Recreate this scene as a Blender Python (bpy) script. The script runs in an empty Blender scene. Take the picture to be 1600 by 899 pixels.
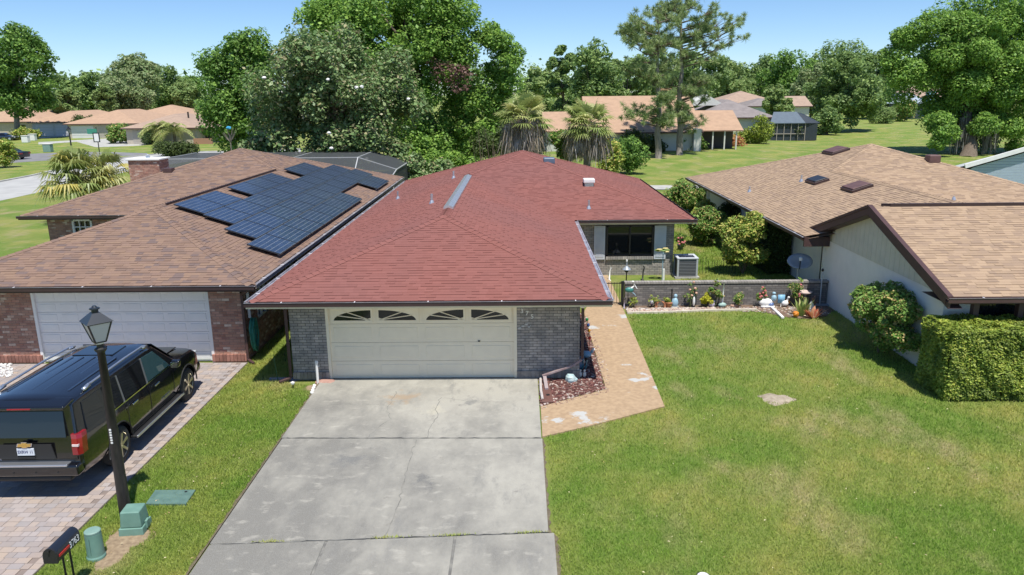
import bpy, bmesh, math, random
import numpy as np
from mathutils import Vector, Matrix
rad = math.radians
S = bpy.context.scene
# ---------------- camera ----------------
FPX, PITCH, YAW, ROLL, CAMH = 1182.0, rad(14.39), rad(.71), rad(-.595), 7.5
_cp,_sp,_cy,_sy,_cr,_sr = math.cos(PITCH),math.sin(PITCH),math.cos(YAW),math.sin(YAW),math.cos(ROLL),math.sin(ROLL)
_f = np.array([-_sy*_cp,_cy*_cp,-_sp]); _r0 = np.array([_cy,_sy,0.]); _u0 = np.cross(_r0,_f)
_r = _cr*_r0+_sr*_u0; _u = -_sr*_r0+_cr*_u0
cd = bpy.data.cameras.new('camera'); cam = bpy.data.objects.new('camera', cd); S.collection.objects.link(cam)
cd.sensor_width = 36; cd.lens = 36*FPX/1600; cd.clip_end = 6000; cd.clip_start = .1
m = Matrix.Identity(4)
for i in range(3):
    m[i][0], m[i][1], m[i][2] = _r[i], _u[i], -_f[i]
m[2][3] = CAMH
cam.matrix_world = m
S.camera = cam
# ---------------- sky, sun, exposure ----------------
ELEV, AZ = rad(69), rad(160.5)
sdir = Vector((math.cos(ELEV)*math.sin(AZ), math.cos(ELEV)*math.cos(AZ), math.sin(ELEV)))
W = bpy.data.worlds.new('World'); S.world = W; W.use_nodes = True
nt = W.node_tree; bg = nt.nodes['Background']
sky = nt.nodes.new('ShaderNodeTexSky'); sky.sky_type = 'NISHITA'; sky.sun_disc = False
sky.sun_elevation = ELEV; sky.sun_rotation = AZ; sky.altitude = 0; sky.air_density = .82; sky.dust_density = 0.; sky.ozone_density = 9.
nt.links.new(sky.outputs[0], bg.inputs[0]); bg.inputs[1].default_value = .082
sl = bpy.data.lights.new('sun','SUN'); sl.energy = 3.45; sl.angle = rad(.53); sl.color = (1,.955,.88)
so = bpy.data.objects.new('sun', sl); S.collection.objects.link(so)
so.rotation_euler = sdir.to_track_quat('Z','Y').to_euler(); so.location = sdir*60
S.view_settings.view_transform = 'Standard'; S.view_settings.look = 'None'; S.view_settings.gamma = 1
S.view_settings.exposure = .80
# ---------------- helpers ----------------
RNG = random.Random(7); NR = np.random.default_rng(11)
COL = S.collection
ABS = {}
def at(x, y, z=0.):
    d = _f*FPX+_r*(x-800)+_u*(449.5-y); k = (z-CAMH)/d[2]; return Vector((d[0]*k, d[1]*k, z))
def aty(x, y, Y):
    d = _f*FPX+_r*(x-800)+_u*(449.5-y); k = Y/d[1]; return Vector((d[0]*k, Y, CAMH+d[2]*k))
def onsurf(px, py, zf, lo=.5, hi=7.2):
    g=lambda z:(lambda q:zf(q.x,q.y)-z)(at(px,py,z))
    zs=[hi-(hi-lo)*k/200 for k in range(201)]
    for a,b in zip(zs[:-1],zs[1:]):
        if g(a)<0<=g(b) or g(a)>0>=g(b):
            for _ in range(30):
                m_=(a+b)/2
                if (g(a)<0)==(g(m_)<0): a=m_
                else: b=m_
            q=at(px,py,a); return Vector((q.x,q.y,a))
    q=at(px,py,3.); return Vector((q.x,q.y,zf(q.x,q.y)))
def link(o, parent=None, loc=(0,0,0)):
    COL.objects.link(o); loc = Vector(loc)
    if parent is not None:
        o.parent = parent; ABS[o.name] = ABS[parent.name].copy()
    else:
        o.location = loc; ABS[o.name] = loc.copy()
    return o
def tag(o, label=None, cat=None, group=None, kind=None):
    if label: o['label'] = label
    if cat: o['category'] = cat
    if group: o['group'] = group
    if kind: o['kind'] = kind
    return o
def thing(name, label, cat, loc=(0,0,0), rz=0., group=None, kind=None):
    o = bpy.data.objects.new(name, None); o.empty_display_size = .1
    link(o, None, loc); o.rotation_euler[2] = rz
    return tag(o, label, cat, group, kind)
class MB:
    def __init__(s): s.v=[]; s.f=[]; s.r=[]
    def add(s, vs, fs, r=None):
        b=len(s.v); s.v += [tuple(p) for p in vs]; s.f += [tuple(i+b for i in q) for q in fs]
        s.r += [(RNG.random() if r is None else r)]*len(fs); return s
    def box(s, x0,x1,y0,y1,z0,z1, r=None):
        return s.add([(x0,y0,z0),(x1,y0,z0),(x1,y1,z0),(x0,y1,z0),(x0,y0,z1),(x1,y0,z1),(x1,y1,z1),(x0,y1,z1)],
          [(3,2,1,0),(4,5,6,7),(0,1,5,4),(1,2,6,5),(2,3,7,6),(3,0,4,7)], r)
    def obox(s, c, h, M3, r=None):      # oriented box: centre, half sizes, 3x3
        c=Vector(c); P=[c+M3@Vector((sx*h[0],sy*h[1],sz*h[2])) for sz in(-1,1) for sx,sy in((-1,-1),(1,-1),(1,1),(-1,1))]
        return s.add(P,[(3,2,1,0),(4,5,6,7),(0,1,5,4),(1,2,6,5),(2,3,7,6),(3,0,4,7)], r)
    def bar(s, a, b, w, h=None, up=(0,0,1)):
        a=Vector(a); b=Vector(b); d=(b-a); L=d.length; d.normalize(); up=Vector(up)
        if abs(d.dot(up))>.99: up=Vector((0,1,0))
        x=d.cross(up).normalized(); z=x.cross(d)
        M3=Matrix((x,d,z)).transposed(); return s.obox((a+b)/2,(w/2,L/2,(h or w)/2),M3)
    def tube(s, pts, rs, n=8, cap=True):
        pts=[Vector(p) for p in pts]
        if not hasattr(rs,'__len__'): rs=[rs]*len(pts)
        vs=[]; fs=[]; t0=(pts[1]-pts[0]).normalized(); ref=Vector((0,0,1)) if abs(t0.z)<.9 else Vector((1,0,0))
        for i,p in enumerate(pts):
            t=(pts[min(i+1,len(pts)-1)]-pts[max(i-1,0)]).normalized()
            x=t.cross(ref).normalized(); y=x.cross(t)
            for k in range(n):
                a=2*math.pi*k/n; vs.append(p+(x*math.cos(a)+y*math.sin(a))*rs[i])
        for i in range(len(pts)-1):
            for k in range(n): fs.append((i*n+k,i*n+(k+1)%n,(i+1)*n+(k+1)%n,(i+1)*n+k))
        if cap: fs.append(tuple(range(n))); fs.append(tuple(reversed([(len(pts)-1)*n+k for k in range(n)])))
        return s.add(vs,fs)
    def lathe(s, prof, c=(0,0,0), n=16, axis='z', r=None):   # prof [(r,z)]
        c=Vector(c); vs=[]; fs=[]
        for (q,z) in prof:
            for k in range(n):
                a=2*math.pi*k/n; x,y=q*math.cos(a),q*math.sin(a)
                vs.append(c+(Vector((x,y,z)) if axis=='z' else Vector((z,x,y)) if axis=='x' else Vector((x,z,y))))
        for i in range(len(prof)-1):
            for k in range(n): fs.append((i*n+k,i*n+(k+1)%n,(i+1)*n+(k+1)%n,(i+1)*n+k))
        fs.append(tuple(reversed(range(n)))); fs.append(tuple((len(prof)-1)*n+k for k in range(n)))
        return s.add(vs,fs,r)
    def poly(s, pts, r=None): return s.add(pts,[tuple(range(len(pts)))],r)
    def prism(s, pts, off, r=None):    # polygon extruded by vector
        n=len(pts); off=Vector(off); q=[Vector(p) for p in pts]
        return s.add(q+[p+off for p in q],[tuple(reversed(range(n))),tuple(range(n,2*n))]+[(i,(i+1)%n,(i+1)%n+n,i+n) for i in range(n)],r)
    def blob(s, c, rx, ry, rz, n=8, k=5, jit=0., r=None):
        c=Vector(c); vs=[c+Vector((0,0,-rz))]; fs=[]
        for i in range(1,k):
            t=math.pi*i/k
            for j in range(n):
                a=2*math.pi*j/n; q=1+RNG.uniform(-jit,jit)
                vs.append(c+Vector((rx*q*math.sin(t)*math.cos(a),ry*q*math.sin(t)*math.sin(a),-rz*q*math.cos(t))))
        vs.append(c+Vector((0,0,rz))); L=len(vs)-1
        for j in range(n):
            fs.append((0,1+(j+1)%n,1+j)); fs.append((L,L-n+j,L-n+(j+1)%n))
        for i in range(k-2):
            for j in range(n): fs.append((1+i*n+j,1+i*n+(j+1)%n,1+(i+1)*n+(j+1)%n,1+(i+1)*n+j))
        return s.add(vs,fs,r)
def mesh_of(name, v, f, mat, r=None, smooth=False):
    me=bpy.data.meshes.new(name); me.from_pydata([tuple(p) for p in v],[],f)
    if r is not None and len(r)==len(me.polygons):
        a=me.attributes.new('rnd','FLOAT','FACE'); a.data.foreach_set('value',np.array(r,dtype=np.float32))
    if smooth: me.polygons.foreach_set('use_smooth',[True]*len(me.polygons))
    if mat: me.materials.append(mat)
    me.update(); return me
def build(mb, name, mat, parent=None, smooth=False, local=False, base=None, bevel=0, label=None, cat=None, group=None, kind=None):
    v=mb.v
    if parent is not None: off=Vector((0,0,0)) if local else ABS[parent.name]
    else:
        if base is None:
            A=np.array(v); base=((A[:,0].min()+A[:,0].max())/2,(A[:,1].min()+A[:,1].max())/2,A[:,2].min())
        off=Vector((0,0,0)) if local else Vector(base)
    v=[(p[0]-off[0],p[1]-off[1],p[2]-off[2]) for p in v]
    o=bpy.data.objects.new(name, mesh_of(name,v,mb.f,mat,mb.r,smooth)); link(o,parent,base if parent is None else (0,0,0))
    if bevel:
        b=o.modifiers.new('bevel','BEVEL'); b.width=bevel; b.segments=2; b.limit_method='ANGLE'; b.angle_limit=rad(35)
        o.data.polygons.foreach_set('use_smooth',[True]*len(o.data.polygons))
        w=o.modifiers.new('wn','WEIGHTED_NORMAL'); w.keep_sharp=True
    if smooth=='auto': pass
    return tag(o,label,cat,group,kind)
def np_mesh(name, V, nper, mat, parent=None, r=None, label=None, cat=None, group=None, kind=None, base=None):
    # V: (N*nper,3) independent n-gons
    N=len(V)//nper; off=np.array(ABS[parent.name]) if parent is not None else np.array(base if base is not None else (0,0,0),float)
    me=bpy.data.meshes.new(name); me.vertices.add(len(V)); me.vertices.foreach_set('co',(V-off).astype(np.float32).ravel())
    me.loops.add(len(V)); me.loops.foreach_set('vertex_index',np.arange(len(V),dtype=np.int32))
    me.polygons.add(N); me.polygons.foreach_set('loop_start',np.arange(0,len(V),nper,dtype=np.int32)); 
    try: me.polygons.foreach_set('loop_total',np.full(N,nper,dtype=np.int32))
    except Exception: pass
    if r is None: r=NR.random(N)
    a=me.attributes.new('rnd','FLOAT','FACE'); a.data.foreach_set('value',np.asarray(r,dtype=np.float32))
    me.materials.append(mat); me.update(calc_edges=True); me.validate()
    o=bpy.data.objects.new(name,me); link(o,parent,off if parent is None else (0,0,0))
    return tag(o,label,cat,group,kind)
def text_part(body, name, mat, parent, size, M4, extr=.004, sx=1.):
    c=bpy.data.curves.new(name,'FONT'); c.body=body; c.size=size; c.extrude=extr; c.align_x='CENTER'; c.align_y='CENTER'
    t=bpy.data.objects.new('tmp',c); COL.objects.link(t); dg=bpy.context.evaluated_depsgraph_get()
    me=bpy.data.meshes.new_from_object(t.evaluated_get(dg)); bpy.data.objects.remove(t)
    me.transform(Matrix.Diagonal((sx,1,1,1))); me.transform(M4); me.materials.clear(); me.materials.append(mat)
    o=bpy.data.objects.new(name,me); return link(o,parent)
def frame4(o,x,y):
    x=Vector(x).normalized(); y=Vector(y).normalized(); z=x.cross(y)
    M4=Matrix((x,y,z)).transposed().to_4x4(); M4.translation=Vector(o); return M4
# ---------------- materials ----------------
MATS={}
def M(name, c1, c2=None, scale=4., rough=.8, bump=0., bscale=None, metal=0., ramp=None, rv=0., spec=.5, det=4., lo=.35, hi=.65, trans=0., coat=0., stretch=None, c3=None, s3=.5, alpha=1.):
    if name in MATS: return MATS[name]
    mt=bpy.data.materials.new(name); mt.use_nodes=True; n=mt.node_tree.nodes; L=mt.node_tree.links; P=n['Principled BSDF']
    geo=n.new('ShaderNodeNewGeometry'); pos=geo.outputs['Position']
    if stretch:
        mp=n.new('ShaderNodeMapping'); mp.inputs['Scale'].default_value=stretch; L.new(pos,mp.inputs[0]); pos=mp.outputs[0]
    def noise(sc,d=det):
        q=n.new('ShaderNodeTexNoise'); q.inputs['Scale'].default_value=sc; q.inputs['Detail'].default_value=d; L.new(pos,q.inputs['Vector']); return q.outputs['Fac']
    def mrange(v,a,b,c=0.,d=1.):
        q=n.new('ShaderNodeMapRange'); L.new(v,q.inputs[0]); q.inputs[1].default_value=a; q.inputs[2].default_value=b; q.inputs[3].default_value=c; q.inputs[4].default_value=d; return q.outputs[0]
    def mix(f,a,b,mode='MIX'):
        q=n.new('ShaderNodeMix'); q.data_type='RGBA'; q.blend_type=mode
        if isinstance(f,float): q.inputs[0].default_value=f
        else: L.new(f,q.inputs[0])
        for k,c in((6,a),(7,b)):
            if isinstance(c,tuple): q.inputs[k].default_value=(*c,1)
            else: L.new(c,q.inputs[k])
        return q.outputs[2]
    rnd=None
    if ramp or rv:
        at_=n.new('ShaderNodeAttribute'); at_.attribute_name='rnd'; oi=n.new('ShaderNodeObjectInfo')
        ad=n.new('ShaderNodeMath'); ad.operation='ADD'; L.new(at_.outputs['Fac'],ad.inputs[0]); L.new(oi.outputs['Random'],ad.inputs[1])
        fr=n.new('ShaderNodeMath'); fr.operation='FRACT'; L.new(ad.outputs[0],fr.inputs[0]); rnd=fr.outputs[0]
    col=c1
    if ramp:
        cr=n.new('ShaderNodeValToRGB'); e=cr.color_ramp; e.interpolation='CONSTANT'
        while len(e.elements)<len(ramp): e.elements.new(.5)
        for i,c in enumerate(ramp): e.elements[i].position=i/len(ramp); e.elements[i].color=(*c,1)
        L.new(rnd,cr.inputs[0]); col=cr.outputs[0]
    if c2: col=mix(mrange(noise(scale),lo,hi),col,c2)
    if c3: col=mix(mrange(noise(s3,3.),.45,.7),col,c3)
    if rv:
        k=mrange(rnd,0.,1.,1-rv,1+rv); cb=n.new('ShaderNodeCombineColor')
        for i in range(3): L.new(k,cb.inputs[i])
        col=mix(1.,col,cb.outputs[0],'MULTIPLY')
    if isinstance(col,tuple): P.inputs['Base Color'].default_value=(*col,1)
    else: L.new(col,P.inputs['Base Color'])
    P.inputs['Roughness'].default_value=rough; P.inputs['Metallic'].default_value=metal; P.inputs['Specular IOR Level'].default_value=spec
    if coat: P.inputs['Coat Weight'].default_value=coat; P.inputs['Coat Roughness'].default_value=.03
    if alpha<1: P.inputs['Alpha'].default_value=alpha
    if bump:
        b=n.new('ShaderNodeBump'); b.inputs['Strength'].default_value=bump; b.inputs['Distance'].default_value=.02
        L.new(noise(bscale or scale*6,3.),b.inputs['Height']); L.new(b.outputs[0],P.inputs['Normal'])
    if trans:
        T=n.new('ShaderNodeBsdfTranslucent'); mx=n.new('ShaderNodeMixShader'); mx.inputs[0].default_value=trans
        if isinstance(col,tuple): T.inputs[0].default_value=(*col,1)
        else: L.new(col,T.inputs[0])
        L.new(P.outputs[0],mx.inputs[1]); L.new(T.outputs[0],mx.inputs[2]); L.new(mx.outputs[0],n['Material Output'].inputs[0])
    MATS[name]=mt; return mt
def leafmat(name, cols, trans=.42, rough=.55, c3=None, s3=.3, k=2.55):
    cols=[(min(.55,c[0]*k*1.17),min(.55,c[1]*k*1.03),min(.5,c[2]*k*1.2)) for c in cols]
    return M(name, cols[0], ramp=cols, rv=.25, rough=rough, trans=trans, spec=.35, c3=c3, s3=s3)
# ---------------- palette ----------------
def grassmat(name, fine=True):
    mt=bpy.data.materials.new(name); mt.use_nodes=True; n=mt.node_tree.nodes; L=mt.node_tree.links; P=n['Principled BSDF']
    geo=n.new('ShaderNodeNewGeometry')
    def noise(sc,d,st=None):
        src=geo.outputs['Position']
        if st:
            mp=n.new('ShaderNodeMapping'); mp.inputs['Scale'].default_value=st; L.new(src,mp.inputs[0]); src=mp.outputs[0]
        q=n.new('ShaderNodeTexNoise'); q.inputs['Scale'].default_value=sc; q.inputs['Detail'].default_value=d; L.new(src,q.inputs['Vector']); return q.outputs['Fac']
    def mix(f,a,b,lo,hi):
        r=n.new('ShaderNodeMapRange'); L.new(f,r.inputs[0]); r.inputs[1].default_value=lo; r.inputs[2].default_value=hi
        q=n.new('ShaderNodeMix'); q.data_type='RGBA'; L.new(r.outputs[0],q.inputs[0])
        for k,c in((6,a),(7,b)):
            if isinstance(c,tuple): q.inputs[k].default_value=(*c,1)
            else: L.new(c,q.inputs[k])
        return q.outputs[2]
    col=mix(noise(.33,4),(.240,.390,.056),(.500,.505,.130),.43,.62)
    col=mix(noise(1.6,4),col,(.360,.460,.095),.48,.72)
    col=mix(noise(.62,7,(1,.55,1)),col,(.600,.525,.250),.54,.74)
    wv=n.new('ShaderNodeTexWave'); wv.inputs['Scale'].default_value=.55; wv.inputs['Distortion'].default_value=1.2; wv.inputs['Detail'].default_value=2; mpw=n.new('ShaderNodeMapping'); mpw.inputs['Rotation'].default_value=(0,0,.55); L.new(geo.outputs['Position'],mpw.inputs[0]); L.new(mpw.outputs[0],wv.inputs['Vector'])
    col=mix(wv.outputs['Fac'],col,(.25,.37,.06),.35,2.6)
    col=mix(noise(22,3),col,(.140,.290,.040),.58,.84)
    col=mix(noise(95,2),col,(.380,.420,.160),.56,.80)
    if fine:
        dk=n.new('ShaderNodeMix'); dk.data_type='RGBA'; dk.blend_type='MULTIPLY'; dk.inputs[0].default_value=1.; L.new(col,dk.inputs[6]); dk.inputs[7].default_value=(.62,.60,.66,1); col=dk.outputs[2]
    if not fine:
        at_=n.new('ShaderNodeAttribute'); at_.attribute_name='rnd'
        col=mix(at_.outputs['Fac'],col,(.45,.48,.20),.70,1.25)
    L.new(col,P.inputs['Base Color']); P.inputs['Roughness'].default_value=.75; P.inputs['Specular IOR Level'].default_value=.2
    if fine:
        b=n.new('ShaderNodeBump'); b.inputs['Strength'].default_value=.9; b.inputs['Distance'].default_value=.05
        L.new(noise(60,3),b.inputs['Height']); L.new(b.outputs[0],P.inputs['Normal'])
    else:
        T=n.new('ShaderNodeBsdfTranslucent'); mx=n.new('ShaderNodeMixShader'); mx.inputs[0].default_value=.4
        L.new(col,T.inputs[0]); L.new(P.outputs[0],mx.inputs[1]); L.new(T.outputs[0],mx.inputs[2]); L.new(mx.outputs[0],n['Material Output'].inputs[0])
    return mt
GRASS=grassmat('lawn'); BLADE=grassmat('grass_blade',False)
def concmat():
    mt=bpy.data.materials.new('driveway_concrete'); mt.use_nodes=True; n=mt.node_tree.nodes; L=mt.node_tree.links; P=n['Principled BSDF']; g=n.new('ShaderNodeNewGeometry')
    def noise(sc,d,st=(1,1,1),ro=.55):
        mp=n.new('ShaderNodeMapping'); mp.inputs['Scale'].default_value=st; L.new(g.outputs['Position'],mp.inputs[0]); q=n.new('ShaderNodeTexNoise'); q.inputs['Scale'].default_value=sc; q.inputs['Detail'].default_value=d; q.inputs['Roughness'].default_value=ro; q.inputs['Distortion'].default_value=.12; L.new(mp.outputs[0],q.inputs['Vector']); return q.outputs['Fac']
    def mr(f,a,b,c=0.,d=1.):
        r=n.new('ShaderNodeMapRange'); L.new(f,r.inputs[0]); r.inputs[1].default_value=a; r.inputs[2].default_value=b; r.inputs[3].default_value=c; r.inputs[4].default_value=d; return r.outputs[0]
    def mix(f,a,b):
        q=n.new('ShaderNodeMix'); q.data_type='RGBA'; L.new(f,q.inputs[0])
        for k,c in((6,a),(7,b)):
            if isinstance(c,tuple): q.inputs[k].default_value=(*c,1)
            else: L.new(c,q.inputs[k])
        return q.outputs[2]
    def add(a,b):
        q=n.new('ShaderNodeMath'); q.operation='ADD'; L.new(a,q.inputs[0]); L.new(b,q.inputs[1]); return q.outputs[0]
    sp=n.new('ShaderNodeSeparateXYZ'); L.new(g.outputs['Position'],sp.inputs[0])
    wear=add(noise(.6,12,(1.1,.7,1),.70),add(mr(sp.outputs[0],-5.4,.4,.09,-.10),mr(sp.outputs[1],10.,19.2,.10,-.12)))
    col=mix(mr(wear,.33,.62),(.375,.358,.305),(.185,.178,.157))
    col=mix(mr(noise(2.6,8,(1,1.6,1),.65),.56,.76),col,(.41,.39,.335))
    col=mix(mr(noise(1.3,12,(1.5,.55,1),.75),.54,.72),col,(.19,.186,.17))
    for (cx,cy),rr,cc in(((-3.0,17.9),.75,(.33,.24,.15)),((-2.2,17.1),.55,(.46,.43,.34)),((-1.9,13.6),.5,(.12,.12,.115)),((-3.6,14.6),.7,(.14,.142,.138)),((-1.2,17.6),.5,(.16,.16,.155))):
        vm=n.new('ShaderNodeVectorMath'); vm.operation='DISTANCE'; L.new(g.outputs['Position'],vm.inputs[0]); vm.inputs[1].default_value=(cx,cy,.04)
        dd=add(mr(vm.outputs['Value'],0,rr,.55,-.25),mr(noise(3.2,8,(1,1,1),.7),.3,.7,-.5,.5)); col=mix(mr(dd,.1,.5,0.,.8),col,cc)
    col=mix(mr(noise(70,2),.45,.8),col,(.28,.28,.265))
    L.new(col,P.inputs['Base Color']); P.inputs['Roughness'].default_value=.9; P.inputs['Specular IOR Level'].default_value=.25
    b=n.new('ShaderNodeBump'); b.inputs['Strength'].default_value=.25; b.inputs['Distance'].default_value=.01; L.new(noise(50,4),b.inputs['Height']); L.new(b.outputs[0],P.inputs['Normal'])
    return mt
CONC=concmat()
CONC2=M('plain_concrete',(.46,.455,.42),(.34,.34,.32),scale=1.2,rough=.9,bump=.2,bscale=40)
ROADM=M('street_asphalt',(.42,.42,.405),(.35,.35,.34),scale=.6,rough=.9,bump=.15,bscale=30)
TANWALK=M('aggregate_walk',(.44,.315,.195),(.35,.245,.15),scale=9,rough=.9,bump=.5,bscale=120,det=6)
def peel(mt):
    n=mt.node_tree.nodes; L=mt.node_tree.links; P=n['Principled BSDF']; src=P.inputs['Base Color'].links[0].from_socket
    g=n.new('ShaderNodeNewGeometry'); mp=n.new('ShaderNodeMapping'); mp.inputs['Scale'].default_value=(.75,.8,1); mp.inputs['Location'].default_value=(3.1,.4,0); L.new(g.outputs['Position'],mp.inputs[0])
    q=n.new('ShaderNodeTexNoise'); q.inputs['Scale'].default_value=1.35; q.inputs['Detail'].default_value=7; q.inputs['Roughness'].default_value=.62; L.new(mp.outputs[0],q.inputs['Vector'])
    r=n.new('ShaderNodeMapRange'); r.inputs[1].default_value=.605; r.inputs[2].default_value=.635; L.new(q.outputs['Fac'],r.inputs[0])
    x=n.new('ShaderNodeMix'); x.data_type='RGBA'; L.new(r.outputs[0],x.inputs[0]); L.new(src,x.inputs[6]); x.inputs[7].default_value=(.46,.46,.44,1); L.new(x.outputs[2],P.inputs['Base Color'])
peel(TANWALK)
MULCH=M('red_mulch',(.13,.055,.045),(.07,.035,.03),scale=14,rough=.95,bump=.8,bscale=60)
CHIP=M('mulch_chips',(.15,.06,.05),ramp=[(.17,.065,.055),(.11,.04,.035),(.22,.10,.08),(.30,.22,.18),(.13,.05,.045),(.15,.06,.05),(.34,.28,.25)],rv=.3,rough=.95)
PEBB=M('pebbles',(.5,.4,.3),ramp=[(.52,.45,.38),(.40,.30,.22),(.60,.56,.52),(.30,.17,.13),(.46,.34,.28),(.55,.47,.36),(.24,.20,.19)],rv=.2,rough=.85)
SAND=M('bare_sand',(.40,.34,.26),(.27,.22,.16),scale=9,rough=.95,bump=.6,bscale=40)
REDSH=M('red_shingle',(.24,.09,.08),ramp=[(.248,.101,.085),(.238,.096,.081),(.256,.106,.090),(.230,.093,.079),(.244,.099,.084)],rv=.05,rough=.93,bump=.35,bscale=160,c2=(.232,.097,.083),scale=.7,c3=(.218,.097,.087),s3=.18,spec=.15)
BRSH=M('brown_shingle',(.2,.12,.08),ramp=[(.240,.160,.120),(.220,.146,.113),(.255,.170,.124),(.200,.138,.112),(.242,.161,.121),(.168,.122,.110),(.230,.153,.117),(.215,.143,.112)],rv=.06,rough=.93,bump=.35,bscale=160,spec=.15)
TNSH=M('tan_shingle',(.3,.2,.14),ramp=[(.365,.262,.178),(.343,.246,.169),(.388,.280,.190),(.316,.227,.160),(.365,.262,.180),(.294,.212,.152),(.376,.272,.184)],rv=.05,rough=.93,bump=.35,bscale=160,spec=.15)
GRBR=M('grey_brick',(.15,.14,.135),ramp=[(.41,.37,.325),(.365,.33,.295),(.45,.405,.36),(.325,.30,.27),(.39,.355,.315)],rv=.12,rough=.9,bump=.3,bscale=70,c2=(.26,.245,.23),scale=5)
GRMO=M('grey_mortar',(.050,.048,.048),(.07,.066,.064),scale=8,rough=.95)
RDBR=M('red_brick',(.2,.09,.06),ramp=[(.40,.19,.135),(.33,.155,.115),(.45,.245,.175),(.28,.145,.12),(.42,.21,.145),(.58,.48,.40),(.36,.175,.13)],rv=.2,rough=.9,bump=.3,bscale=70,c2=(.40,.24,.18),scale=6)
RDMO=M('red_mortar',(.32,.25,.21),(.25,.19,.16),scale=8,rough=.95)
WHITE=M('white_paint',(.80,.79,.77),(.74,.73,.71),scale=3,rough=.55)
CREAM=M('cream_door',(.86,.77,.59),(.82,.73,.56),scale=3,rough=.5)
OFFW=M('offwhite_door',(.80,.79,.77),(.76,.75,.73),scale=3,rough=.5)
STUCCO=M('cream_stucco',(.86,.82,.73),(.81,.775,.69),scale=2.5,rough=.9,bump=.25,bscale=80)
DKBR=M('dark_brown_trim',(.055,.030,.028),(.045,.025,.024),scale=4,rough=.45)
PURBR=M('umber_trim',(.085,.045,.042),(.07,.037,.035),scale=4,rough=.5)
ALU=M('gutter_metal',(.62,.60,.62),(.45,.42,.44),scale=3,rough=.35,metal=.6)
GALV=M('galvanised',(.62,.64,.66),(.55,.56,.58),scale=6,rough=.35,metal=.7)
GLASSD=M('dark_glass',(.012,.014,.017),rough=.06,spec=.6,coat=.3)
GLASSW=M('window_glass',(.02,.022,.022),rough=.08,spec=.5)
BLACK=M('black_metal',(.012,.012,.013),(.02,.02,.021),scale=9,rough=.4)
BRONZE=M('bronze_frame',(.028,.022,.020),rough=.45)
SHUT=M('pale_shutter',(.60,.63,.68),(.55,.58,.63),scale=4,rough=.6)
PAVM=M('paver',(.3,.22,.18),ramp=[(.35,.285,.245),(.31,.268,.245),(.385,.31,.255),(.29,.265,.26),(.37,.295,.235),(.335,.297,.28)],rv=.08,rough=.92,bump=.3,bscale=70,c2=(.33,.285,.27),scale=3,hi=.8)
PAVJ=M('paver_sand_joint',(.24,.19,.165),(.19,.155,.135),scale=6,rough=.95)
CRACK=M('crack_fill',(.13,.128,.12),(.24,.235,.21),scale=5,rough=.95)
# ---------------- ground ----------------
def sheet(name, pts, z, mat, kind='structure', sub=0):
    mb=MB(); mb.poly([(p[0],p[1],z) for p in pts]); return build(mb,name,mat,kind=kind,base=(0,0,0))
def hz(x,y):   # gentle berms of the far lawn
    k=min(1,max(0,(y-62)/35))*min(1,max(0,(x+2)/16)); 
    return k*(.55*math.sin(x*.075+1.1)*math.cos(y*.045+.6)+.45)
gx=sorted(set([-3000,-1500,-700,-350,-200,-140]+list(range(-100,161,6))+[200,300,600,1500,3000])); gy=sorted(set([-60,-20]+list(range(0,230,6))+[260,320,450,800,1600,4000]))
mb=MB(); mb.v=[(x,y,hz(x,y) if y<229 and x<161 else 0) for y in gy for x in gx]
mb.f=[(j*len(gx)+i,j*len(gx)+i+1,(j+1)*len(gx)+i+1,(j+1)*len(gx)+i) for j in range(len(gy)-1) for i in range(len(gx)-1)]; mb.r=[0]*len(mb.f)
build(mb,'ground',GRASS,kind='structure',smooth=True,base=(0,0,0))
# street behind the left house (curving), back path
near=[at(-160,352),at(0,314),at(60,301),at(130,284),at(210,266),at(300,252),at(360,246.5),at(470,241)]
far=[at(470,233),at(390,236),at(300,238),at(250,241),at(190,247),at(120,259),at(50,275),at(0,284.5),at(-160,312)]
sheet('street',near+far,.006,ROADM)
mb=MB()
for a,b in zip(far[:-1],far[1:]): mb.bar((a.x,a.y,.05),(b.x,b.y,.05),.3,.12)
build(mb,'kerb',CONC2,kind='structure',base=(0,0,0))
sheet('side_street',[at(-60,262),at(0,256),at(100,249.5),at(175,244),at(230,243.5),at(230,239.5),at(150,237.5),at(60,240),at(0,243),at(-60,246)],.008,M('dark_asphalt',(.22,.22,.225),(.17,.17,.175),scale=.7,rough=.9))
sheet('driveway_apron',[at(120,222),at(190,217),at(245,217),at(330,216.5),at(330,219),at(215,228),at(150,230.5)],.010,CONC2)
sheet('path',[at(1008,290.5),at(1100,291),at(1180,292.5),at(1180,299),at(1100,298),at(1015,297)],.05,CONC2)
for q in ([at(60,226),at(170,218.5),at(170,216.5),at(60,222.5)],[at(20,219),at(120,212.5),at(120,211),at(20,216.5)]): sheet('front_walk',q,.012,CONC2)
# concrete driveway of separate slabs
dr=thing('driveway',None,None,(-2.5,14,0),kind='structure')
XL,XR=-5.42,.43
slabs=[(XL,XR,15.56,19.25),(XL+.02,XR+.02,11.83,15.52),(XL+.03,-3.42,7.5,11.79),(-3.38,-1.20,7.5,11.79),(-1.16,XR+.12,7.5,11.79)]
def jy(x,y):
    if abs(y-11.81)<.05: return y-.02-.33*(XR-x)/(XR-XL)
    if abs(y-15.54)<.05: return y+.06*(XR-x)/(XR-XL)
    return y
for i,(x0,x1,y0,y1) in enumerate(slabs):
    mb=MB().prism([(x0,jy(x0,y0),-.1),(x1,jy(x1,y0),-.1),(x1,jy(x1,y1),-.1),(x0,jy(x0,y1),-.1)],(0,0,.145-.004*(i>0))); build(mb,'slab',CONC,dr,bevel=.012)
mb=MB().box(XL+.05,XR-.02,7.5,19.2,-.1,.026); build(mb,'joint_bed',CRACK,dr)
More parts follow.
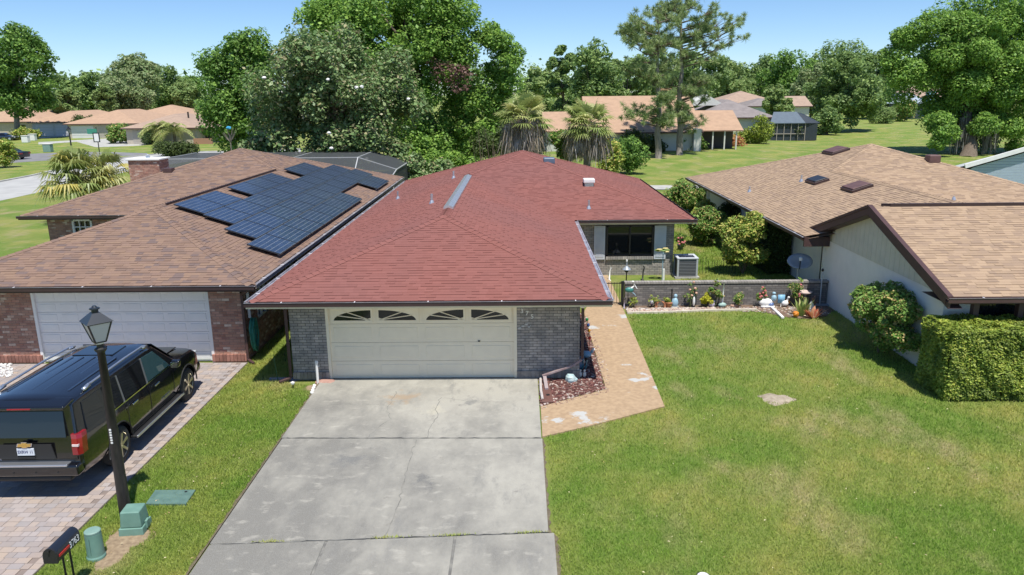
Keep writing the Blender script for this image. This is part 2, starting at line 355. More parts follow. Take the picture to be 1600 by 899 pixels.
def crack(pts,w,seed):
    r=random.Random(seed); P=[]
    for (a,b) in zip(pts[:-1],pts[1:]):
        n=max(2,int(math.dist(a,b)/.12))
        for k in range(n):
            t=k/n; P.append((a[0]+(b[0]-a[0])*t+r.uniform(-.035,.035),a[1]+(b[1]-a[1])*t+r.uniform(-.02,.02)))
    P.append(pts[-1]); mb=MB()
    for a,b in zip(P[:-1],P[1:]):
        d=Vector((b[0]-a[0],b[1]-a[1],0)).normalized(); q=Vector((-d.y,d.x,0))*w*r.uniform(.5,1.2)/2
        A=Vector((*a,.0465)); B=Vector((*b,.0465)); mb.poly([A-q,B-q,B+q,A+q])
    build(mb,'crack',CRACK,dr)
def gp(x,y): q=at(x,y,.045); return (q.x,q.y)
crack([gp(620,612),gp(604,640),gp(612,655),gp(590,668),gp(572,686)],.014,1); crack([gp(688,622),gp(680,640),gp(684,652),gp(672,668),gp(668,684)],.015,2)
crack([gp(652,688),gp(644,705),gp(632,745),gp(622,790),gp(600,838)],.012,3); crack([gp(480,640),gp(520,632),gp(600,632)],.012,4); crack([gp(690,622),gp(740,628),gp(790,628)],.010,5)
crack([(XL+.1,jy(XL,15.54)),(-2,jy(-2,15.54)),(XR,15.54)],.03,6); crack([(XL+.1,jy(XL,11.81)),(-2,jy(-2,11.81)),(XR,11.79)],.03,7)
# weeds in the lower joint
wd=[]
for k in range(260):
    x=NR.choice([gp(605,846)[0],gp(705,838)[0],gp(835,834)[0],-4.4])+NR.normal(0,.16); y=jy(x,11.81)+NR.normal(0,.015); a=NR.random()*6.28
    wd+= [(x-.008,y,.045),(x+.008,y,.045),(x+math.cos(a)*.03,y+math.sin(a)*.03,.045+NR.uniform(.015,.05))]
np_mesh('joint_weeds',np.array(wd),3,BLADE,label='small green weeds in the driveway joint',cat='weeds',kind='stuff')
# tan walk
WALK=[(.455,15.62),(1.6,16.2),(3.5,17.28),(3.56,21),(3.62,25.4),(3.66,31.1),(2.45,31.1),(2.4,26.4),(2.19,25.5),(2.19,18.4),(.46,17.3)]
mb=MB(); mb.prism([(x,y,-.05) for x,y in WALK],(0,0,.085)); build(mb,'walkway',TANWALK,kind='structure',base=(2,18,0))
BED=[(.46,17.33),(2.17,18.43),(2.17,25.5),(1.58,25.5),(1.58,19.2),(.46,19.2)]
mb=MB(); mb.prism([(x,y,-.05) for x,y in BED],(0,0,.075)); build(mb,'mulch_bed',MULCH,kind='structure',base=(1.5,20,0))
GBED=[(3.7,25.45),(5.2,25.52),(6.7,25.7),(8.3,25.75),(8.9,24.9),(9.6,24.6),(10.4,24.9),(10.95,25.6),(10.95,26.38),(3.7,26.38)]
mb=MB(); mb.prism([(x,y,-.05) for x,y in GBED],(0,0,.07)); build(mb,'garden_bed',M('garden_soil',(.12,.075,.05),(.20,.145,.10),scale=5,rough=.95,bump=.6,bscale=40),kind='structure',base=(7,26,0))
def inpoly(x,y,P):
    c=False; n=len(P)
    for i in range(n):
        x1,y1=P[i]; x2,y2=P[(i+1)%n]
        if (y1>y)!=(y2>y) and x<(x2-x1)*(y-y1)/(y2-y1)+x1: c=not c
    return c
def scatter(name,n,poly,mat,s0,s1,z,label,cat,dens=None,flat=.5):
    xs=[p[0] for p in poly]; ys=[p[1] for p in poly]; mb=MB(); k=0
    while k<n:
        x=RNG.uniform(min(xs),max(xs)); y=RNG.uniform(min(ys),max(ys))
        if not inpoly(x,y,poly) or (dens and RNG.random()>dens(x,y)): continue
        s=RNG.uniform(s0,s1); a=RNG.random()*3.14; t=RNG.uniform(-.5,.5)
        M3=(Matrix.Rotation(a,3,'Z')@Matrix.Rotation(t,3,'X')); mb.obox((x,y,z+s*flat*.4),(s*RNG.uniform(.6,1),s*RNG.uniform(.3,.6),s*flat*.5),M3); k+=1
    return build(mb,name,mat,label=label,cat=cat,kind='stuff',base=(0,0,0))
scatter('mulch_chips',2600,BED,CHIP,.015,.05,.025,'loose red mulch chips around the garage corner','mulch')
edge=[(.47,17.15),(2.3,18.25),(2.4,20),(2.3,25),(2.05,25.4),(2.05,18.6),(.47,17.5)]
scatter('bed_pebbles',520,edge,M('dull_pebbles',(.3,.2,.15),ramp=[(.34,.25,.19),(.22,.13,.10),(.42,.35,.29),(.28,.18,.14)],rv=.2,rough=.9),.012,.035,.03,'scattered pebbles along the edge of the mulch bed','pebbles')
scatter('garden_pebbles',1500,[(3.75,25.5),(6.9,25.75),(6.9,26.05),(3.75,26.0)],PEBB,.02,.06,.02,'pale and brown stones along the garden wall bed','stones')
scatter('garden_stones',500,[(7,25.75),(8.9,25.2),(9.9,24.75),(10.7,25.2),(10.7,26.2),(7,26.2)],PEBB,.02,.05,.02,'small stones among the flowers at the right bed','stones')
mb=MB()
for a,b in zip(GBED[:3],GBED[1:4]): mb.bar((a[0],a[1]-.04,.02),(b[0],b[1]-.04,.02),.09,.10)
build(mb,'bed_edging',M('pale_edging',(.62,.56,.46),(.5,.45,.37),scale=6,rough=.9),label='low pale concrete edging of the garden wall bed',cat='edging')
# bare patch on the lawn, dirt round the utility boxes
def patch(name,c,rx,ry,h,mat,n=26):
    mb=MB(); V=[(c[0],c[1],h)]; ph=RNG.random()*6
    for ring,(q,zz) in enumerate(((.55,h*.8),(1,.003))):
        for k in range(n):
            a=2*math.pi*k/n; w=q*(1+.16*math.sin(3*a+ph)+.10*math.sin(7*a+2*ph)+RNG.uniform(-.05,.05)); V.append((c[0]+rx*w*math.cos(a),c[1]+ry*w*math.sin(a),zz+(RNG.uniform(-.01,.012) if ring==0 else 0)))
    F=[(0,1+k,1+(k+1)%n) for k in range(n)]+[(1+k,1+n+k,1+n+(k+1)%n,1+(k+1)%n) for k in range(n)]
    mb.add(V,F,.5); return build(mb,name,mat,kind='structure',base=(c[0],c[1],0),smooth=True)
MOUND=at(1213,624); patch('sand_patch',MOUND,.42,.36,.06,SAND)
DIRT=M('dry_dirt',(.33,.25,.16),(.22,.16,.10),scale=12,rough=.95,bump=.6,bscale=60)
patch('dirt_patch',at(200,842),.40,.42,.012,DIRT); patch('dirt_patch',at(178,868),.26,.5,.012,DIRT); patch('dirt_patch',at(495,606),.32,.34,.012,DIRT)
# paver driveway of the left neighbour
pd=thing('paver_driveway',None,None,(-11,14,0),kind='structure')
PX0,PX1,PY0,PY1=-15.6,-7.93,7.6,20.62
mb=MB().box(PX0,PX1,PY0,PY1,-.1,.028); build(mb,'sand_joint_bed',PAVJ,pd)
pl,pw,gap=.236,.158,.007; pav=[]
nrow=int((PY1-PY0)/pw)
for j in range(nrow):
    x=PX1-.165-(j%2)*pl*.5
    while x>PX0+.1:
        w=pl if RNG.random()<.75 else pl*.62
        pav.append((x-w/2,PY0+(j+.5)*pw,w,pw)); x-=w
for j in range(int((PY1-PY0)/.158)): pav.append((PX1-.08,PY0+(j+.5)*.158,.16,.158))
def proj(p):
    d=np.array(p)-np.array((0,0,CAMH)); return 800+FPX*(d@_r)/(d@_f),449.5-FPX*(d@_u)/(d@_f)
def onscreen(p):
    x,y=proj(p); return 0<x<1600 and 0<y<899
vis=[p for p in pav if onscreen((p[0],p[1],.04)) and not(-10.6<p[0]<-8.5 and 12.9<p[1]<18.8)]
vis.sort(key=lambda p:p[0]**2+p[1]**2); ind=set(vis[:300]); base_mesh={}
rest=MB()
for p in pav:
    h=.042+RNG.uniform(-.002,.002)
    if p in ind:
        k=round(p[2],3),round(p[3],3)
        if k not in base_mesh:
            t=MB().box(-p[2]/2+gap/2,p[2]/2-gap/2,-p[3]/2+gap/2,p[3]/2-gap/2,-.03,.042)
            t.r=[0]*len(t.f); base_mesh[k]=mesh_of('paver',t.v,t.f,PAVM,t.r)
        o=bpy.data.objects.new('paver',base_mesh[k]); link(o,pd); o.location=(p[0]+11,p[1]-14,RNG.uniform(-.002,.002)); o.rotation_euler=(RNG.uniform(-.006,.006),RNG.uniform(-.006,.006),RNG.uniform(-.008,.008))
    else:
        b=len(rest.f); rest.box(p[0]-p[2]/2+gap/2,p[0]+p[2]/2-gap/2,p[1]-p[3]/2+gap/2,p[1]+p[3]/2-gap/2,.01,h)
build(rest,'paver_field',PAVM,pd,kind='stuff')
mb=MB(); 
for k in range(160):
    q=at(RNG.uniform(-10,20),RNG.uniform(572,592)); mb.blob((q.x,q.y,.06),RNG.uniform(.02,.05),RNG.uniform(.02,.05),.03,5,4,.2)
build(mb,'white_gravel',M('white_gravel',(.6,.59,.57),rough=.9,rv=.2),label='small heap of white gravel by the left brick pier',cat='gravel',kind='stuff')
# grass blades on the near lawns
def blades(name,n,x0,x1,y0,y1,excl,label,h0=.035,h1=.075):
    X=[];cnt=0
    u=NR.random(n*3); ys=1/(1/y0+u*(1/y1-1/y0)); xs=NR.uniform(x0,x1,n*3)
    bad=np.zeros(len(xs),bool)
    for P in excl:
        c=np.zeros(len(xs),bool)
        for (x1,y1_),(x2,y2_) in zip(P,P[1:]+P[:1]):
            if y1_==y2_: continue
            c^=((y1_>ys)!=(y2_>ys))&(xs<(x2-x1)*(ys-y1_)/(y2_-y1_)+x1)
        bad|=c
    xs=xs[~bad][:n]; ys=ys[~bad][:n]; n=len(xs)
    a=NR.random(n)*6.283; w=NR.uniform(.005,.011,n)*(ys/12)**.6; h=NR.uniform(h0,h1,n)*(ys/14)**.3; l=NR.uniform(.0,.06,n); b=NR.random(n)*6.283
    z=np.zeros(n)
    A=np.stack([xs-np.cos(a)*w,ys-np.sin(a)*w,z],1); B=np.stack([xs+np.cos(a)*w,ys+np.sin(a)*w,z],1); C=np.stack([xs+np.cos(b)*l,ys+np.sin(b)*l,h],1)
    np_mesh(name,np.stack([A,B,C],1).reshape(-1,3),3,BLADE,label=label,cat='grass',kind='stuff')
circ=lambda c,rx,ry:[(c[0]+rx*math.cos(k*.5236),c[1]+ry*math.sin(k*.5236)) for k in range(12)]
WX=[(p[0],p[1]) for p in WALK]
blades('lawn_grass',190000,.56,13.2,9.2,25.6,[WX,BED,GBED,circ(MOUND,.36,.30),[(.3,9),(.58,9),(.48,15.6),(.3,15.6)]],'mown green grass of the front lawn right of the driveway')
blades('verge_grass',90000,-7.9,-5.46,9.2,20.4,[circ(at(200,842),.36,.38),circ(at(178,868),.22,.45),[(-6.3,18.9),(-5.3,18.9),(-5.3,25),(-6.3,25)],circ(at(495,606),.28,.3)],'grass strip between the concrete drive and the paver drive')
blades('side_grass',16000,-7.9,-6.3,19.5,30,[],'thin grass between the left house and the garage')
blades('side_yard_grass',30000,6.6,11.2,26.8,46,[],'sunlit grass in the side yard behind the garden wall')

# soil line along the drive edges, fallen leaves
SOIL=M('edge_soil',(.11,.085,.055),(.17,.14,.09),scale=10,rough=.95,bump=.6,bscale=60)
def edge_strip(x,y0,y1,w,sgn):
    mb=MB(); P=[]; y=y0
    while y<y1: P.append((y,w*RNG.uniform(.35,1.25))); y+=.11
    for (a,wa),(b,wb) in zip(P[:-1],P[1:]): mb.poly([(x,a,.034),(x+sgn*wa,a,.020),(x+sgn*wb,b,.020),(x,b,.034)])
    build(mb,'soil_edge',SOIL,kind='structure',base=(x,(y0+y1)/2,0))
edge_strip(XR+.0,11.8,15.6,.075,1); edge_strip(XR+.11,8,11.8,.08,1); edge_strip(XL+.005,8,19.0,.07,-1)
V=[]
for k in range(420):
    x,y=(RNG.uniform(.7,11),RNG.uniform(9.5,25)) if RNG.random()<.75 else (RNG.uniform(-7.8,-5.5),RNG.uniform(9.5,19))
    if inpoly(x,y,WALK) or inpoly(x,y,BED): continue
    a=RNG.random()*6.28; s_=RNG.uniform(.012,.03); z=RNG.uniform(.04,.065); c_,d_=math.cos(a)*s_,math.sin(a)*s_
    V+=[(x-c_,y-d_,z),(x+d_*.5,y-c_*.5,z+.01),(x+c_,y+d_,z),(x-d_*.5,y+c_*.5,z+.008)]
np_mesh('fallen_leaves',np.array(V),4,M('dry_leaf',(.45,.36,.2),ramp=[(.5,.42,.25),(.36,.25,.12),(.55,.48,.3)],rv=.2,rough=.8),label='scattered dry leaves lying on the lawns',cat='leaves',kind='stuff')
# ---------------- building kit ----------------
def clip2(poly, tab):
    out=tab; n=len(poly)
    for i in range(n):
        ax,ay=poly[i]; bx,by=poly[(i+1)%n]; nx,ny=-(by-ay),bx-ax; res=[]
        for j in range(len(out)):
            p=out[j]; q=out[(j+1)%len(out)]
            dp=(p[0]-ax)*nx+(p[1]-ay)*ny; dq=(q[0]-ax)*nx+(q[1]-ay)*ny
            if dp>=0: res.append(p)
            if (dp>=0)!=(dq>=0):
                t=dp/(dp-dq); res.append((p[0]+(q[0]-p[0])*t,p[1]+(q[1]-p[1])*t))
        out=res
        if len(out)<3: return []
    return out
def shingles(roof, planes, mat, ex=.135, w0=.15, w1=.26, n_ind=300, ind_planes=(0,), simple=()):
    tabs=[]
    for pi,poly in enumerate(planes):
        P=[Vector(p) for p in poly]; nrm=(P[1]-P[0]).cross(P[2]-P[0]).normalized()
        if nrm.z<0: P.reverse(); nrm=-nrm
        u=(Vector((0,0,1))-nrm*nrm.z).normalized(); a=u.cross(nrm).normalized(); O=P[0]
        Q=[((p-O).dot(a),(p-O).dot(u)) for p in P]
        ar=sum(Q[i][0]*Q[(i+1)%len(Q)][1]-Q[(i+1)%len(Q)][0]*Q[i][1] for i in range(len(Q)))
        if ar<0: Q.reverse()
        a0,a1=min(q[0] for q in Q),max(q[0] for q in Q); u0,u1=min(q[1] for q in Q),max(q[1] for q in Q)
        e=ex*(2.2 if pi in simple else 1); k=0
        while u0+k*e<u1-.01:
            lo=u0+k*e; hi=min(lo+e,u1); x=a0-RNG.random()*w1
            while x<a1:
                w=RNG.uniform(w0,w1)*(2.2 if pi in simple else 1); c=clip2(Q,[(x,lo),(x+w,lo),(x+w,hi),(x,hi)])
                if len(c)>=3:
                    th=(.004,.013)[RNG.randrange(2)]
                    V=[]; 
                    for (pa,pu) in c: V.append(O+a*pa+u*pu+nrm*(.004+th*(1-(pu-lo)/e)))
                    F=[tuple(range(len(V)))]
                    low=[i for i,(pa,pu) in enumerate(c) if pu<lo+1e-4]
                    if len(low)==2:
                        i,j=low; b=len(V); V+= [O+a*c[i][0]+u*lo,O+a*c[j][0]+u*lo]; F.append((i,b,b+1,j))
                    tabs.append((pi,V,F))
                x+=w
            k+=1
    def key(t):
        c=t[1][0]; return c.x**2+c.y**2
    cand=[i for i,t in enumerate(tabs) if t[0] in ind_planes and onscreen(t[1][0]) and len(t[1])>=6]; cand.sort(key=lambda i:key(tabs[i])); ind=set(cand[:n_ind])
    field=MB()
    for i,(pi,V,F) in enumerate(tabs):
        if i in ind:
            t=MB().add(V,F); build(t,'shingle',mat,roof)
        else: field.add(V,F)
    build(field,'shingle_field',mat,roof,kind='stuff')
def caps(roof, segs, mat, p, ex=.2):
    mb=MB()
    for a,b,kind in segs:
        a=Vector(a); b=Vector(b); d=b-a; L=d.length; d.normalize(); h=d.cross(Vector((0,0,1))).normalized(); n=int(L/ex); w=.15
        drop=p*w if kind=='r' else p*w/1.414
        for k in range(n):
            A=a+d*(k*L/n); B=a+d*((k+1.15)*L/n); z0=Vector((0,0,.034)); z1=Vector((0,0,.018)); dz=Vector((0,0,drop))
            mb.add([A+h*w-dz+z0*.7,A+z0,A-h*w-dz+z0*.7,B+h*w-dz+z1*.7,B+z1,B-h*w-dz+z1*.7,A+h*w-dz,A-h*w-dz],[(0,1,4,3),(1,2,5,4),(0,6,1),(1,7,2)])
    build(mb,'ridge_cap',mat,roof,kind='stuff')
def deck(parent, planes, mat, th=.10, name='roof'):
    mb=MB()
    for poly in planes:
        P=[Vector(p) for p in poly]; n=(P[1]-P[0]).cross(P[2]-P[0])
        if n.z<0: P.reverse()
        mb.poly(P); mb.poly([p-Vector((0,0,th)) for p in reversed(P)])
    return build(mb,name,mat,parent)
def gutter(parent, a, b, out, matf=None, trough=True, fascia=None, size=.11):
    a=Vector(a); b=Vector(b); o=Vector(out).normalized(); d=(b-a).normalized(); z=Vector((0,0,1)); matf=matf or DKBR
    mb=MB(); s=size
    c0=a+o*(s*.5); c1=b+o*(s*.5)
    mb.bar(a+o*(s+.006)-z*.055,b+o*(s+.006)-z*.055,.012,s); mb.bar(c0-z*.105,c1-z*.105,s,.012); mb.bar(a+o*.004-z*.06,b+o*.004-z*.06,.008,.1)
    mb.bar(a+o*(s+.012)-z*.004,b+o*(s+.012)-z*.004,.022,.012)
    g=build(mb,'gutter',matf,parent)
    if trough:
        mb=MB().bar(c0-z*.03,c1-z*.03,s*.86,.008); mb.bar(a+o*(s+.016)+z*.004,b+o*(s+.016)+z*.004,.018,.006); build(mb,'gutter_trough',ALU,g)
        mb=MB(); L=(b-a).length; n=max(2,int(L/1.7))
        for k in range(n): q=a+d*(L*(k+.5)/n); mb.bar(q-z*.005,q+o*(s+.02)-z*.005,.025,.012)
        build(mb,'gutter_strap',M('strap_white',(.75,.73,.75),rough=.4),g)
    mb=MB().bar(a-o*.012-z*.10,b-o*.012-z*.10,.02,.17); build(mb,'fascia_board',fascia or CREAM,parent)
    return g
def soffit(parent, pts, mat):
    build(MB().poly(pts),'soffit',mat,parent)
BRM={}
def brick_wall(parent, o, u, nrm, L, H, bmat, mmat, ind=0, holes=(), th=.12, z0=0., course=.0768, name='wall'):
    o=Vector(o); u=Vector(u).normalized(); nrm=Vector(nrm).normalized(); bl,gap_=.215,.011
    # backing, cut into strips round the holes
    mb=MB(); xs=sorted(set([0,L]+[h for q in holes for h in q[:2]]))
    for xa,xb in zip(xs[:-1],xs[1:]):
        hs=[q for q in holes if q[0]<=xa+1e-6 and q[1]>=xb-1e-6]; segs=[(z0,H)]
        for q in hs:
            ns=[]
            for s in segs:
                if q[2]>s[0]: ns.append((s[0],min(s[1],q[2])))
                if q[3]<s[1]: ns.append((max(s[0],q[3]),s[1]))
            segs=[s for s in ns if s[1]-s[0]>.001]
        for za,zb in segs: mb.prism([o+u*xa+Vector((0,0,za)),o+u*xb+Vector((0,0,za)),o+u*xb+Vector((0,0,zb)),o+u*xa+Vector((0,0,zb))],-nrm*th)
    w=build(mb,name,mmat,parent); fld=MB(); cnt=0; rows=int((H-z0)/course)
    for j in range(rows):
        za=z0+j*course+gap_/2; zb=za+course-gap_; x=-(j%2)*bl/2
        while x<L-.02:
            xa=max(x+gap_/2,.004); xb=min(x+bl-gap_/2,L-.004); x+=bl
            if xb-xa<.03 or any(xb>q[0] and xa<q[1] and zb>q[2] and za<q[3] for q in holes): continue
            e=.009+RNG.uniform(-.002,.003)
            if cnt<ind:
                k=(round(xb-xa,3),bmat.name)
                if k not in BRM:
                    hw=(xb-xa)/2; t=MB().box(-hw,hw,-.009,.004,-(zb-za)/2,(zb-za)/2); t.r=[0]*len(t.f); BRM[k]=mesh_of('brick',t.v,t.f,bmat,t.r)
                b=bpy.data.objects.new('brick',BRM[k]); link(b,w); b.location=o+u*(xa+xb)/2+Vector((0,0,(za+zb)/2))-ABS[w.name]+nrm*RNG.uniform(-.002,.002); cnt+=1
            else:
                c=o+u*(xa+xb)/2+Vector((0,0,(za+zb)/2))+nrm*(e/2-.002); M3=Matrix((u,nrm,Vector((0,0,1)))).transposed()
                fld.obox(c,((xb-xa)/2,e/2+.002,(zb-za)/2),M3)
    if fld.f: build(fld,'brick_field',bmat,w,kind='stuff')
    return w
def garage_door(parent, x0, x1, y, H, mat, cols, rows, sun=False, label=None):
    d=MB(); hs=H/rows
    for j in range(rows): d.box(x0,x1,y,y+.05,j*hs+.004,(j+1)*hs-.004)
    door=build(d,'garage_door',mat,parent,label=label); build(MB().box(x0,x1,y+.02,y+.06,0,H),'door_core',M('door_gap',(.25,.23,.19),rough=.8),door)
    build(MB().box(x0,x1,y-.012,y+.04,-.01,.035),'bottom_seal',BLACK,door)
    cw=(x1-x0)/cols
    for j in range(rows):
        for i in range(cols):
            a=x0+i*cw+cw*.06+.03; b=x0+(i+1)*cw-cw*.06-.03; za=j*hs+hs*.19; zb=(j+1)*hs-hs*.19
            if sun and j==rows-1:
                za=j*hs+.10; zb=(j+1)*hs-.14; ww=b-a
                build(MB().box(a,b,y-.006,y+.01,za,zb),'window',GLASSW,door)
                fl=(i%2==1); X=lambda t:(b-t*ww) if fl else (a+t*ww)
                fr=MB()
                for q in ((a-.05,b+.05,za-.05,za),(a-.05,b+.05,zb,zb+.05),(a-.05,a,za,zb),(b,b+.05,za,zb)): fr.box(q[0],q[1],y-.028,y,q[2],q[3])
                hgt=zb-za; n=10; arc=[]
                for k in range(n+1):
                    t=k/n*math.pi/2; arc.append((1-math.cos(t)*.97,math.sin(t)*1.0))
                pts=[(X(0),za),(X(0),zb)]; 
                for k in range(n):
                    (p,q),(p2,q2)=arc[k],arc[k+1]
                    quad=[(X(p),y-.022,za+q*hgt),(X(p2),y-.022,za+q2*hgt),(X(p2),y-.022,zb),(X(p),y-.022,zb)]
                    fr.prism(quad,(0,.014,0))
                fr.prism([(X(0),y-.022,za),(X(.03),y-.022,za),(X(.03),y-.022,zb),(X(0),y-.022,zb)],(0,.014,0))
                cx,cz=X(.97),za+.015
                for ang in (24,52):
                    t=rad(ang); ex=1-.97*math.cos(t*.9); fr.bar((cx,y-.018,cz),(X(ex*.9+.02),y-.018,za+hgt*min(1,math.sin(t*1.05)+.08)),.02,.032,up=(0,1,0))
                fr.prism([(X(1),y-.022,za),(X(.84),y-.022,za),(X(.93),y-.022,za+.05),(X(1),y-.022,za+.07)],(0,.014,0))
                build(fr,'sunburst_grille',mat,door)
            else: build(MB().box(a,b,y-.010,y+.02,za,zb),'panel',mat,door,bevel=.012)
    return door
def downspout(parent, pts, mat=None, w=.075):
    mb=MB()
    for a,b in zip(pts[:-1],pts[1:]): mb.bar(a,b,w,w*.75)
    return build(mb,'downspout',mat or PURBR,parent,bevel=.008)
PIT=.32
# ================= main house =================
mh=thing('house','grey brick house with red shingle roof and cream double garage door','house',(0,30,0))
ex0,ex1,ey0,ez=-6.90,2.20,18.42,2.44; hw=(ex1-ex0)/2; rx=(ex0+ex1)/2; rz=ez+PIT*hw; ry0=ey0+hw
wx1,wy0,wy1=7.12,30.72,46.0; mhw=(wx1-ex0)/2; mx=(ex0+wx1)/2; az=ez+PIT*mhw; ay=wy0+mhw; ay2=wy1-mhw; ry1=wy0+(rz-ez)/PIT
A=(ex0,ey0,ez);B=(ex1,ey0,ez);Cc=(rx,ry0,rz);D=(rx,ry1,rz);E_=(ex1,wy0,ez);F_=(wx1,wy0,ez);G_=(mx,ay,az);H_=(mx,ay2,az);I_=(wx1,wy1,ez);J_=(ex0,wy1,ez);K_=(ex0,ry1,ez)
planes=[[A,B,Cc],[B,E_,D,Cc],[E_,F_,G_,D],[F_,I_,H_,G_],[I_,J_,H_],[A,Cc,D,K_],[K_,D,G_,H_,J_]]
rf=deck(mh,planes,REDSH); shingles(rf,planes,REDSH,ind_planes=(0,),simple=(4,)); caps(rf,[(A,Cc,'h'),(B,Cc,'h'),(Cc,D,'r'),(D,G_,'h'),(F_,G_,'h'),(I_,H_,'h'),(J_,H_,'h')],REDSH,PIT)
# ridge vent, roof jacks and vents
mb=MB(); y0,y1=24.5,34.3
for s in(-1,1): mb.add([(rx,y0,rz+.10),(rx,y1,rz+.10),(rx+s*.16,y1,rz+.035),(rx+s*.16,y0,rz+.035),(rx+s*.16,y1,rz-.03),(rx+s*.16,y0,rz-.03)],[(0,1,2,3),(3,2,4,5)])
mb.add([(rx-.16,y0,rz-.03),(rx+.16,y0,rz-.03),(rx+.16,y0,rz+.035),(rx,y0,rz+.10),(rx-.16,y0,rz+.035)],[(0,1,2,3,4)])
build(mb,'ridge_vent',GALV,rf)
def pipe(parent,px,py,zfun,h=.35,r=.045,mat=None):
    q=onsurf(px,py,zfun); z=q.z
    mb=MB().tube([(q.x,q.y,z-.1),(q.x,q.y,z+h)],r,8); mb.lathe([(r*2.4,z-.02),(r*1.8,z+.05),(r*1.1,z+.12)],(q.x,q.y,0),10)
    return build(mb,'vent_pipe',mat or GALV,parent,smooth=False),q,z
zl=lambda x,y:ez+PIT*(x-ex0); zr=lambda x,y:ez+PIT*(y-wy0)
for p in((622,311),(675,318),(709,279)): pipe(rf,*p,zl)
pipe(rf,920,326,zr)
q=onsurf(920,289,zr); z=q.z
build(MB().box(q.x-.2,q.x+.2,q.y-.2,q.y+.2,z-.08,z+.10),'vent_base',GALV,rf,bevel=.01); build(MB().box(q.x-.25,q.x+.25,q.y-.26,q.y+.25,z+.10,z+.28),'vent_hood',WHITE,rf,bevel=.03)
zz=lambda x,y:ez+PIT*(wx1-x); q=at(857,243,4.6); build(MB().box(q.x-.25,q.x+.3,q.y-.3,q.y+.3,zz(q.x,q.y)-.1,zz(q.x,q.y)+.22),'vent_turret',M('blue_grey_vent',(.10,.14,.20),rough=.4),rf,bevel=.06)
gutter(mh,(ex0-.1,ey0,ez),(ex1+.1,ey0,ez),(0,-1,0)); gutter(mh,(ex1,ey0,ez),(ex1,wy0-.1,ez),(1,0,0),matf=M('pale_gutter',(.66,.62,.66),(.5,.46,.5),scale=2,rough=.4)); gutter(mh,(ex0,ey0,ez),(ex0,wy1,ez),(-1,0,0),matf=ALU)
gutter(mh,(ex1+.12,wy0,ez),(wx1+.1,wy0,ez),(0,-1,0)); gutter(mh,(wx1,wy0,ez),(wx1,wy1,ez),(1,0,0),trough=False)
sz=ez-.17
for pts in ([(ex0,ey0,sz),(ex1,ey0,sz),(ex1,19.3,sz),(ex0,19.3,sz)],[(ex0,19.3,sz),(-6.15,19.3,sz),(-6.15,wy1,sz),(ex0,wy1,sz)],[(1.5,19.3,sz),(ex1,19.3,sz),(ex1,31.4,sz),(1.5,31.4,sz)],[(ex1,wy0,sz),(wx1,wy0,sz),(wx1,31.4,sz),(ex1,31.4,sz)],[(6.35,31.4,sz),(wx1,31.4,sz),(wx1,wy1,sz),(6.35,wy1,sz)]): soffit(mh,pts,CREAM)
gx0,gx1=-5.14,-.20
brick_wall(mh,(-6.19,19.26,0),(1,0,0),(0,-1,0),gx0-.08+6.19,2.26,GRBR,GRMO,ind=135)
brick_wall(mh,(gx1+.08,19.26,0),(1,0,0),(0,-1,0),1.56-gx1-.08,2.26,GRBR,GRMO,ind=165)
mb=MB()
for x in [(-6.2,gx0-.07),(gx1+.07,1.57)]:
    k=x[0]
    while k<x[1]-.02: mb.box(k+.004,min(k+.096,x[1]),19.20,19.28,.05,.24); k+=.1
build(mb,'brick_plinth',M('pale_brick',(.30,.27,.24),(.22,.20,.185),scale=6,rough=.9,rv=.2),mh,kind='stuff')
build(MB().box(-6.19,-6.05,19.40,wy1-.7,0,2.27),'side_wall',GRBR,mh); build(MB().box(1.44,1.56,19.40,31.3,0,2.27),'side_wall',GRBR,mh); build(MB().box(6.25,6.40,31.45,wy1-.7,0,2.27),'side_wall',GRBR,mh); build(MB().box(-6.19,6.4,wy1-.85,wy1-.7,0,2.27),'rear_wall',GRBR,mh)
fr=MB(); fr.box(gx0-.08,gx0,19.24,19.36,0,2.2); fr.box(gx1,gx1+.08,19.24,19.36,0,2.2); fr.box(gx0,gx1,19.24,19.36,2.10,2.26); build(fr,'door_frame',CREAM,mh)
gd=garage_door(mh,gx0,gx1,19.30,2.10,CREAM,4,4,sun=True,label='cream sectional garage door with sunburst windows')
hm=aty(748.5,533,19.29); build(MB().box(hm.x-.03,hm.x+.03,19.27,19.31,hm.z-.012,hm.z+.012),'door_handle',BLACK,gd)
# wing wall with window and shutters
wl=aty(948,355,31.2); wr=aty(1020,400,31.2); x0,x1,z0_,z1_=wl.x,wr.x,wr.z,2.12
holes=[(x0-1.56,x1-1.56,z0_,z1_)]
brick_wall(mh,(1.56,31.2,0),(1,0,0),(0,-1,0),6.4-1.56,2.27,GRBR,GRMO,holes=holes)
win=build(MB().box(x0,x1,31.26,31.28,z0_,z1_),'window',GLASSD,mh)
f=MB(); t=.06
for q in ((x0,x1,z0_,z0_+t),(x0,x1,z1_-t,z1_),(x0,x0+t,z0_,z1_),(x1-t,x1,z0_,z1_),((x0+x1)/2-.03,(x0+x1)/2+.03,z0_,z1_)): f.box(q[0],q[1],31.17,31.27,q[2],q[3])
build(f,'window_frame',BRONZE,win)
mb=MB(); k=x0-.02
while k<x1: mb.box(k,k+.09,31.10,31.2,z0_-.13,z0_-.01); k+=.1
build(mb,'window_sill',GRBR,win)
for (pa,pb) in((928,945),(1022,1040)):
    a=aty(pa,390,31.15).x; b=aty(pb,390,31.15).x; s=build(MB().box(a,b,31.12,31.19,z0_-.12,z1_),'shutter',SHUT,mh)
    mb=MB(); n=26; hh=(z1_-z0_+.12-.12)/n
    for k in range(n): mb.obox(((a+b)/2,31.118,z0_-.06+(k+.5)*hh),((b-a)/2-.05,.008,hh*.42),Matrix.Rotation(.4,3,'X'))
    build(mb,'louvre',SHUT,s)
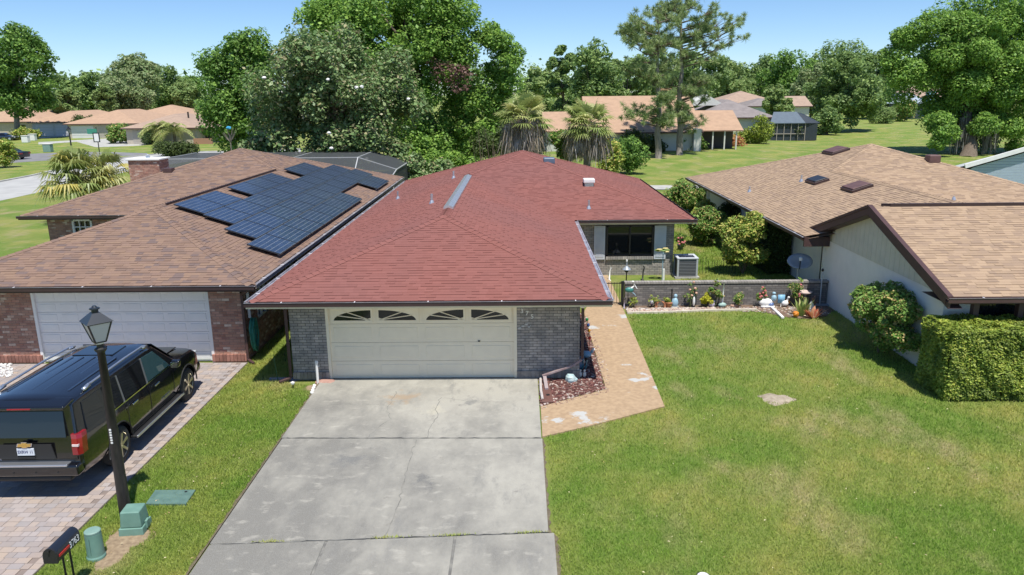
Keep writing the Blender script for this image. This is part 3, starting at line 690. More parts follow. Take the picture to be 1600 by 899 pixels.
text=M('number_white',(.75,.75,.72),rough=.4)
for ch,px,py in(('3',815.5,486.5),('7',823.5,490),('5',831.5,495)): 
    q=aty(px,py,19.245); text_part(ch,'house_number',text,mh,.17,frame4(q-ABS[mh.name],(1,0,0),(0,0,1)),.006)
q=aty(819,510,19.24)
mb=MB()
for k,(dx,dz,s) in enumerate(((-.12,-.06,.03),(-.03,0,.028),(.06,.05,.025),(.13,-.02,.022))):
    mb.blob((q.x+dx,19.245,q.z+dz),s*1.6,.01,s,6,4); mb.bar((q.x+dx,19.245,q.z+dz),(q.x+dx+.05,19.245,q.z+dz+.05),.012,.01)
build(mb,'wall_bird_ornament',M('pewter',(.45,.45,.44),rough=.5),mh)
# downspouts: right corner with horizontal run, left corner
downspout(mh,[(1.95,18.55,2.30),(1.62,19.12,2.08),(1.62,19.12,.62)])
downspout(mh,[(1.60,19.10,.60),(1.35,19.04,.45),(.55,18.95,.20)],mat=M('galv_brown',(.34,.27,.27),(.22,.15,.15),scale=5,rough=.45))
downspout(mh,[(-6.55,18.62,2.30),(-6.24,19.15,2.05),(-6.24,19.15,.12),(-6.5,18.95,.07)])
build(MB().lathe([(.02,-.10),(.085,-.06),(.10,.02),(.06,.09),(.03,.11)],(1.60,18.95,2.17),10),'floodlight',WHITE,mh,smooth=True)
# ================= left house =================
lh=thing('house','left neighbouring red brick house with mottled brown shingle roof','house',(-14,34,0))
LX1,LY0,LZ=-7.42,20.12,2.46; w=4.72; LX0=LX1-2*w; LW0=-22.2; LWY=33.05; LBY=47.6
lhw=(LX1-LW0)/2; lmx=(LX1+LW0)/2; lrx=LX1-w; lrz=LZ+PIT*w; laz=LZ+PIT*lhw; lay=LWY+lhw; lay2=max(lay+.05,LBY-lhw); lry1=LWY+w
A=(LX0,LY0,LZ);B=(LX1,LY0,LZ);Cc=(lrx,LY0+w,lrz);D=(lrx,lry1,lrz);E_=(LX0,LWY,LZ);F_=(LW0,LWY,LZ);G_=(lmx,lay,laz);H_=(lmx,lay2,laz);I_=(LW0,lay2+lhw,LZ);J_=(LX1,lay2+lhw,LZ);K_=(LX1,lry1,LZ)
LBY=lay2+lhw
planes=[[A,B,Cc],[B,K_,D,Cc],[K_,J_,H_,G_,D],[F_,E_,D,G_],[A,Cc,D,E_],[F_,G_,H_,I_],[I_,H_,J_]]
lrf=deck(lh,planes,BRSH); shingles(lrf,planes,BRSH,w0=.15,w1=.34,ind_planes=(0,),simple=(4,5,6)); caps(lrf,[(A,Cc,'h'),(B,Cc,'h'),(Cc,D,'r'),(D,G_,'h'),(F_,G_,'h'),(J_,H_,'h'),(I_,H_,'h')],BRSH,PIT)
build(MB().bar((lrx+.12,LY0+w+.6,lrz-.0),(lrx+.12,lry1-.4,lrz+.0),.05,.09),'ridge_flashing',DKBR,lrf)
gutter(lh,(LX0,LY0,LZ),(LX1+.1,LY0,LZ),(0,-1,0),fascia=DKBR); gutter(lh,(LX1,LY0,LZ),(LX1,LBY,LZ),(1,0,0),matf=M('weathered_gutter',(.42,.36,.33),(.30,.25,.23),scale=3,rough=.5,metal=.3),fascia=DKBR); gutter(lh,(LW0-.1,LWY,LZ),(LX0,LWY,LZ),(0,-1,0),fascia=DKBR)
sz=LZ-.17
for pts in ([(LX0,LY0,sz),(LX1,LY0,sz),(LX1,20.8,sz),(LX0,20.8,sz)],[(-8.05,20.8,sz),(LX1,20.8,sz),(LX1,LBY,sz),(-8.05,LBY,sz)],[(LW0,LWY,sz),(LX0,LWY,sz),(LX0,33.7,sz),(LW0,33.7,sz)]): soffit(lh,pts,DKBR)
dX0,dX1=-13.95,-8.98; LWALL=20.74
brick_wall(lh,(-16.3,LWALL,0),(1,0,0),(0,-1,0),dX0+16.3,2.29,RDBR,RDMO,ind=0)
brick_wall(lh,(dX1,LWALL,0),(1,0,0),(0,-1,0),-8.0-dX1,2.29,RDBR,RDMO,ind=150)
brick_wall(lh,(-8.0,LWALL+.02,0),(0,1,0),(1,0,0),9.5,2.29,RDBR,RDMO,holes=[(1.2,2.0,.95,2.0),(4.2,5.8,.95,2.0)])
for (a,b) in((LWALL+1.2,LWALL+2.0),(LWALL+4.2,LWALL+5.8)):
    wv=build(MB().box(-8.08,-8.05,a+.02,b+.02,.95,2.0),'window',GLASSD,lh); f=MB()
    for q in((a,a+.05,.95,2),(b-.05,b,.95,2),(a,b,.95,1.0),(a,b,1.95,2.0),((a+b)/2-.025,(a+b)/2+.025,.95,2)): f.box(-8.06,-7.985,q[0]+.02,q[1]+.02,q[2],q[3])
    build(f,'window_frame',WHITE,wv)
build(MB().box(-8.12,-8.0,LWALL+9.55,LBY-.7,0,2.29),'side_wall',RDBR,lh); build(MB().box(-21.4,-8.0,LBY-.85,LBY-.7,0,2.29),'rear_wall',RDBR,lh); build(MB().box(-16.3,-16.2,LWALL+.02,33.7,0,2.29),'side_wall',RDBR,lh); build(MB().box(-21.5,-21.38,33.8,LBY-.7,0,2.29),'side_wall',RDBR,lh)
for k,wm in((0,(-16.32,dX0)),(1,(dX1,-7.98))):
    mb=MB(); x=wm[0]
    while x<wm[1]-.03: mb.box(x+.005,min(x+.098,wm[1]),LWALL-.07,LWALL+.02,.04,.25); x+=.105
    build(mb,'brick_plinth',M('plinth_red_brick',(.33,.16,.12),(.26,.12,.09),scale=7,rough=.9,rv=.25),lh,kind='stuff')
fr=MB(); fr.box(dX0-.06,dX0+.02,LWALL-.015,LWALL+.10,0,2.24); fr.box(dX1-.02,dX1+.06,LWALL-.015,LWALL+.10,0,2.24); fr.box(dX0,dX1,LWALL-.015,LWALL+.1,2.13,2.29); build(fr,'door_frame',OFFW,lh)
garage_door(lh,dX0+.02,dX1-.02,LWALL+.05,2.14,OFFW,8,7,label='off-white sectional garage door behind the black car')
# rear wing wall with small lattice window
wa=aty(115,347,33.72); wb=aty(143,360,33.72)
holes=[(wa.x+21.4,wb.x+21.4,1.25,2.12)]
brick_wall(lh,(-21.4,33.72,0),(1,0,0),(0,-1,0),5.2,2.29,RDBR,RDMO,holes=holes)
wv=build(MB().box(wa.x,wb.x,33.78,33.80,1.25,2.12),'window',GLASSW,lh); f=MB()
for k in range(4): x=wa.x+(wb.x-wa.x)*k/3; f.box(x-.02,x+.02,33.70,33.79,1.25,2.12)
for k in range(4): z=1.25+.87*k/3; f.box(wa.x,wb.x,33.705,33.785,z-.02,z+.02)
f.box(wa.x-.08,wa.x,33.69,33.8,1.2,2.17); f.box(wb.x,wb.x+.08,33.69,33.8,1.2,2.17); f.box(wa.x-.08,wb.x+.08,33.69,33.8,2.12,2.2); build(f,'window_frame',WHITE,wv)
# chimney and roof vent
c=aty(229,262,42.6); ch=brick_wall(lh,(c.x-.85,42.3,0),(1,0,0),(0,-1,0),1.7,c.z+.42,RDBR,RDMO,z0=c.z-.9,name='chimney')
brick_wall(lh,(c.x+.85,42.32,0),(0,1,0),(1,0,0),1.2,c.z+.42,RDBR,RDMO,z0=c.z-.9,name='chimney_side')
build(MB().box(c.x-.95,c.x+.95,42.2,43.6,c.z+.42,c.z+.52),'chimney_cap',WHITE,lh,bevel=.02); build(MB().lathe([(.12,0),(.10,.12),(.13,.14),(.05,.2)],(c.x,42.9,c.z+.52),10),'chimney_cowl',GALV,lh)
q=onsurf(264,268,lambda x,y:LZ+PIT*(y-LWY)); z=q.z
build(MB().box(q.x-.22,q.x+.22,q.y-.2,q.y+.2,z-.05,z+.17),'roof_vent',PURBR,lrf,bevel=.02)
downspout(lh,[(-7.55,20.2,2.3),(-7.93,20.66,2.05),(-7.93,20.66,.10),(-7.7,20.45,.06)])
gw=thing('courtyard_wall','low red brick courtyard wall showing above the left garage roof','wall',(-20,29,0))
for a,b,yy,L_ in((48,62,30.5,.9),):
    q=aty(60,366,32.2)
brick_wall(gw,(-20.0,32.2,0),(1,0,0),(0,-1,0),1.0,1.35,RDBR,RDMO); brick_wall(gw,(-19.0,32.21,0),(0,1,0),(1,0,0),.5,1.35,RDBR,RDMO); build(MB().box(-20.08,-18.92,32.12,32.75,1.35,1.42),'coping',CONC2,gw)
brick_wall(gw,(-24.5,30.6,0),(1,0,0),(0,-1,0),4.9,.75,RDBR,RDMO); build(MB().box(-24.6,-19.5,30.52,30.80,.75,.81),'coping',CONC2,gw)
# ================= right house =================
rh=thing('house','right neighbouring cream house with tan shingle roof and vertical siding gable','house',(16,32,0))
RZ=2.46; RX0=10.12; RBY=46.2; p=PIT; gr=10.66; gy0=18.35; gyr=23.1; grz=RZ+.33*(gyr-gy0)
RA=7.5; rax=RX0+RA; ray=RBY-RA; raz=RZ+p*RA; rX1=rax+RA; rWY=ray-RA; srx=14.5; srz=RZ+p*(srx-RX0); sy1=rWY+(srz-RZ)/p
near_y=26.65
XE=27.
# left plane (two convex pieces), main front plane, back plane, gable front and back slopes
planes=[[(gr,gy0,RZ),(XE,gy0,RZ),(XE,gyr,grz),(gr,gyr,grz)],
 [(RX0,near_y,RZ),(srx,near_y-2.6,srz),(srx,sy1,srz),(RX0,sy1,RZ)],[(RX0,sy1,RZ),(srx,sy1,srz),(rax,ray,raz),(RX0,RBY,RZ)],
 [(srx,sy1,srz),(2*srx-RX0,rWY,RZ),(rX1,rWY,RZ),(rax,ray,raz)],
 [(rX1,rWY,RZ),(rX1,RBY,RZ),(rax,ray,raz)],[(RX0,RBY,RZ),(rax,ray,raz),(rX1,RBY,RZ)],
 [(gr,gyr,grz),(XE,gyr,grz),(XE,gyr+4.4,grz-1.45),(gr,gyr+4.4,grz-1.45)],
 [(srx,near_y-2.6,srz),(2*srx-RX0,near_y-2.6,RZ),(2*srx-RX0,rWY,RZ),(srx,sy1,srz)]]
rrf=deck(rh,planes,TNSH); shingles(rrf,planes,TNSH,w0=.15,w1=.34,ind_planes=(0,),simple=(4,5,6,7))
caps(rrf,[((srx,near_y-2.6,srz),(srx,sy1,srz),'r'),((srx,sy1,srz),(rax,ray,raz),'h'),((RX0,RBY,RZ),(rax,ray,raz),'h'),((rX1,rWY,RZ),(rax,ray,raz),'h')],TNSH,p)
build(MB().bar((11.3,gyr+.05,grz+.05),(XE,gyr+.05,grz+.05),.10,.09),'ridge_flashing',DKBR,rrf)
build(MB().bar((11.35,gyr+.05,grz+.05),(11.2,gyr+.35,grz+.02),.09,.08),'ridge_flashing',DKBR,rrf)
# rake boards of the gable
mb=MB(); ar=Vector((gr-.03,gyr,grz+.03)); ft=Vector((gr-.03,gy0-.1,RZ+.0)); bk=Vector((gr-.03,gyr+4.55,grz-1.47))
for a,b in((ar,ft),(ar,bk)): mb.prism([a,b,b-Vector((0,0,.26)),a-Vector((0,0,.26))],(.06,0,0)); mb.prism([a+Vector((-.03,0,.045)),b+Vector((-.03,0,.045)),b+Vector((-.03,0,-.04)),a+Vector((-.03,0,-.04))],(.14,0,0))
build(mb,'rake_board',PURBR,rh)
mb=MB(); mb.poly([ar-Vector((0,0,.27)),ft-Vector((0,0,.27)),ft-Vector((-.38,0,.27)),ar-Vector((-.38,0,.27))]); mb.poly([ar-Vector((0,0,.27)),bk-Vector((0,0,.27)),bk-Vector((-.38,0,.27)),ar-Vector((-.38,0,.27))]); build(mb,'soffit',PURBR,rh)
gutter(rh,(gr-.05,gy0,RZ),(XE,gy0,RZ),(0,-1,0),matf=PURBR,fascia=PURBR,size=.13); gutter(rh,(RX0,near_y,RZ),(RX0,RBY,RZ),(-1,0,0),matf=PURBR,fascia=PURBR)
build(MB().box(RX0-.03,11.0,near_y-.06,near_y+.02,RZ-.36,RZ-.02),'fascia_end',PURBR,rh)
sz=RZ-.18
for pts in([(RX0,near_y,sz),(11.4,near_y,sz),(11.4,RBY,sz),(RX0,RBY,sz)],[(gr,gy0,sz),(XE,gy0,sz),(XE,19.6,sz),(gr,19.6,sz)]): soffit(rh,pts,PURBR)
# gable wall: stucco below, vertical boards above
def gz(y): return grz-.30-abs(y-gyr)*.33
mb=MB(); mb.prism([(11.02,19.1,0),(11.02,27.3,0),(11.02,27.3,2.3),(11.02,19.1,2.3)],(.15,0,0)); build(mb,'gable_wall',STUCCO,rh)
SIDING=M('cream_siding',(.68,.63,.50),(.62,.575,.46),scale=3,rough=.8)
y=19.75; bi=0
while y<26.4:
    a,b=y+.006,min(y+.294,26.4); z1a,z1b=max(gz(a),2.32),max(gz(b),2.32)
    t=MB().prism([(10.985,a,2.30),(10.985,b,2.30),(10.985,b,z1b+.22),(10.985,a,z1a+.22)],(.04,0,0)); build(t,'siding_board',SIDING,rh); y+=.30
build(MB().prism([(11.0,19.3,2.3),(11.0,27.0,2.3),(11.0,27.0,2.4),(11.0,gyr,grz-.1),(11.0,19.3,2.4)],(.1,0,0)),'gable_backing',M('siding_gap',(.34,.30,.23),rough=.9),rh)
build(MB().box(11.35,11.5,27.31,RBY-.6,0,2.3),'side_wall',STUCCO,rh); build(MB().box(11.02,11.5,27.2,27.3,0,2.3),'wall_return',STUCCO,rh)
build(MB().box(11.18,26.5,19.12,19.25,0,2.3),'front_wall',STUCCO,rh); build(MB().box(11.2,25,RBY-.75,RBY-.6,0,2.3),'rear_wall',STUCCO,rh)
for px in (1522,1592):
    q=aty(px,475,18.75); build(MB().box(q.x-.07,q.x+.07,18.62,18.78,0,sz),'porch_post',PURBR,rh)
q=aty(1560,480,19.1); build(MB().box(q.x-.6,q.x+1.8,19.08,19.125,.8,2.1),'window',GLASSD,rh)
# skylights, vents
zl2=lambda x,y:RZ+p*(x-RX0)
def onroof(px,py,zf):
    return onsurf(px,py,zf)
def skylight(px,py,sx,sy,mat,name,h=.12):
    q=onroof(px,py,zl2); M3=Matrix.Rotation(-math.atan(p),3,'Y'); nrm=M3@Vector((0,0,1))
    s=build(MB().obox(q+nrm*h*.4,(sx/2+.06,sy/2+.06,h*.6),M3),name,DKBR,rrf,bevel=.015)
    build(MB().obox(q+nrm*(h+.02),(sx/2,sy/2,.03),M3),'skylight_pane' if name=='skylight' else 'hatch_lid',mat,rrf,bevel=.02)
UMB=M('umber_lid',(.14,.075,.065),(.10,.055,.05),scale=4,rough=.55)
SKD=M('skylight_dark',(.02,.021,.024),rough=.4); skylight(1277,284,.55,1.1,SKD,'skylight'); skylight(1339,294.5,.75,1.05,UMB,'roof_hatch'); skylight(1306,237.5,.8,1.3,UMB,'roof_hatch')
pipe(rrf,1171,300,zl2,.25); pipe(rrf,1252,284,zl2,.3); 
zf2=lambda x,y:RZ+p*(y-rWY); q=onroof(1457,252,zf2); build(MB().box(q.x-.28,q.x+.28,q.y-.25,q.y+.25,q.z-.1,q.z+.3),'roof_vent',UMB,rrf,bevel=.06)
pipe(rrf,1490,312,zf2,.15,.04)
# ================= black SUV =================
PAINT=M('black_paint',(.006,.006,.007),rough=.16,spec=.5,coat=1.)
CHROME=M('chrome',(.75,.76,.78),rough=.12,metal=1.)
SATIN=M('satin_silver',(.62,.64,.67),rough=.28,metal=.85)
TYRE=M('tyre',(.022,.022,.022),(.035,.034,.032),scale=12,rough=.85)
RIM=M('wheel_alloy',(.55,.52,.42),rough=.28,metal=.9)
PLAST=M('black_plastic',(.018,.018,.019),rough=.55)
REDL=M('red_lens',(.26,.010,.014),rough=.12,coat=.8)
TINT=M('tinted_glass',(.006,.007,.008),rough=.04,spec=.6,coat=.5)
TINT2=M('clear_tint_glass',(.03,.07,.075),rough=.05,spec=.6,coat=.5)
SC=1.04
suv=thing('parked_car','large black SUV parked on the paver driveway before the white garage door','SUV',(-9.44,15.87,.042),rz=.02); suv.scale=(SC,SC,SC)
def sp(mb,name,mat,parent=suv,**k): return build(mb,name,mat,parent,local=True,**k)
def section(y,zb,w,zs,wt,zt,zc):
    pr=[(0,zb),(w-.16,zb),(w-.04,zb+.07),(w-.005,zb+.2),(w,.72),(w-.005,.90),(w-.03,zs-.04),(w-.05,zs),(wt+.015,zt-.06),(wt-.03,zt-.005),(wt-.14,zt+.03),(wt*.45,zc-.004),(0,zc)]
    out=[]
    for x,z in pr:
        yy=y
        if y<-2.5 and z>1.05: yy=y+(z-1.05)*.26
        out.append((x,yy,z))
    return out
ST=[(-2.76,.46,.955,1.16,.80,1.80,1.86),(-2.70,.42,.995,1.16,.825,1.82,1.885),(-2.3,.40,1.01,1.16,.835,1.825,1.90),(-1.4,.38,1.015,1.15,.835,1.825,1.905),(-.5,.36,1.015,1.145,.835,1.825,1.905),(.3,.36,1.015,1.14,.83,1.815,1.895),(.72,.36,1.015,1.14,.815,1.78,1.855),(1.50,.36,1.015,1.13,.955,1.16,1.22),(1.9,.36,1.01,1.12,.95,1.145,1.215),(2.45,.36,.995,1.07,.93,1.10,1.165),(2.68,.40,.95,.98,.87,1.02,1.07),(2.80,.45,.88,.88,.80,.92,.95)]
V=[];Fc=[];np_=13
for s in ST:
    h=section(*s); ring=h+[(-x,y,z) for x,y,z in reversed(h[1:-1])]; V+=ring
R_=2*np_-2
for i in range(len(ST)-1):
    for k in range(R_): Fc.append((i*R_+k,i*R_+(k+1)%R_,(i+1)*R_+(k+1)%R_,(i+1)*R_+k))
Fc.append(tuple(reversed(range(R_)))); Fc.append(tuple((len(ST)-1)*R_+k for k in range(R_)))
mb=MB(); mb.add(V,[tuple(reversed(f)) for f in Fc],0)
body=sp(mb,'body',PAINT)
bm=bmesh.new(); bm.from_mesh(body.data); bmesh.ops.recalc_face_normals(bm,faces=bm.faces); bm.to_mesh(body.data); bm.free()
for ax in(-1.42,1.90):
    for sd in(-1,1):
        t=MB().lathe([(.475,sd*.62),(.475,sd*1.2)] if sd>0 else [(.475,-1.2),(.475,-.62)],(0,ax,.40),28,axis='x')
        c=bpy.data.objects.new('cut',mesh_of('cut',t.v,t.f,PLAST)); COL.objects.link(c); c.parent=suv
        bm=bmesh.new(); bm.from_mesh(c.data); bmesh.ops.recalc_face_normals(bm,faces=bm.faces); bm.to_mesh(c.data); bm.free()
        md=body.modifiers.new('b','BOOLEAN'); md.object=c; md.operation='DIFFERENCE'; md.solver='EXACT'
        bpy.context.view_layer.update(); dg=bpy.context.evaluated_depsgraph_get(); me=bpy.data.meshes.new_from_object(body.evaluated_get(dg)); body.modifiers.clear(); body.data=me; bpy.data.objects.remove(c)
b=body.modifiers.new('bev','BEVEL'); b.width=.022; b.segments=3; b.limit_method='ANGLE'; b.angle_limit=rad(30)
body.data.polygons.foreach_set('use_smooth',[True]*len(body.data.polygons)); body.modifiers.new('wn','WEIGHTED_NORMAL')
body.data.materials.clear(); body.data.materials.append(PAINT)
# side glass lies on the plane from belt (x=.965,z=1.15) to roof edge (x=.845,z=1.77)
def gl(y,z,sd,off=.012): x=.966-(z-1.15)*(.966-.848)/(1.77-1.15); return (sd*(x+off),y,z)
for sd in(-1,1):
    wins=[([(.02,1.19),(1.10,1.19),(.98,1.32),(.60,1.69),(.05,1.72)],TINT2),([(-.98,1.19),(-.05,1.19),(-.02,1.72),(-.98,1.73)],TINT),([(-1.42,1.20),(-1.06,1.19),(-1.06,1.73),(-1.36,1.73)],TINT),([(-2.42,1.21),(-1.50,1.20),(-1.44,1.72),(-2.32,1.72)],TINT)]
    for pts,mt in wins:
        P=[gl(y,z,sd) for y,z in pts]; sp(MB().prism(P,(-sd*.02,0,0)),'window',mt)
    mb=MB(); mb.bar(gl(-1.46,1.17,sd,.012),gl(1.18,1.165,sd,.012),.016,.022)
    sp(mb,'window_trim',CHROME)
    for a_,b__ in(((-1.46,1.17),(-1.40,1.74)),((-1.02,1.18),(-1.02,1.74)),((-.01,1.18),(.02,1.73))): sp(MB().bar(gl(*a_,sd),gl(*b__,sd),.013,.025,up=(1,0,0)),'pillar_trim',SATIN if sd>0 else PLAST)
    for yy in(-.72,.30): 
        mb=MB().bar((sd*1.03,yy-.11,1.03),(sd*1.03,yy+.11,1.04),.03,.035); sp(mb,'door_handle',CHROME,bevel=.008)
    mb=MB()
    for a,b_ in(((1.019,-1.02,.50),(1.019,-1.00,1.14)),((1.019,-.03,.45),(1.019,-.03,1.14)),((1.019,1.12,.55),(1.019,1.14,1.12)),((1.019,-1.0,.46),(1.019,1.12,.46))): mb.bar((sd*a[0],a[1],a[2]),(sd*b_[0],b_[1],b_[2]),.006,.008)
    sp(mb,'door_seam',PLAST)
    mb=MB().box(min(sd*.90,sd*1.10),max(sd*.90,sd*1.10),-.98,1.36,.345,.40); sp(mb,'running_board',PLAST,bevel=.015); mb=MB().bar((sd*1.105,-.98,.375),(sd*1.105,1.36,.375),.03,.05); sp(mb,'running_board_trim',SATIN,bevel=.01)
    mb=MB().tube([(sd*.80,-2.05,1.86),(sd*.80,-1.95,1.895),(sd*.80,-.5,1.915),(sd*.79,.35,1.895),(sd*.785,.5,1.85)],.022,8); mb.bar((sd*.80,-2.08,1.865),(sd*.80,-1.85,1.89),.06,.05); mb.bar((sd*.79,.3,1.875),(sd*.785,.52,1.85),.06,.05)
    sp(mb,'roof_rail',SATIN,smooth=True)
    mb=MB().prism([(sd*1.00,1.00,1.15),(sd*1.20,1.02,1.13),(sd*1.23,1.04,1.30),(sd*1.04,1.04,1.31)],(0,.14,0)); m_=sp(mb,'wing_mirror',PAINT,bevel=.03); sp(MB().box(min(sd*1.05,sd*1.21),max(sd*1.05,sd*1.21),1.0,1.02,1.15,1.28),'mirror_glass',CHROME,m_)
    # tail lamp wraps the rear corner
    mb=MB(); zz=[.88,1.02,1.18,1.26]; sh=lambda z:(z-1.05)*.26 if z>1.05 else 0
    for a,c_ in zip(zz[:-1],zz[1:]):
        def ring(z): 
            k=sh(z); w=1.0-max(0,(z-1.15))*.19; return [(sd*(w-.15),-2.785+k,z),(sd*(w-.05),-2.79+k,z),(sd*(w+.012),-2.72+k,z),(sd*(w+.012),-2.56+k,z),(sd*(w-.15),-2.56+k,z)]
        mb.prism(ring(a),Vector(ring(c_)[0])-Vector(ring(a)[0]))
    sp(mb,'tail_lamp',REDL); k=sh(1.08); sp(MB().box(min(sd*.86,sd*.975),max(sd*.86,sd*.975),-2.80+k,-2.70,1.045,1.085),'reverse_lamp',M('pale_lens',(.75,.62,.60),rough=.15,coat=.6))
    for ax in(-1.42,1.90):
        cx=sd*.875; whl=sp(MB().lathe([(.24,-.12),(.355,-.125),(.392,-.10),(.40,-.06),(.40,.06),(.392,.10),(.355,.125),(.24,.12)],(cx,ax,.40),32,axis='x'),'wheel',TYRE,smooth=True)
        rm=MB().lathe([(.10,.02*sd),(.235,.015*sd),(.245,.10*sd),(.262,.125*sd),(.262,-.1*sd),(.1,-.1*sd)],(cx,ax,.40),32,axis='x'); 
        o=build(rm,'rim',RIM,whl,local=True); mb=MB()
        for q in range(6):
            a=q*math.pi/3+.3; d=Vector((0,math.cos(a),math.sin(a))); mb.bar(Vector((cx+sd*.09,ax,.40))+d*.03,Vector((cx+sd*.105,ax,.40))+d*.245,.05,.075,up=(1,0,0))
        mb.lathe([(.075,.06*sd),(.07,.115*sd),(.03,.125*sd)],(cx,ax,.40),14,axis='x'); build(mb,'wheel_spokes',RIM,whl,local=True)
    for ax in(-1.42,1.90): sp(MB().tube([(sd*1.008,ax+.482*math.cos(math.pi*(q/18)*1.08-.12),.40+.482*math.sin(math.pi*(q/18)*1.08-.12)) for q in range(19)],.018,6),'arch_trim',PLAST,smooth=True)
text_part('SUBURBAN','door_lettering',CHROME,suv,.075,frame4((1.03,.70,.60),(0,1,0),(-.05,0,1)),.003,1.1)
# rear: glass, spoiler, brake light, plate, bow-tie emblem, bumper
def rr(x,z,off=.006): return (x,-2.76+(z-1.05)*.26*(z>1.05)-off,z)
sp(MB().prism([rr(-.74,1.20),rr(.74,1.20),rr(.68,1.66),rr(-.68,1.66)],(0,.03,0)),'rear_window',TINT)
mb=MB(); mb.prism([(-.80,-2.76,1.735),(.80,-2.76,1.735),(.83,-2.45,1.80),(-.83,-2.45,1.80)],(0,0,.075)); sp(mb,'rear_spoiler',PAINT,bevel=.025)
sp(MB().box(-.21,.21,-2.772,-2.74,1.757,1.785),'brake_light',REDL,bevel=.006)
sp(MB().prism([rr(-.52,.80,.004),rr(.52,.80,.004),rr(.46,1.08,.004),rr(-.46,1.08,.004)],(0,.02,0)),'plate_recess',PLAST)
sp(MB().box(-.155,.155,-2.785,-2.765,.88,1.02),'licence_plate',M('plate_white',(.62,.66,.72),rough=.4),bevel=.004)
text_part('SXRW 11','plate_text',M('plate_ink',(.05,.06,.16),rough=.5),suv,.085,frame4((0,-2.788,.95),(1,0,0),(0,0,1)),.002,.8)
GOLD=M('gold_emblem',(.75,.50,.14),rough=.25,metal=.8)
e=MB(); bt=[(-.13,-.035),(-.045,-.035),(-.045,-.06),(.045,-.06),(.045,-.035),(.11,-.035),(.13,.035),(.045,.035),(.045,.06),(-.045,.06),(-.045,.035),(-.11,.035)]
e.prism([(x*.95,-2.80+.02,1.085+z*.75) for x,z in bt],(0,-.018,0)); em=sp(e,'emblem',GOLD); e=MB(); e.prism([(x*1.12,-2.775,1.085+z*.98) for x,z in bt],(0,-.012,0)); build(e,'emblem_surround',CHROME,em,local=True)
sp(MB().box(-.16,.16,-2.79,-2.76,.83,.85),'tailgate_handle',PLAST)
text_part('SUBURBAN','tailgate_lettering',CHROME,suv,.055,frame4((-.62,-2.77,.80),(1,0,0),(0,0,1)),.003,1.1)
mb=MB().box(-.97,.97,-2.90,-2.62,.50,.73); sp(mb,'rear_bumper',PAINT,bevel=.05); sp(MB().box(-.78,.78,-2.905,-2.70,.70,.745),'bumper_step',SATIN,bevel=.012); sp(MB().box(-.80,.80,-2.86,-2.5,.40,.50),'bumper_valance',PLAST,bevel=.03)
sp(MB().bar((.05,-2.70,1.24),(.42,-2.672,1.30),.022,.02),'rear_wiper',PLAST); 
for a,b__ in(((-.90,.78),(.90,.78)),((-.91,.78),(-.84,1.66)),((.91,.78),(.84,1.66))): sp(MB().bar(rr(*a,.002),rr(*b__,.002),.008,.008),'tailgate_seam',PLAST)
for x in(-.6,-.2,.2,.6): sp(MB().lathe([(.018,-.004),(.018,.0)],(x,-2.902,.60),8,axis='y'),'parking_sensor',PLAST)
# roof: ribs, sunroof, antenna; glass front
mb=MB()
for x in(-.56,-.34,-.12,.12,.34,.56): mb.bar((x,-2.15,1.893-abs(x)**2*.07),(x,-.35,1.909-abs(x)**2*.07),.05,.018)
sp(mb,'roof_rib',PAINT,bevel=.006); sp(MB().prism([(-.42,-.22,1.895),(.42,-.22,1.895),(.40,.42,1.880),(-.40,.42,1.880)],(0,0,.018)),'sunroof',TINT)
sp(MB().prism([(0-.02,-.02+.35,1.90),(.02,.33,1.90),(.0,.22,1.97)],(0,.05,0)),'roof_antenna',PLAST)
ws=[(-.76,.78,1.77),(.76,.78,1.77),(.90,1.47,1.20),(-.90,1.47,1.20)]; sp(MB().prism([(x,y+.02,z+.02) for x,y,z in ws],(0,.01,.014)),'windscreen',TINT)
sp(MB().prism([(-.62,1.62,1.215),(.62,1.62,1.215),(.58,2.40,1.165),(-.58,2.40,1.165)],(0,0,.022)),'bonnet_bulge',PAINT,bevel=.02)
for sd in(-1,1): sp(MB().box(min(sd*.56,sd*.9),max(sd*.56,sd*.9),2.68,2.80,.78,.96),'headlight',M('head_lens',(.6,.62,.64),rough=.1,coat=.6),bevel=.02)
sp(MB().box(-.95,.95,2.55,2.86,.42,.66),'front_bumper',PAINT,bevel=.06)
# ================= street lamp on the verge =================
LB=(-7.34,12.44); sl_=thing('street_lamp','black lamp post with four-sided frosted lantern beside the SUV','street lamp',(LB[0],LB[1],0)); ABS[sl_.name]=Vector((LB[0],LB[1],.10))
mb=MB().tube([(*LB,-.1),(*LB,.02),(*LB,1.2),(*LB,3.35)],[.115,.110,.095,.062],14); build(mb,'post',M('post_black',(.016,.014,.014),(.035,.030,.028),scale=7,rough=.5,stretch=(3,3,.6)),sl_,smooth=True)
mb=MB().lathe([(.07,3.30),(.10,3.34),(.10,3.37),(.055,3.40),(.05,3.46)],(*LB,0),12); build(mb,'collar',BLACK,sl_); build(MB().lathe([(.075,3.46),(.09,3.48),(.09,3.505),(.07,3.515)],(*LB,0),12),'lantern_seat',WHITE,sl_)
M45=Matrix.Rotation(rad(45),3,'Z')
def rg(h,z): return [Vector((LB[0],LB[1],z))+M45@Vector((sx*h,sy*h,0)) for sx,sy in((-1,-1),(1,-1),(1,1),(-1,1))]
b0,t0=rg(.085,3.50),rg(.185,3.86)
FROST=M('frosted_pane',(.62,.60,.60),rough=.35,alpha=.88)
for k in range(4):
    build(MB().poly([b0[k],b0[(k+1)%4],t0[(k+1)%4],t0[k]]),'lantern_pane',FROST,sl_)
mb=MB()
for k in range(4): mb.bar(b0[k],t0[k],.022); mb.bar(t0[k],t0[(k+1)%4],.024); mb.bar(b0[k],b0[(k+1)%4],.022)
build(mb,'lantern_frame',BLACK,sl_)
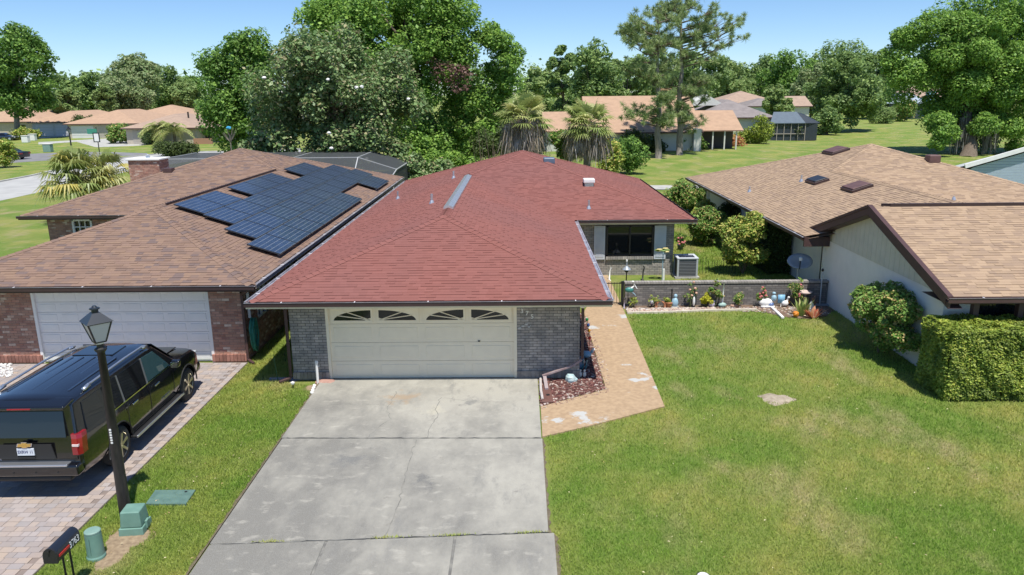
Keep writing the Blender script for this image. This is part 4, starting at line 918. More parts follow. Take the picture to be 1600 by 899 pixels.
r0,r1=rg(.215,3.865),rg(.065,4.02); mb=MB()
for k in range(4): mb.poly([r0[k],r0[(k+1)%4],r1[(k+1)%4],r1[k]]); 
mb.poly(list(reversed(r0))); mb.poly(r1); mb.lathe([(.055,4.02),(.055,4.07),(.085,4.08),(.085,4.10),(.05,4.11),(.03,4.14)],(*LB,0),10); build(mb,'lantern_roof',M('lantern_black',(.02,.026,.036),rough=.35),sl_)
build(MB().lathe([(.03,3.52),(.045,3.6),(.03,3.7)],(*LB,0),8),'bulb',WHITE,sl_); 
mb=MB()
for k in range(6): mb.box(LB[0]-.018,LB[0]+.018,LB[1]-.098,LB[1]-.085,1.60+k*.05,1.63+k*.05)
build(mb,'post_label',WHITE,sl_)
# ================= utilities on the verge =================
GRN=M('utility_green',(.16,.29,.235),(.13,.245,.20),scale=5,rough=.55); GRN2=M('faded_green',(.21,.33,.28),(.17,.28,.24),scale=4,rough=.6)
tb=thing('utility_box','square green utility box with stepped base at the foot of the lamp post','utility box',(-6.93,11.98,0),rz=.10)
def fr_(mb,h0,z0,h1,z1):
    P=[(sx*h0,sy*h0,z0) for sx,sy in((-1,-1),(1,-1),(1,1),(-1,1))]+[(sx*h1,sy*h1,z1) for sx,sy in((-1,-1),(1,-1),(1,1),(-1,1))]
    return mb.add(P,[(3,2,1,0),(4,5,6,7),(0,1,5,4),(1,2,6,5),(2,3,7,6),(3,0,4,7)])
build(fr_(MB(),.215,-.02,.205,.14),'base',GRN,tb,local=True,bevel=.012); build(fr_(MB(),.185,.14,.165,.44),'cover',GRN,tb,local=True,bevel=.025); build(MB().box(.19,.235,-.06,.06,.05,.20),'latch',GRN,tb,local=True,bevel=.01)
pc=at(146,877); pd_=thing('utility_pedestal','round green utility pedestal behind the black mailbox','utility pedestal',(pc.x,pc.y+.1,0))
build(MB().lathe([(.150,-.03),(.150,.05),(.135,.07),(.128,.46),(.122,.49)],(0,0,0),24),'shell',GRN,pd_,local=True,smooth=False,bevel=.01); build(MB().lathe([(.128,.485),(.128,.51),(.11,.525),(.02,.53)],(0,0,0),24),'cap',GRN2,pd_,local=True); build(MB().box(-.002,.004,-.135,-.12,.12,.42),'seam',M('seam_green',(.06,.12,.10),rough=.6),pd_,local=True)
a,b_,c_,d_=at(228,791),at(291,791),at(306,769),at(243,769.5); cl=thing('ground_vault','flat green rectangular utility vault set into the grass','utility vault',((a.x+c_.x)/2,(a.y+c_.y)/2,0))
build(MB().prism([(v.x,v.y,-.02) for v in(a,b_,c_,d_)],(0,0,.075)),'lid',M('lid_green',(.115,.20,.17),(.085,.155,.135),scale=8,rough=.6),cl,bevel=.008); h=at(291,772.5); build(MB().lathe([(.028,.05),(.028,.0585)],(h.x,h.y,0),10),'finger_hole',BLACK,cl)
# ================= mailbox =================
mbx=thing('mailbox','black mailbox with red flag and white house number on two thin posts','mailbox',(-7.03,10.12,-.13),rz=.0)
def sec(w,y,z0,h):
    P=[(-w,y,z0),(w,y,z0),(w,y,z0+h*.5)]
    for k in range(1,8): t=math.pi*k/8; P.append((w*math.cos(t),y,z0+h*.5+h*.5*math.sin(t)))
    return P+[(-w,y,z0+h*.5)]
build(MB().prism(sec(.10,-.28,.92,.235),(0,.60,0)),'box',M('mailbox_black',(.014,.018,.028),rough=.35,coat=.3),mbx,local=True,bevel=.006)
build(MB().prism(sec(.107,-.30,.915,.247),(0,.03,0)),'door',M('mailbox_door',(.018,.018,.02),rough=.45),mbx,local=True); build(MB().box(-.015,.015,-.325,-.30,1.10,1.14),'door_latch',BLACK,mbx,local=True)
build(MB().box(.103,.112,-.24,.02,.99,1.03),'flag',M('flag_red',(.50,.035,.03),rough=.45),mbx,local=True); text_part('3763','number',M('mail_white',(.75,.77,.78),rough=.4),mbx,.155,frame4((.106,.15,1.0),(0,1,0),(0,0,1)),.002,.85)
for y in(-.05,.13): build(MB().tube([(.02,y,-.1),(.02,y,.92)],.016,8),'post',BLACK,mbx,local=True)
# white sprinkler head at the frame's lower edge
q=at(1099,903); t=thing('sprinkler_head','round white sprinkler cap in the lawn at the bottom edge','sprinkler',(q.x,q.y,0)); build(MB().lathe([(.10,0),(.10,.03),(.085,.045),(.03,.05)],(0,0,0),18),'cap',WHITE,t,local=True); build(MB().lathe([(.125,0),(.13,.02),(.105,.024)],(0,0,0),18),'collar',BLACK,t,local=True)
# ================= things round the garage =================
q=at(497,600); t=thing('standpipe','white plastic pipe standing by the left garage pier','pipe',(q.x,q.y,0)); build(MB().tube([(0,0,-.05),(0,0,.62)],.035,10).lathe([(.042,.56),(.045,.62),(.03,.66)],(0,0,0),10),'pipe',WHITE,t,local=True); build(MB().tube([(.0,0,.48),(.07,.0,.50)],.014,6),'tap',GALV,t,local=True)
q=at(487,604)
for k,nm in enumerate(('nearest the standpipe','second from the standpipe','third from the standpipe','farthest from the standpipe')):
    x,y=q.x+.09+.02*k,q.y-.05-.16*k; build(MB().blob((x,y,.04),.05,.06,.045,8,5,.15),'white_stone',WHITE,smooth=True,label=f'small white stone {nm}, in the row beside the drive',cat='stone',group='white stones beside the standpipe')
q=at(508,599); build(MB().blob((q.x+.02,q.y+.05,.02),.28,.2,.06,12,5,.2),'pink_rock',M('pink_rock',(.42,.25,.20),(.34,.2,.16),scale=9,rough=.9),label='flat pinkish rock at the left driveway corner',cat='rock')
q=at(458,607); t=thing('garden_light','small white garden spotlight on the grass near the left pier','garden light',(q.x,q.y,0)); build(MB().tube([(0,0,-.02),(0,.02,.12)],.012,6),'stake',BLACK,t,local=True); build(MB().lathe([(.02,.10),(.05,.13),(.055,.17),(.02,.19)],(0,.0,0),10),'head',WHITE,t,local=True)
a,b_=at(432,596),at(458,591); t=thing('splash_block','grey splash trough at the left downspout','splash block',((a.x+b_.x)/2,(a.y+b_.y)/2,0)); build(MB().box(-.42,.38,-.07,.07,.0,.05),'trough',M('trough_grey',(.25,.27,.31),rough=.6),t,local=True,bevel=.012); build(MB().box(-.40,.36,-.14,-.09,.0,.03),'rail',M('trough_blue',(.10,.11,.2),rough=.6),t,local=True)
q=at(434,595); t=thing('plant_stake','thin green plant stake in the shade beside the garage','stake',(q.x,q.y,0)); build(MB().tube([(0,0,0),(-.05,0,.75)],.008,5),'rod',M('stake_green',(.06,.16,.08),rough=.6),t,local=True); build(MB().lathe([(.02,0),(.01,.03)],(0,0,0),6),'foot',BLACK,t,local=True)
# splash block with brown tongue at the right corner of the drive
t=thing('splash_block','brown splash trough and white pipe at the right driveway corner','splash block',(.66,18.0,0))
build(MB().prism([(-.10,.75,.03),(.06,.75,.03),(.13,-.5,.03),(-.17,-.5,.03)],(0,0,.06)),'trough',M('splash_brown',(.16,.075,.06),(.12,.06,.05),scale=6,rough=.6),t,local=True,bevel=.015); build(MB().tube([(-.16,.95,.12),(-.17,.2,.10),(-.14,-.35,.07)],.035,8),'pipe',M('pipe_white',(.55,.52,.5),(.42,.38,.36),scale=8,rough=.6),t,local=True); build(MB().bar((-.05,.9,.18),(-.02,.25,.10),.09,.07),'elbow',M('elbow_mauve',(.36,.30,.30),rough=.5),t,local=True); build(MB().lathe([(.05,.09),(.05,.099)],(.0,-.1,0),12),'drain_hole',BLACK,t,local=True)
q=at(892,597); build(MB().blob((q.x,q.y,.08),.17,.14,.15,9,6,.18),'glass_rock',M('aqua_rock',(.33,.48,.50),(.5,.58,.56),scale=14,rough=.3),label='pale aqua slag-glass rock in the mulch bed',cat='rock')
q=at(903,591)
for k,nm in enumerate(('leftmost','second','third','rightmost')):
    x=q.x-.17+.115*k; build(MB().blob((x,q.y,.10),.05,.05,.08,8,5,.1).blob((x,q.y,.21),.035,.035,.04,7,4),'figurine',M('cream_white',(.66,.63,.55),rough=.6),smooth=True,label=f'{nm} of four small white figurines at the garage corner',cat='figurine',group='white figurines at the garage corner')
q=at(903,578); t=thing('blue_planter','blue ceramic bird planter behind the white figurines','planter',(q.x,q.y,.02)); BLU=M('blue_glaze',(.06,.13,.22),(.10,.20,.30),scale=8,rough=.25)
build(MB().lathe([(.10,0),(.17,.10),(.20,.22),(.16,.30),(.18,.33),(.15,.33),(.13,.25)],(0,0,0),14),'pot',BLU,t,local=True,smooth=True)
for k in range(5): build(MB().bar((-.2+.1*k,-.12,.05),(-.16+.1*k,-.15,.32),.05,.02),'rib',M('teal_glaze',(.05,.20,.24),rough=.3),t,local=True)
q=at(916,566); t=thing('bird_figure','blue bird figure with white head in the mulch bed','ornament',(q.x,q.y,.02)); build(MB().blob((0,0,.22),.16,.12,.10,10,6).blob((.16,0,.30),.05,.04,.05,8,5),'body',M('sky_blue',(.16,.34,.50),rough=.4),t,local=True,smooth=True); build(MB().tube([(0,0,0),(0,0,.16)],.02,6),'leg',BLACK,t,local=True); build(MB().blob((.20,.0,.36),.05,.04,.05,8,5),'head',WHITE,t,local=True,smooth=True)
q=at(908,545); t=thing('umbrella_stand','dark folded garden tools leaning in the mulch bed','tools',(q.x,q.y,.02))
for k,(dx,h) in enumerate(((-.06,1.1),(.0,1.25),(.07,.95))): build(MB().tube([(dx,0,0),(dx-.18,.12,h)],.016,6),'handle',BLACK,t,local=True)
build(MB().blob((0,0,.1),.14,.1,.12,8,5,.15),'bundle',M('navy_cloth',(.02,.025,.05),rough=.8),t,local=True)
for k,(px,py,c,nm) in enumerate(((918,503,(.02,.22,.07),'green'),(920,512,(.03,.08,.25),'blue'),(921,521,(.60,.30,.02),'orange'),(922,533,(.55,.04,.03),'red'))):
    q=at(px-1,py+16); t=thing('pinwheel_stake',f'{nm} glass ornament on a stake in the mulch bed','ornament',(q.x,q.y,.02),group='garden stakes by the walk'); build(MB().tube([(0,0,0),(0,0,.36)],.007,5),'stake',BLACK,t,local=True); build(MB().blob((0,0,.40),.05,.03,.06,8,5),'head',M('glass_'+nm,c,rough=.2),t,local=True,smooth=True)
# hose coil on the left house corner
t=thing('garden_hose','coiled teal garden hose hanging at the left house corner','hose',(-7.86,20.9,0)); HO=M('hose_teal',(.02,.17,.13),(.03,.23,.18),scale=9,rough=.45)
for k in range(9):
    r0=RNG.uniform(.16,.22); oz=RNG.uniform(-.06,.06); P=[(.04+.02*k*.6,RNG.uniform(-.03,.03)+r0*math.cos(a_)*1.0+.03*k*.2,.85+oz+(.52+RNG.uniform(-.04,.04))*math.sin(a_)*(1. if math.sin(a_)<0 else .75)) for a_ in [2*math.pi*j/20 for j in range(21)]]
    build(MB().tube(P,.014,6,cap=False),'hose_loop',HO,t,local=True,smooth=True)
build(MB().tube([(.0,0,1.2),(.14,0,1.2)],.02,6),'hook',BLACK,t,local=True)
build(MB().bar((0.02,-.02,1.3),(0.02,-.02,2.25),.07,.05),'pipe',M('pale_pipe',(.5,.52,.55),rough=.5),t,local=True)
# ---------------- foliage kit ----------------
BARK=M('bark',(.10,.075,.055),(.17,.135,.10),scale=6,rough=.95,bump=.6,bscale=20,stretch=(2,2,.5))
BARKG=M('grey_bark',(.17,.15,.13),(.26,.23,.20),scale=5,rough=.95,bump=.6,bscale=20,stretch=(2,2,.5))
OAK=leafmat('oak_leaf',[(.060,.125,.020),(.085,.160,.024),(.045,.098,.018),(.110,.190,.032),(.070,.140,.024)])
OAK2=leafmat('deep_oak_leaf',[(.045,.100,.018),(.065,.130,.022),(.038,.085,.016),(.085,.155,.028)])
MAGN=leafmat('magnolia_leaf',[(.052,.098,.030),(.078,.128,.040),(.044,.084,.024),(.100,.142,.054),(.066,.114,.034),(.052,.096,.03),(.105,.108,.050)],trans=.25,rough=.45)
PINE=leafmat('pine_needle',[(.088,.140,.046),(.118,.172,.060),(.072,.118,.038),(.145,.190,.078)])
FARG=leafmat('far_haze_leaf',[(.060,.110,.030),(.080,.135,.036),(.050,.092,.028),(.100,.155,.042)])  # lightened tone puts the haze of distance into the leaf colour
FARY=leafmat('far_light_leaf',[(.090,.145,.042),(.115,.165,.050),(.074,.125,.036)])
FARP=leafmat('far_pale_leaf',[(.115,.160,.065),(.150,.190,.085),(.085,.130,.050),(.070,.115,.040)])
HEDG=leafmat('hedge_leaf',[(.090,.140,.016),(.125,.172,.022),(.064,.106,.013),(.155,.185,.030),(.100,.146,.018)],trans=.3,c3=(.13,.19,.03),s3=2.2)
SHRB=leafmat('shrub_leaf',[(.050,.110,.018),(.072,.140,.024),(.042,.092,.016),(.100,.155,.032),(.060,.12,.02),(.15,.13,.045)],trans=.3)
SHRY=leafmat('gold_shrub_leaf',[(.095,.150,.020),(.135,.180,.030),(.070,.120,.018),(.185,.180,.045)],trans=.3)
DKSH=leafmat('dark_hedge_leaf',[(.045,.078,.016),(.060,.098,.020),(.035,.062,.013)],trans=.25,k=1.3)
REDF=leafmat('croton_leaf',[(.30,.07,.03),(.22,.13,.03),(.38,.10,.05),(.12,.14,.03),(.26,.05,.04)])
MOSS=M('spanish_moss',(.24,.235,.205),(.19,.185,.165),scale=4,rough=.95,trans=.3)
DEADF=M('dead_frond',(.24,.195,.155),ramp=[(.36,.31,.27),(.28,.235,.20),(.44,.39,.35),(.32,.26,.18)],rv=.2,rough=.9,trans=.15)
def leaf_quads(P, N, size, aspect, rs=None):
    n=len(P); N=N/np.linalg.norm(N,axis=1,keepdims=True); R=NR.normal(size=(n,3)); T=np.cross(N,R); T/=np.linalg.norm(T,axis=1,keepdims=True)+1e-9; B=np.cross(N,T)
    s=(size*np.clip(NR.lognormal(-.05,.38,n),.4,2.1))[:,None]; w=s*aspect
    return np.stack([P-T*s*.5,P-B*w*.5+T*s*.05,P+T*s*.5,P+B*w*.5+T*s*.05],1).reshape(-1,3)
def crown(name, clumps, n, size, mat, parent, aspect=.62, shell=.55, up=.7, flat=1., split=5, **k):
    C=np.array(clumps,float)
    if split:
        sub=[]
        for c in C:
            for _ in range(split):
                d=NR.normal(size=3); d/=np.linalg.norm(d); q=NR.uniform(.28,.62); sub.append([*(c[:3]+d*c[3:6]*(1.02-q*NR.uniform(.7,1.1))),*(c[3:6]*q)])
        C=np.vstack([C*np.array([1,1,1,.86,.86,.86]),np.array(sub)]); pr=(C[:,3]*C[:,4])**.9; pr/=pr.sum(); idx=NR.choice(len(C),n,p=pr)
    D=NR.normal(size=(n,3)); D/=np.linalg.norm(D,axis=1,keepdims=True); q=(shell+(1-shell)*NR.random(n)**.6)[:,None]*NR.uniform(.88,1.08,(n,1))
    P=C[idx,:3]+D*C[idx,3:6]*q; N=D*.55+NR.normal(size=(n,3))*.5+np.array([0,0,up])
    return np_mesh(name,leaf_quads(P,N,size,aspect),4,mat,parent,**k)
def crown_box(x0,x1,y0,y1,Y):
    a=aty(x0,(y0+y1)/2,Y); b=aty(x1,(y0+y1)/2,Y); t=aty((x0+x1)/2,y0,Y); l=aty((x0+x1)/2,y1,Y)
    return Vector(((a.x+b.x)/2,Y,(t.z+l.z)/2)),(b.x-a.x)/2,(t.z-l.z)/2
def clumps_in(c, rx, ry, rz, n, cr, seed, lo=.35, hi=.92, squash=.8, bottom=-1.):
    r=np.random.default_rng(seed); out=[]
    while len(out)<n:
        d=r.normal(size=3); d/=np.linalg.norm(d); f=lo+(hi-lo)*r.random()**.6; k=cr*r.uniform(.65,1.3)
        if d[2]<bottom: continue
        out.append((c[0]+d[0]*(rx-k*.6)*f/hi,c[1]+d[1]*(ry-k*.6)*f/hi,c[2]+d[2]*(rz-k*squash*.6)*f/hi,k,k,k*squash))
    return out
def limbs(base, top, cl, r0, mat, parent, n, seed, tname='trunk', lean=0.):
    r=random.Random(seed); base=Vector(base); top=Vector(top); mb=MB(); pts=[]
    for k in range(7): t=k/6; pts.append(base.lerp(top,t)+Vector((r.uniform(-1,1),r.uniform(-1,1),0))*r0*.5*(0<k<6))
    mb.tube(pts,[r0*(1.35 if k==0 else 1-.55*k/6) for k in range(7)],9); build(mb,tname,mat,parent,smooth=True)
    mb=MB(); cs=sorted(cl,key=lambda c:-c[3])[:n]
    for c in cs:
        e=Vector(c[:3]); s=base.lerp(top,r.uniform(.45,1.)); md=s.lerp(e,.5)+Vector((r.uniform(-.1,.1),r.uniform(-.1,.1),.08))*(e-s).length
        mb.tube([s,s.lerp(md,.6),md,md.lerp(e,.6),e],[r0*.38,r0*.3,r0*.22,r0*.15,r0*.06],6)
    build(mb,'limbs',mat,parent,smooth=True)
def tree(name,label,box,Y,n,leaf,mat,nc,cr,seed,r0=.3,base=None,bark=None,group=None,aspect=.62,depth=.85,cat='tree',nl=14,lo=.35,squash=.8,zbase=0.,bottom=-1.,shell=.55):
    c,rx,rz=crown_box(*box,Y); b=Vector(base) if base else Vector((c.x,Y,zbase)); t=thing(name,label,cat,tuple(b),group=group)
    cl=clumps_in(c,rx,rx*depth,rz,nc,cr,seed,lo=lo,squash=squash,bottom=bottom)
    limbs(b,(c.x*.7+b.x*.3,Y,c.z),cl,r0,bark or BARK,t,nl,seed)
    crown('crown',cl,n,leaf,mat,t,aspect,shell=shell); return t,cl
# ---------------- big trees ----------------
T1,cl1=tree('magnolia_tree','tall dull green magnolia with white blossoms behind the solar panels','x' and (372,672,14,292),58,70000,.24,MAGN,100,1.75,3,r0=.4,depth=.7,lo=.3,squash=.85)
extra=[]
for (x,y,Y,k) in ((640,262,56,1.5),(610,240,57,1.6),(660,285,55,1.2),(420,262,57,1.6),(400,235,57,1.5),(690,262,57,1.1)):
    q=aty(x,y,Y); extra.append((q.x,q.y,q.z,k,k,k*.8))
crown('lower_foliage',extra,9000,.24,MAGN,T1)
for k in range(16):
    c=cl1[(k*7)%len(cl1)]; P=(c[0]+RNG.uniform(-.6,.6),c[1]-c[4]*.97,c[2]+RNG.uniform(0,.5)); build(MB().blob(P,.15,.15,.11,7,4,.2),'blossom',WHITE,T1)
T2,cl2=tree('oak_tree','huge bright green oak towering behind the red roof','x' and (440,770,-70,200),74,105000,.25,OAK,90,2.2,5,r0=.75,base=(aty(690,0,74).x,74,0),depth=.75,lo=.4,bottom=-.75)
ex=[]
for (x,y,Y,k) in ((780,70,72,1.9),(790,100,72,1.8),(765,130,73,2.2),(800,130,72,1.5),(740,160,73,2.4),(780,165,73,2.0),(720,200,73,2.0),(760,205,72,1.7),(735,235,71,1.3),(760,50,73,1.6),(800,85,73,1.4),(690,60,70,2.3),(720,20,71,2.2),(690,110,70,1.6),(660,150,70,2.0),(690,225,70,1.5),(705,250,68,1.3),(680,255,66,1.2),(640,200,70,2.2),(670,195,71,2.2),(650,230,69,1.8),(715,175,75,2.2),(735,255,70,1.1),(700,225,76,2.2),(660,250,68,1.6),(755,225,76,1.9),(775,190,76,1.8),(790,215,75,1.5)):
    q=aty(x,y,Y); ex.append((q.x,q.y,q.z,k,k,k*.85))
crown('right_boughs',ex,60000,.24,OAK,T2)
dl=[]
for k in range(14): q=aty(698+RNG.uniform(-30,34),120+RNG.uniform(-24,24),68.6); dl.append((q.x,q.y,q.z,.8,.6,.6))
crown('dead_leaves',dl,900,.2,leafmat('dead_oak_leaf',[(.16,.10,.075),(.12,.08,.06),(.2,.13,.1)],k=1.2),T2)
T3,_=tree('oak_tree','dense dark green oak at the left edge of the tree group behind the solar roof',(306,450,30,262),76,46000,.26,OAK2,60,1.8,8,r0=.45,depth=.8,lo=.3)
T7,cl7=tree('oak_tree','wide spreading live oak with hanging moss on the far right lawn',(1395,1670,-30,240),90,125000,.26,OAK,120,2.3,12,r0=.7,base=tuple(at(1512,250)),depth=.75,lo=.25,squash=.8)
ex=[]
for (x,y,Y,k) in ((1400,90,88,2.0),(1415,60,88,2.0),(1440,45,88,2.1),(1405,120,87,1.6),(1425,110,87,1.9),(1470,190,84,1.7),(1480,210,83,1.6),(1465,222,83,1.1),(1580,200,85,1.8),(1595,225,86,1.7),(1540,195,84,1.8),(1395,105,88,1.3),(1560,40,86,2.4),(1590,90,85,2.4),(1530,80,85,2.3),(1570,140,85,2.3),(1510,130,85,2.2),(1480,90,86,2.2),(1600,30,87,2.2),(1500,40,87,2.2)):
    q=aty(x,y,Y); ex.append((q.x,q.y,max(q.z,1.2),k,k,k*.8))
crown('low_boughs',ex,60000,.24,OAK,T7)
V=[]
for k in range(300):
    q=aty(RNG.choice([1500,1512,1535,1550])+RNG.uniform(-14,14),RNG.choice([190,205,215])+RNG.uniform(-12,12),RNG.uniform(84,88)); L_=RNG.uniform(.6,2.2); w_=RNG.uniform(.04,.10); a_=RNG.random()*3.14; dx,dy=math.cos(a_)*w_,math.sin(a_)*w_
    z2=max(q.z-L_,.15); V+=[(q.x-dx,q.y-dy,q.z),(q.x+dx,q.y+dy,q.z),(q.x+dx*.3+RNG.uniform(-.1,.1),q.y,z2),(q.x-dx*.3,q.y,z2)]
np_mesh('hanging_moss',np.array(V),4,MOSS,T7,kind='stuff')
tree('oak_tree','large tree on the left edge above the parked dark cars',(-40,90,30,188),147,26000,.5,OAK2,48,2.6,15,r0=.55,base=tuple(at(28,217)),depth=.8,lo=.4,bark=BARKG)
tree('broadleaf_tree','light green tree with dark trunk beside the far screened porch',(1258,1392,75,203),141,26000,.42,FARG,55,2.0,17,r0=.5,base=tuple(at(1301,206)),lo=.3)
for p,lab,sd in(((1268,1320,165,215),'small bushy tree left of the dark trunk by the screened porch',18),): tree('small_tree',lab,p,134,5000,.35,FARG,14,1.3,sd,r0=.2)
# ---------------- pines ----------------
def pine(label,base,top_px,whorls,seed,n):
    r=random.Random(seed); b=Vector(base); Y=b.y; tp=aty(*top_px,Y); t=thing('pine_tree',label,'pine tree',tuple(b),group='pines on the back lawn')
    tr=[b.lerp(tp,k/10)+Vector((r.uniform(-.15,.15),r.uniform(-.15,.15),0))*(0<k<10) for k in range(11)]; build(MB().tube(tr,[.40-.034*k for k in range(11)],10),'trunk',BARKG,t,smooth=True)
    mb=MB(); tips=[]
    for (px,py,rad_,cnt) in whorls:
        cnt=max(2,int(cnt*.62))
        e0=aty(px,py,Y); 
        for k in range(cnt):
            e=e0+Vector((r.uniform(-1,1)*rad_,r.uniform(-1,1)*rad_*1.2,r.uniform(-.7,.8)*rad_*.7)); zt=max(b.z+2,min(tp.z-.3,e.z-abs(e.x-tp.x)*.35)); f=(zt-b.z)/(tp.z-b.z); s=b.lerp(tp,f); md=s.lerp(e,.55)+Vector((0,0,-.05*(e-s).length))
            mb.tube([s,md,e],[.10,.06,.02],5); tips.append((e.x,e.y,e.z,r.uniform(.35,.6)))
            for j in range(5): q=md.lerp(e,r.uniform(.1,1.1))+Vector((r.uniform(-.9,.9),r.uniform(-.9,.9),r.uniform(-.35,.9))); mb.tube([md.lerp(e,.3),q],[.04,.012],4); tips.append((q.x,q.y,q.z,r.uniform(.3,.58)))
    build(mb,'branches',BARK,t)
    C=np.array(tips); m=len(C); idx=NR.integers(0,m,n); D=NR.normal(size=(n,3)); D[:,2]+=.35; D/=np.linalg.norm(D,axis=1,keepdims=True); L_=C[idx,3]*NR.uniform(.7,1.1,n)
    P=C[idx,:3]+D*(L_*.15)[:,None]; E_=P+D*L_[:,None]; S_=np.cross(D,NR.normal(size=(n,3))); S_/=np.linalg.norm(S_,axis=1,keepdims=True); S_*=.026
    np_mesh('needles',np.stack([P-S_,P+S_,E_+S_*.4,E_-S_*.4],1).reshape(-1,3),4,PINE,t)
pine('taller pine with open needle crown standing on the right of the pair',at(1062,247),(1064,-22),[(1060,5,2.2,12),(1040,25,2.2,12),(1085,30,2.4,12),(1120,45,2.0,10),(1148,40,1.2,6),(1150,60,.9,4),(1105,75,1.7,7),(1030,55,2.0,10),(1075,60,1.8,8),(1055,95,1.6,6),(1100,120,1.2,4),(1080,135,1.9,9),(1090,150,1.4,6),(1045,140,1.5,6),(1075,185,1.6,7),(1088,195,1.0,4),(1040,178,1.2,4)],3,30000)
pine('shorter pine with drooping needle clumps standing on the left of the pair',at(1029,251),(1028,30),[(1015,45,2.2,10),(995,60,2.0,10),(1020,80,2.2,10),(985,55,1.2,5),(1000,95,2.1,9),(1030,110,1.8,7),(990,120,1.5,6),(1010,140,1.8,7),(1040,160,1.4,5),(1000,170,1.3,5),(1028,190,1.6,7),(985,180,1.1,4),(1045,195,1.1,4)],4,22000)
# ---------------- palms ----------------
def fan_palm(t, heart, n_green, n_dead, R, seed, mats, pet=1.0, droop=.45):
    r=random.Random(seed); G=[];D_=[];pm=MB(); heart=Vector(heart)
    for k in range(n_green+n_dead):
        dead=k>=n_green; az=r.random()*6.283; el=r.uniform(-.25,1.25) if not dead else r.uniform(-1.25,-.75)
        d=Vector((math.cos(az)*math.cos(el),math.sin(az)*math.cos(el),math.sin(el))); L_=pet*r.uniform(.8,1.15)*(1 if not dead else .75); c=heart+d*L_+Vector((0,0,-.12*L_*(1-abs(math.sin(el)))))
        pm.tube([heart+d*.1,heart.lerp(c,.5)+Vector((0,0,.06)),c],[.035,.025,.015],4,cap=False)
        side=d.cross(Vector((0,0,1))); side=side.normalized() if side.length>.01 else Vector((1,0,0)); upv=side.cross(d).normalized(); lst=D_ if dead else G; m_=18
        for j in range(m_):
            a_=(j/(m_-1)-.5)*(3.6 if not dead else 1.2); ray=(d*math.cos(a_)+side*math.sin(a_)); ln=R*(1-.25*abs(a_)/1.8)*r.uniform(.85,1.1); w_=.045*R/1.0
            p=(upv*math.cos(a_)+0*d); s2=ray.cross(upv).normalized()*w_
            dr=Vector((0,0,-1))*ln*(droop*r.uniform(.6,1.3) if not dead else .5); m1=c+ray*ln*.55+dr*.12; e=c+ray*ln*.95+dr
            lst.append((c-s2*.3,c+s2*.3,m1+s2,m1-s2)); lst.append((m1-s2,m1+s2,e+s2*.12,e-s2*.12))
    build(pm,'petioles',mats[2],t)
    if G: np_mesh('fronds',np.array([[tuple(v) for v in q] for q in G]).reshape(-1,3),4,mats[0],t,r=np.repeat(NR.random(len(G)//36+1),36)[:len(G)])
    if D_: np_mesh('dead_skirt',np.array([[tuple(v) for v in q] for q in D_]).reshape(-1,3),4,mats[1],t)
PALMG=leafmat('palm_leaf',[(.130,.175,.050),(.165,.200,.065),(.100,.145,.040),(.200,.225,.085)],rough=.4)
PALMY=leafmat('yellow_palm_leaf',[(.200,.230,.060),(.160,.205,.055),(.120,.170,.045),(.26,.255,.065)],rough=.4,k=1.7)
PET=M('petiole',(.20,.21,.07),(.26,.23,.09),scale=5,rough=.6)
for (px,py,Y,lab,sd,ng,nd) in ((820,188,55,'shaggy cabbage palm with dead skirt nearest the big oak',1,46,34),(918,196,56,'fuller green cabbage palm with grey dead skirt before the tan-roofed house',2,60,34)):
    h=aty(px,py,Y); t=thing('fan_palm',lab,'palm tree',(h.x,h.y,0),group='cabbage palms behind the red roof'); build(MB().tube([(h.x,h.y,-.1),(h.x,h.y,h.z*.5),h],[.32,.27,.25],10),'trunk',BARKG,t,smooth=True)
    fan_palm(t,h,ng,nd,1.15,sd,(PALMG,DEADF,PET),pet=1.3,droop=.3); sk=[]
    V=[]; 
    for k in range(1500):
        a_=RNG.random()*6.283; bn=int(a_*2.2)%3; rr_=RNG.uniform(.3,1.75)*(.8+.16*bn); z0=h.z-.15+RNG.uniform(-.9,.5)-rr_*.35; L_=RNG.uniform(.35,1.35)*(.75+.3*bn); x,y=h.x+rr_*math.cos(a_),h.y+rr_*math.sin(a_); w_=RNG.uniform(.015,.05); b_=RNG.random()*3.14; ox,oy=RNG.uniform(-.25,.25)+.15*math.cos(a_),RNG.uniform(-.25,.25)
        V+=[(x-math.cos(b_)*w_,y-math.sin(b_)*w_,z0),(x+math.cos(b_)*w_,y+math.sin(b_)*w_,z0),(x+ox+w_*.4,y+oy,max(.2,z0-L_)),(x+ox-w_*.4,y+oy,max(.2,z0-L_))]
    np_mesh('hanging_dead_leaves',np.array(V),4,DEADF,t)
h=aty(822,150,55); t=thing('understory_brush','tangle of dry brush at the foot of the big oak','brush',tuple(at(775,262))); cl=[]
for k in range(22): q=aty(RNG.uniform(750,850),RNG.uniform(205,250),RNG.uniform(60,66)); cl.append((q.x,q.y,max(.6,q.z),1.1,.9,.9))
crown('foliage',cl,7000,.22,DKSH,t); mb=MB()
for k in range(60): q=aty(RNG.uniform(745,800),RNG.uniform(225,262),RNG.uniform(58,64)); mb.tube([(q.x,q.y,0),(q.x+RNG.uniform(-.8,.8),q.y+RNG.uniform(-.6,.6),max(.5,q.z+RNG.uniform(0,1.4)))],[.04,.012],5)
build(mb,'stems',BARK,t)
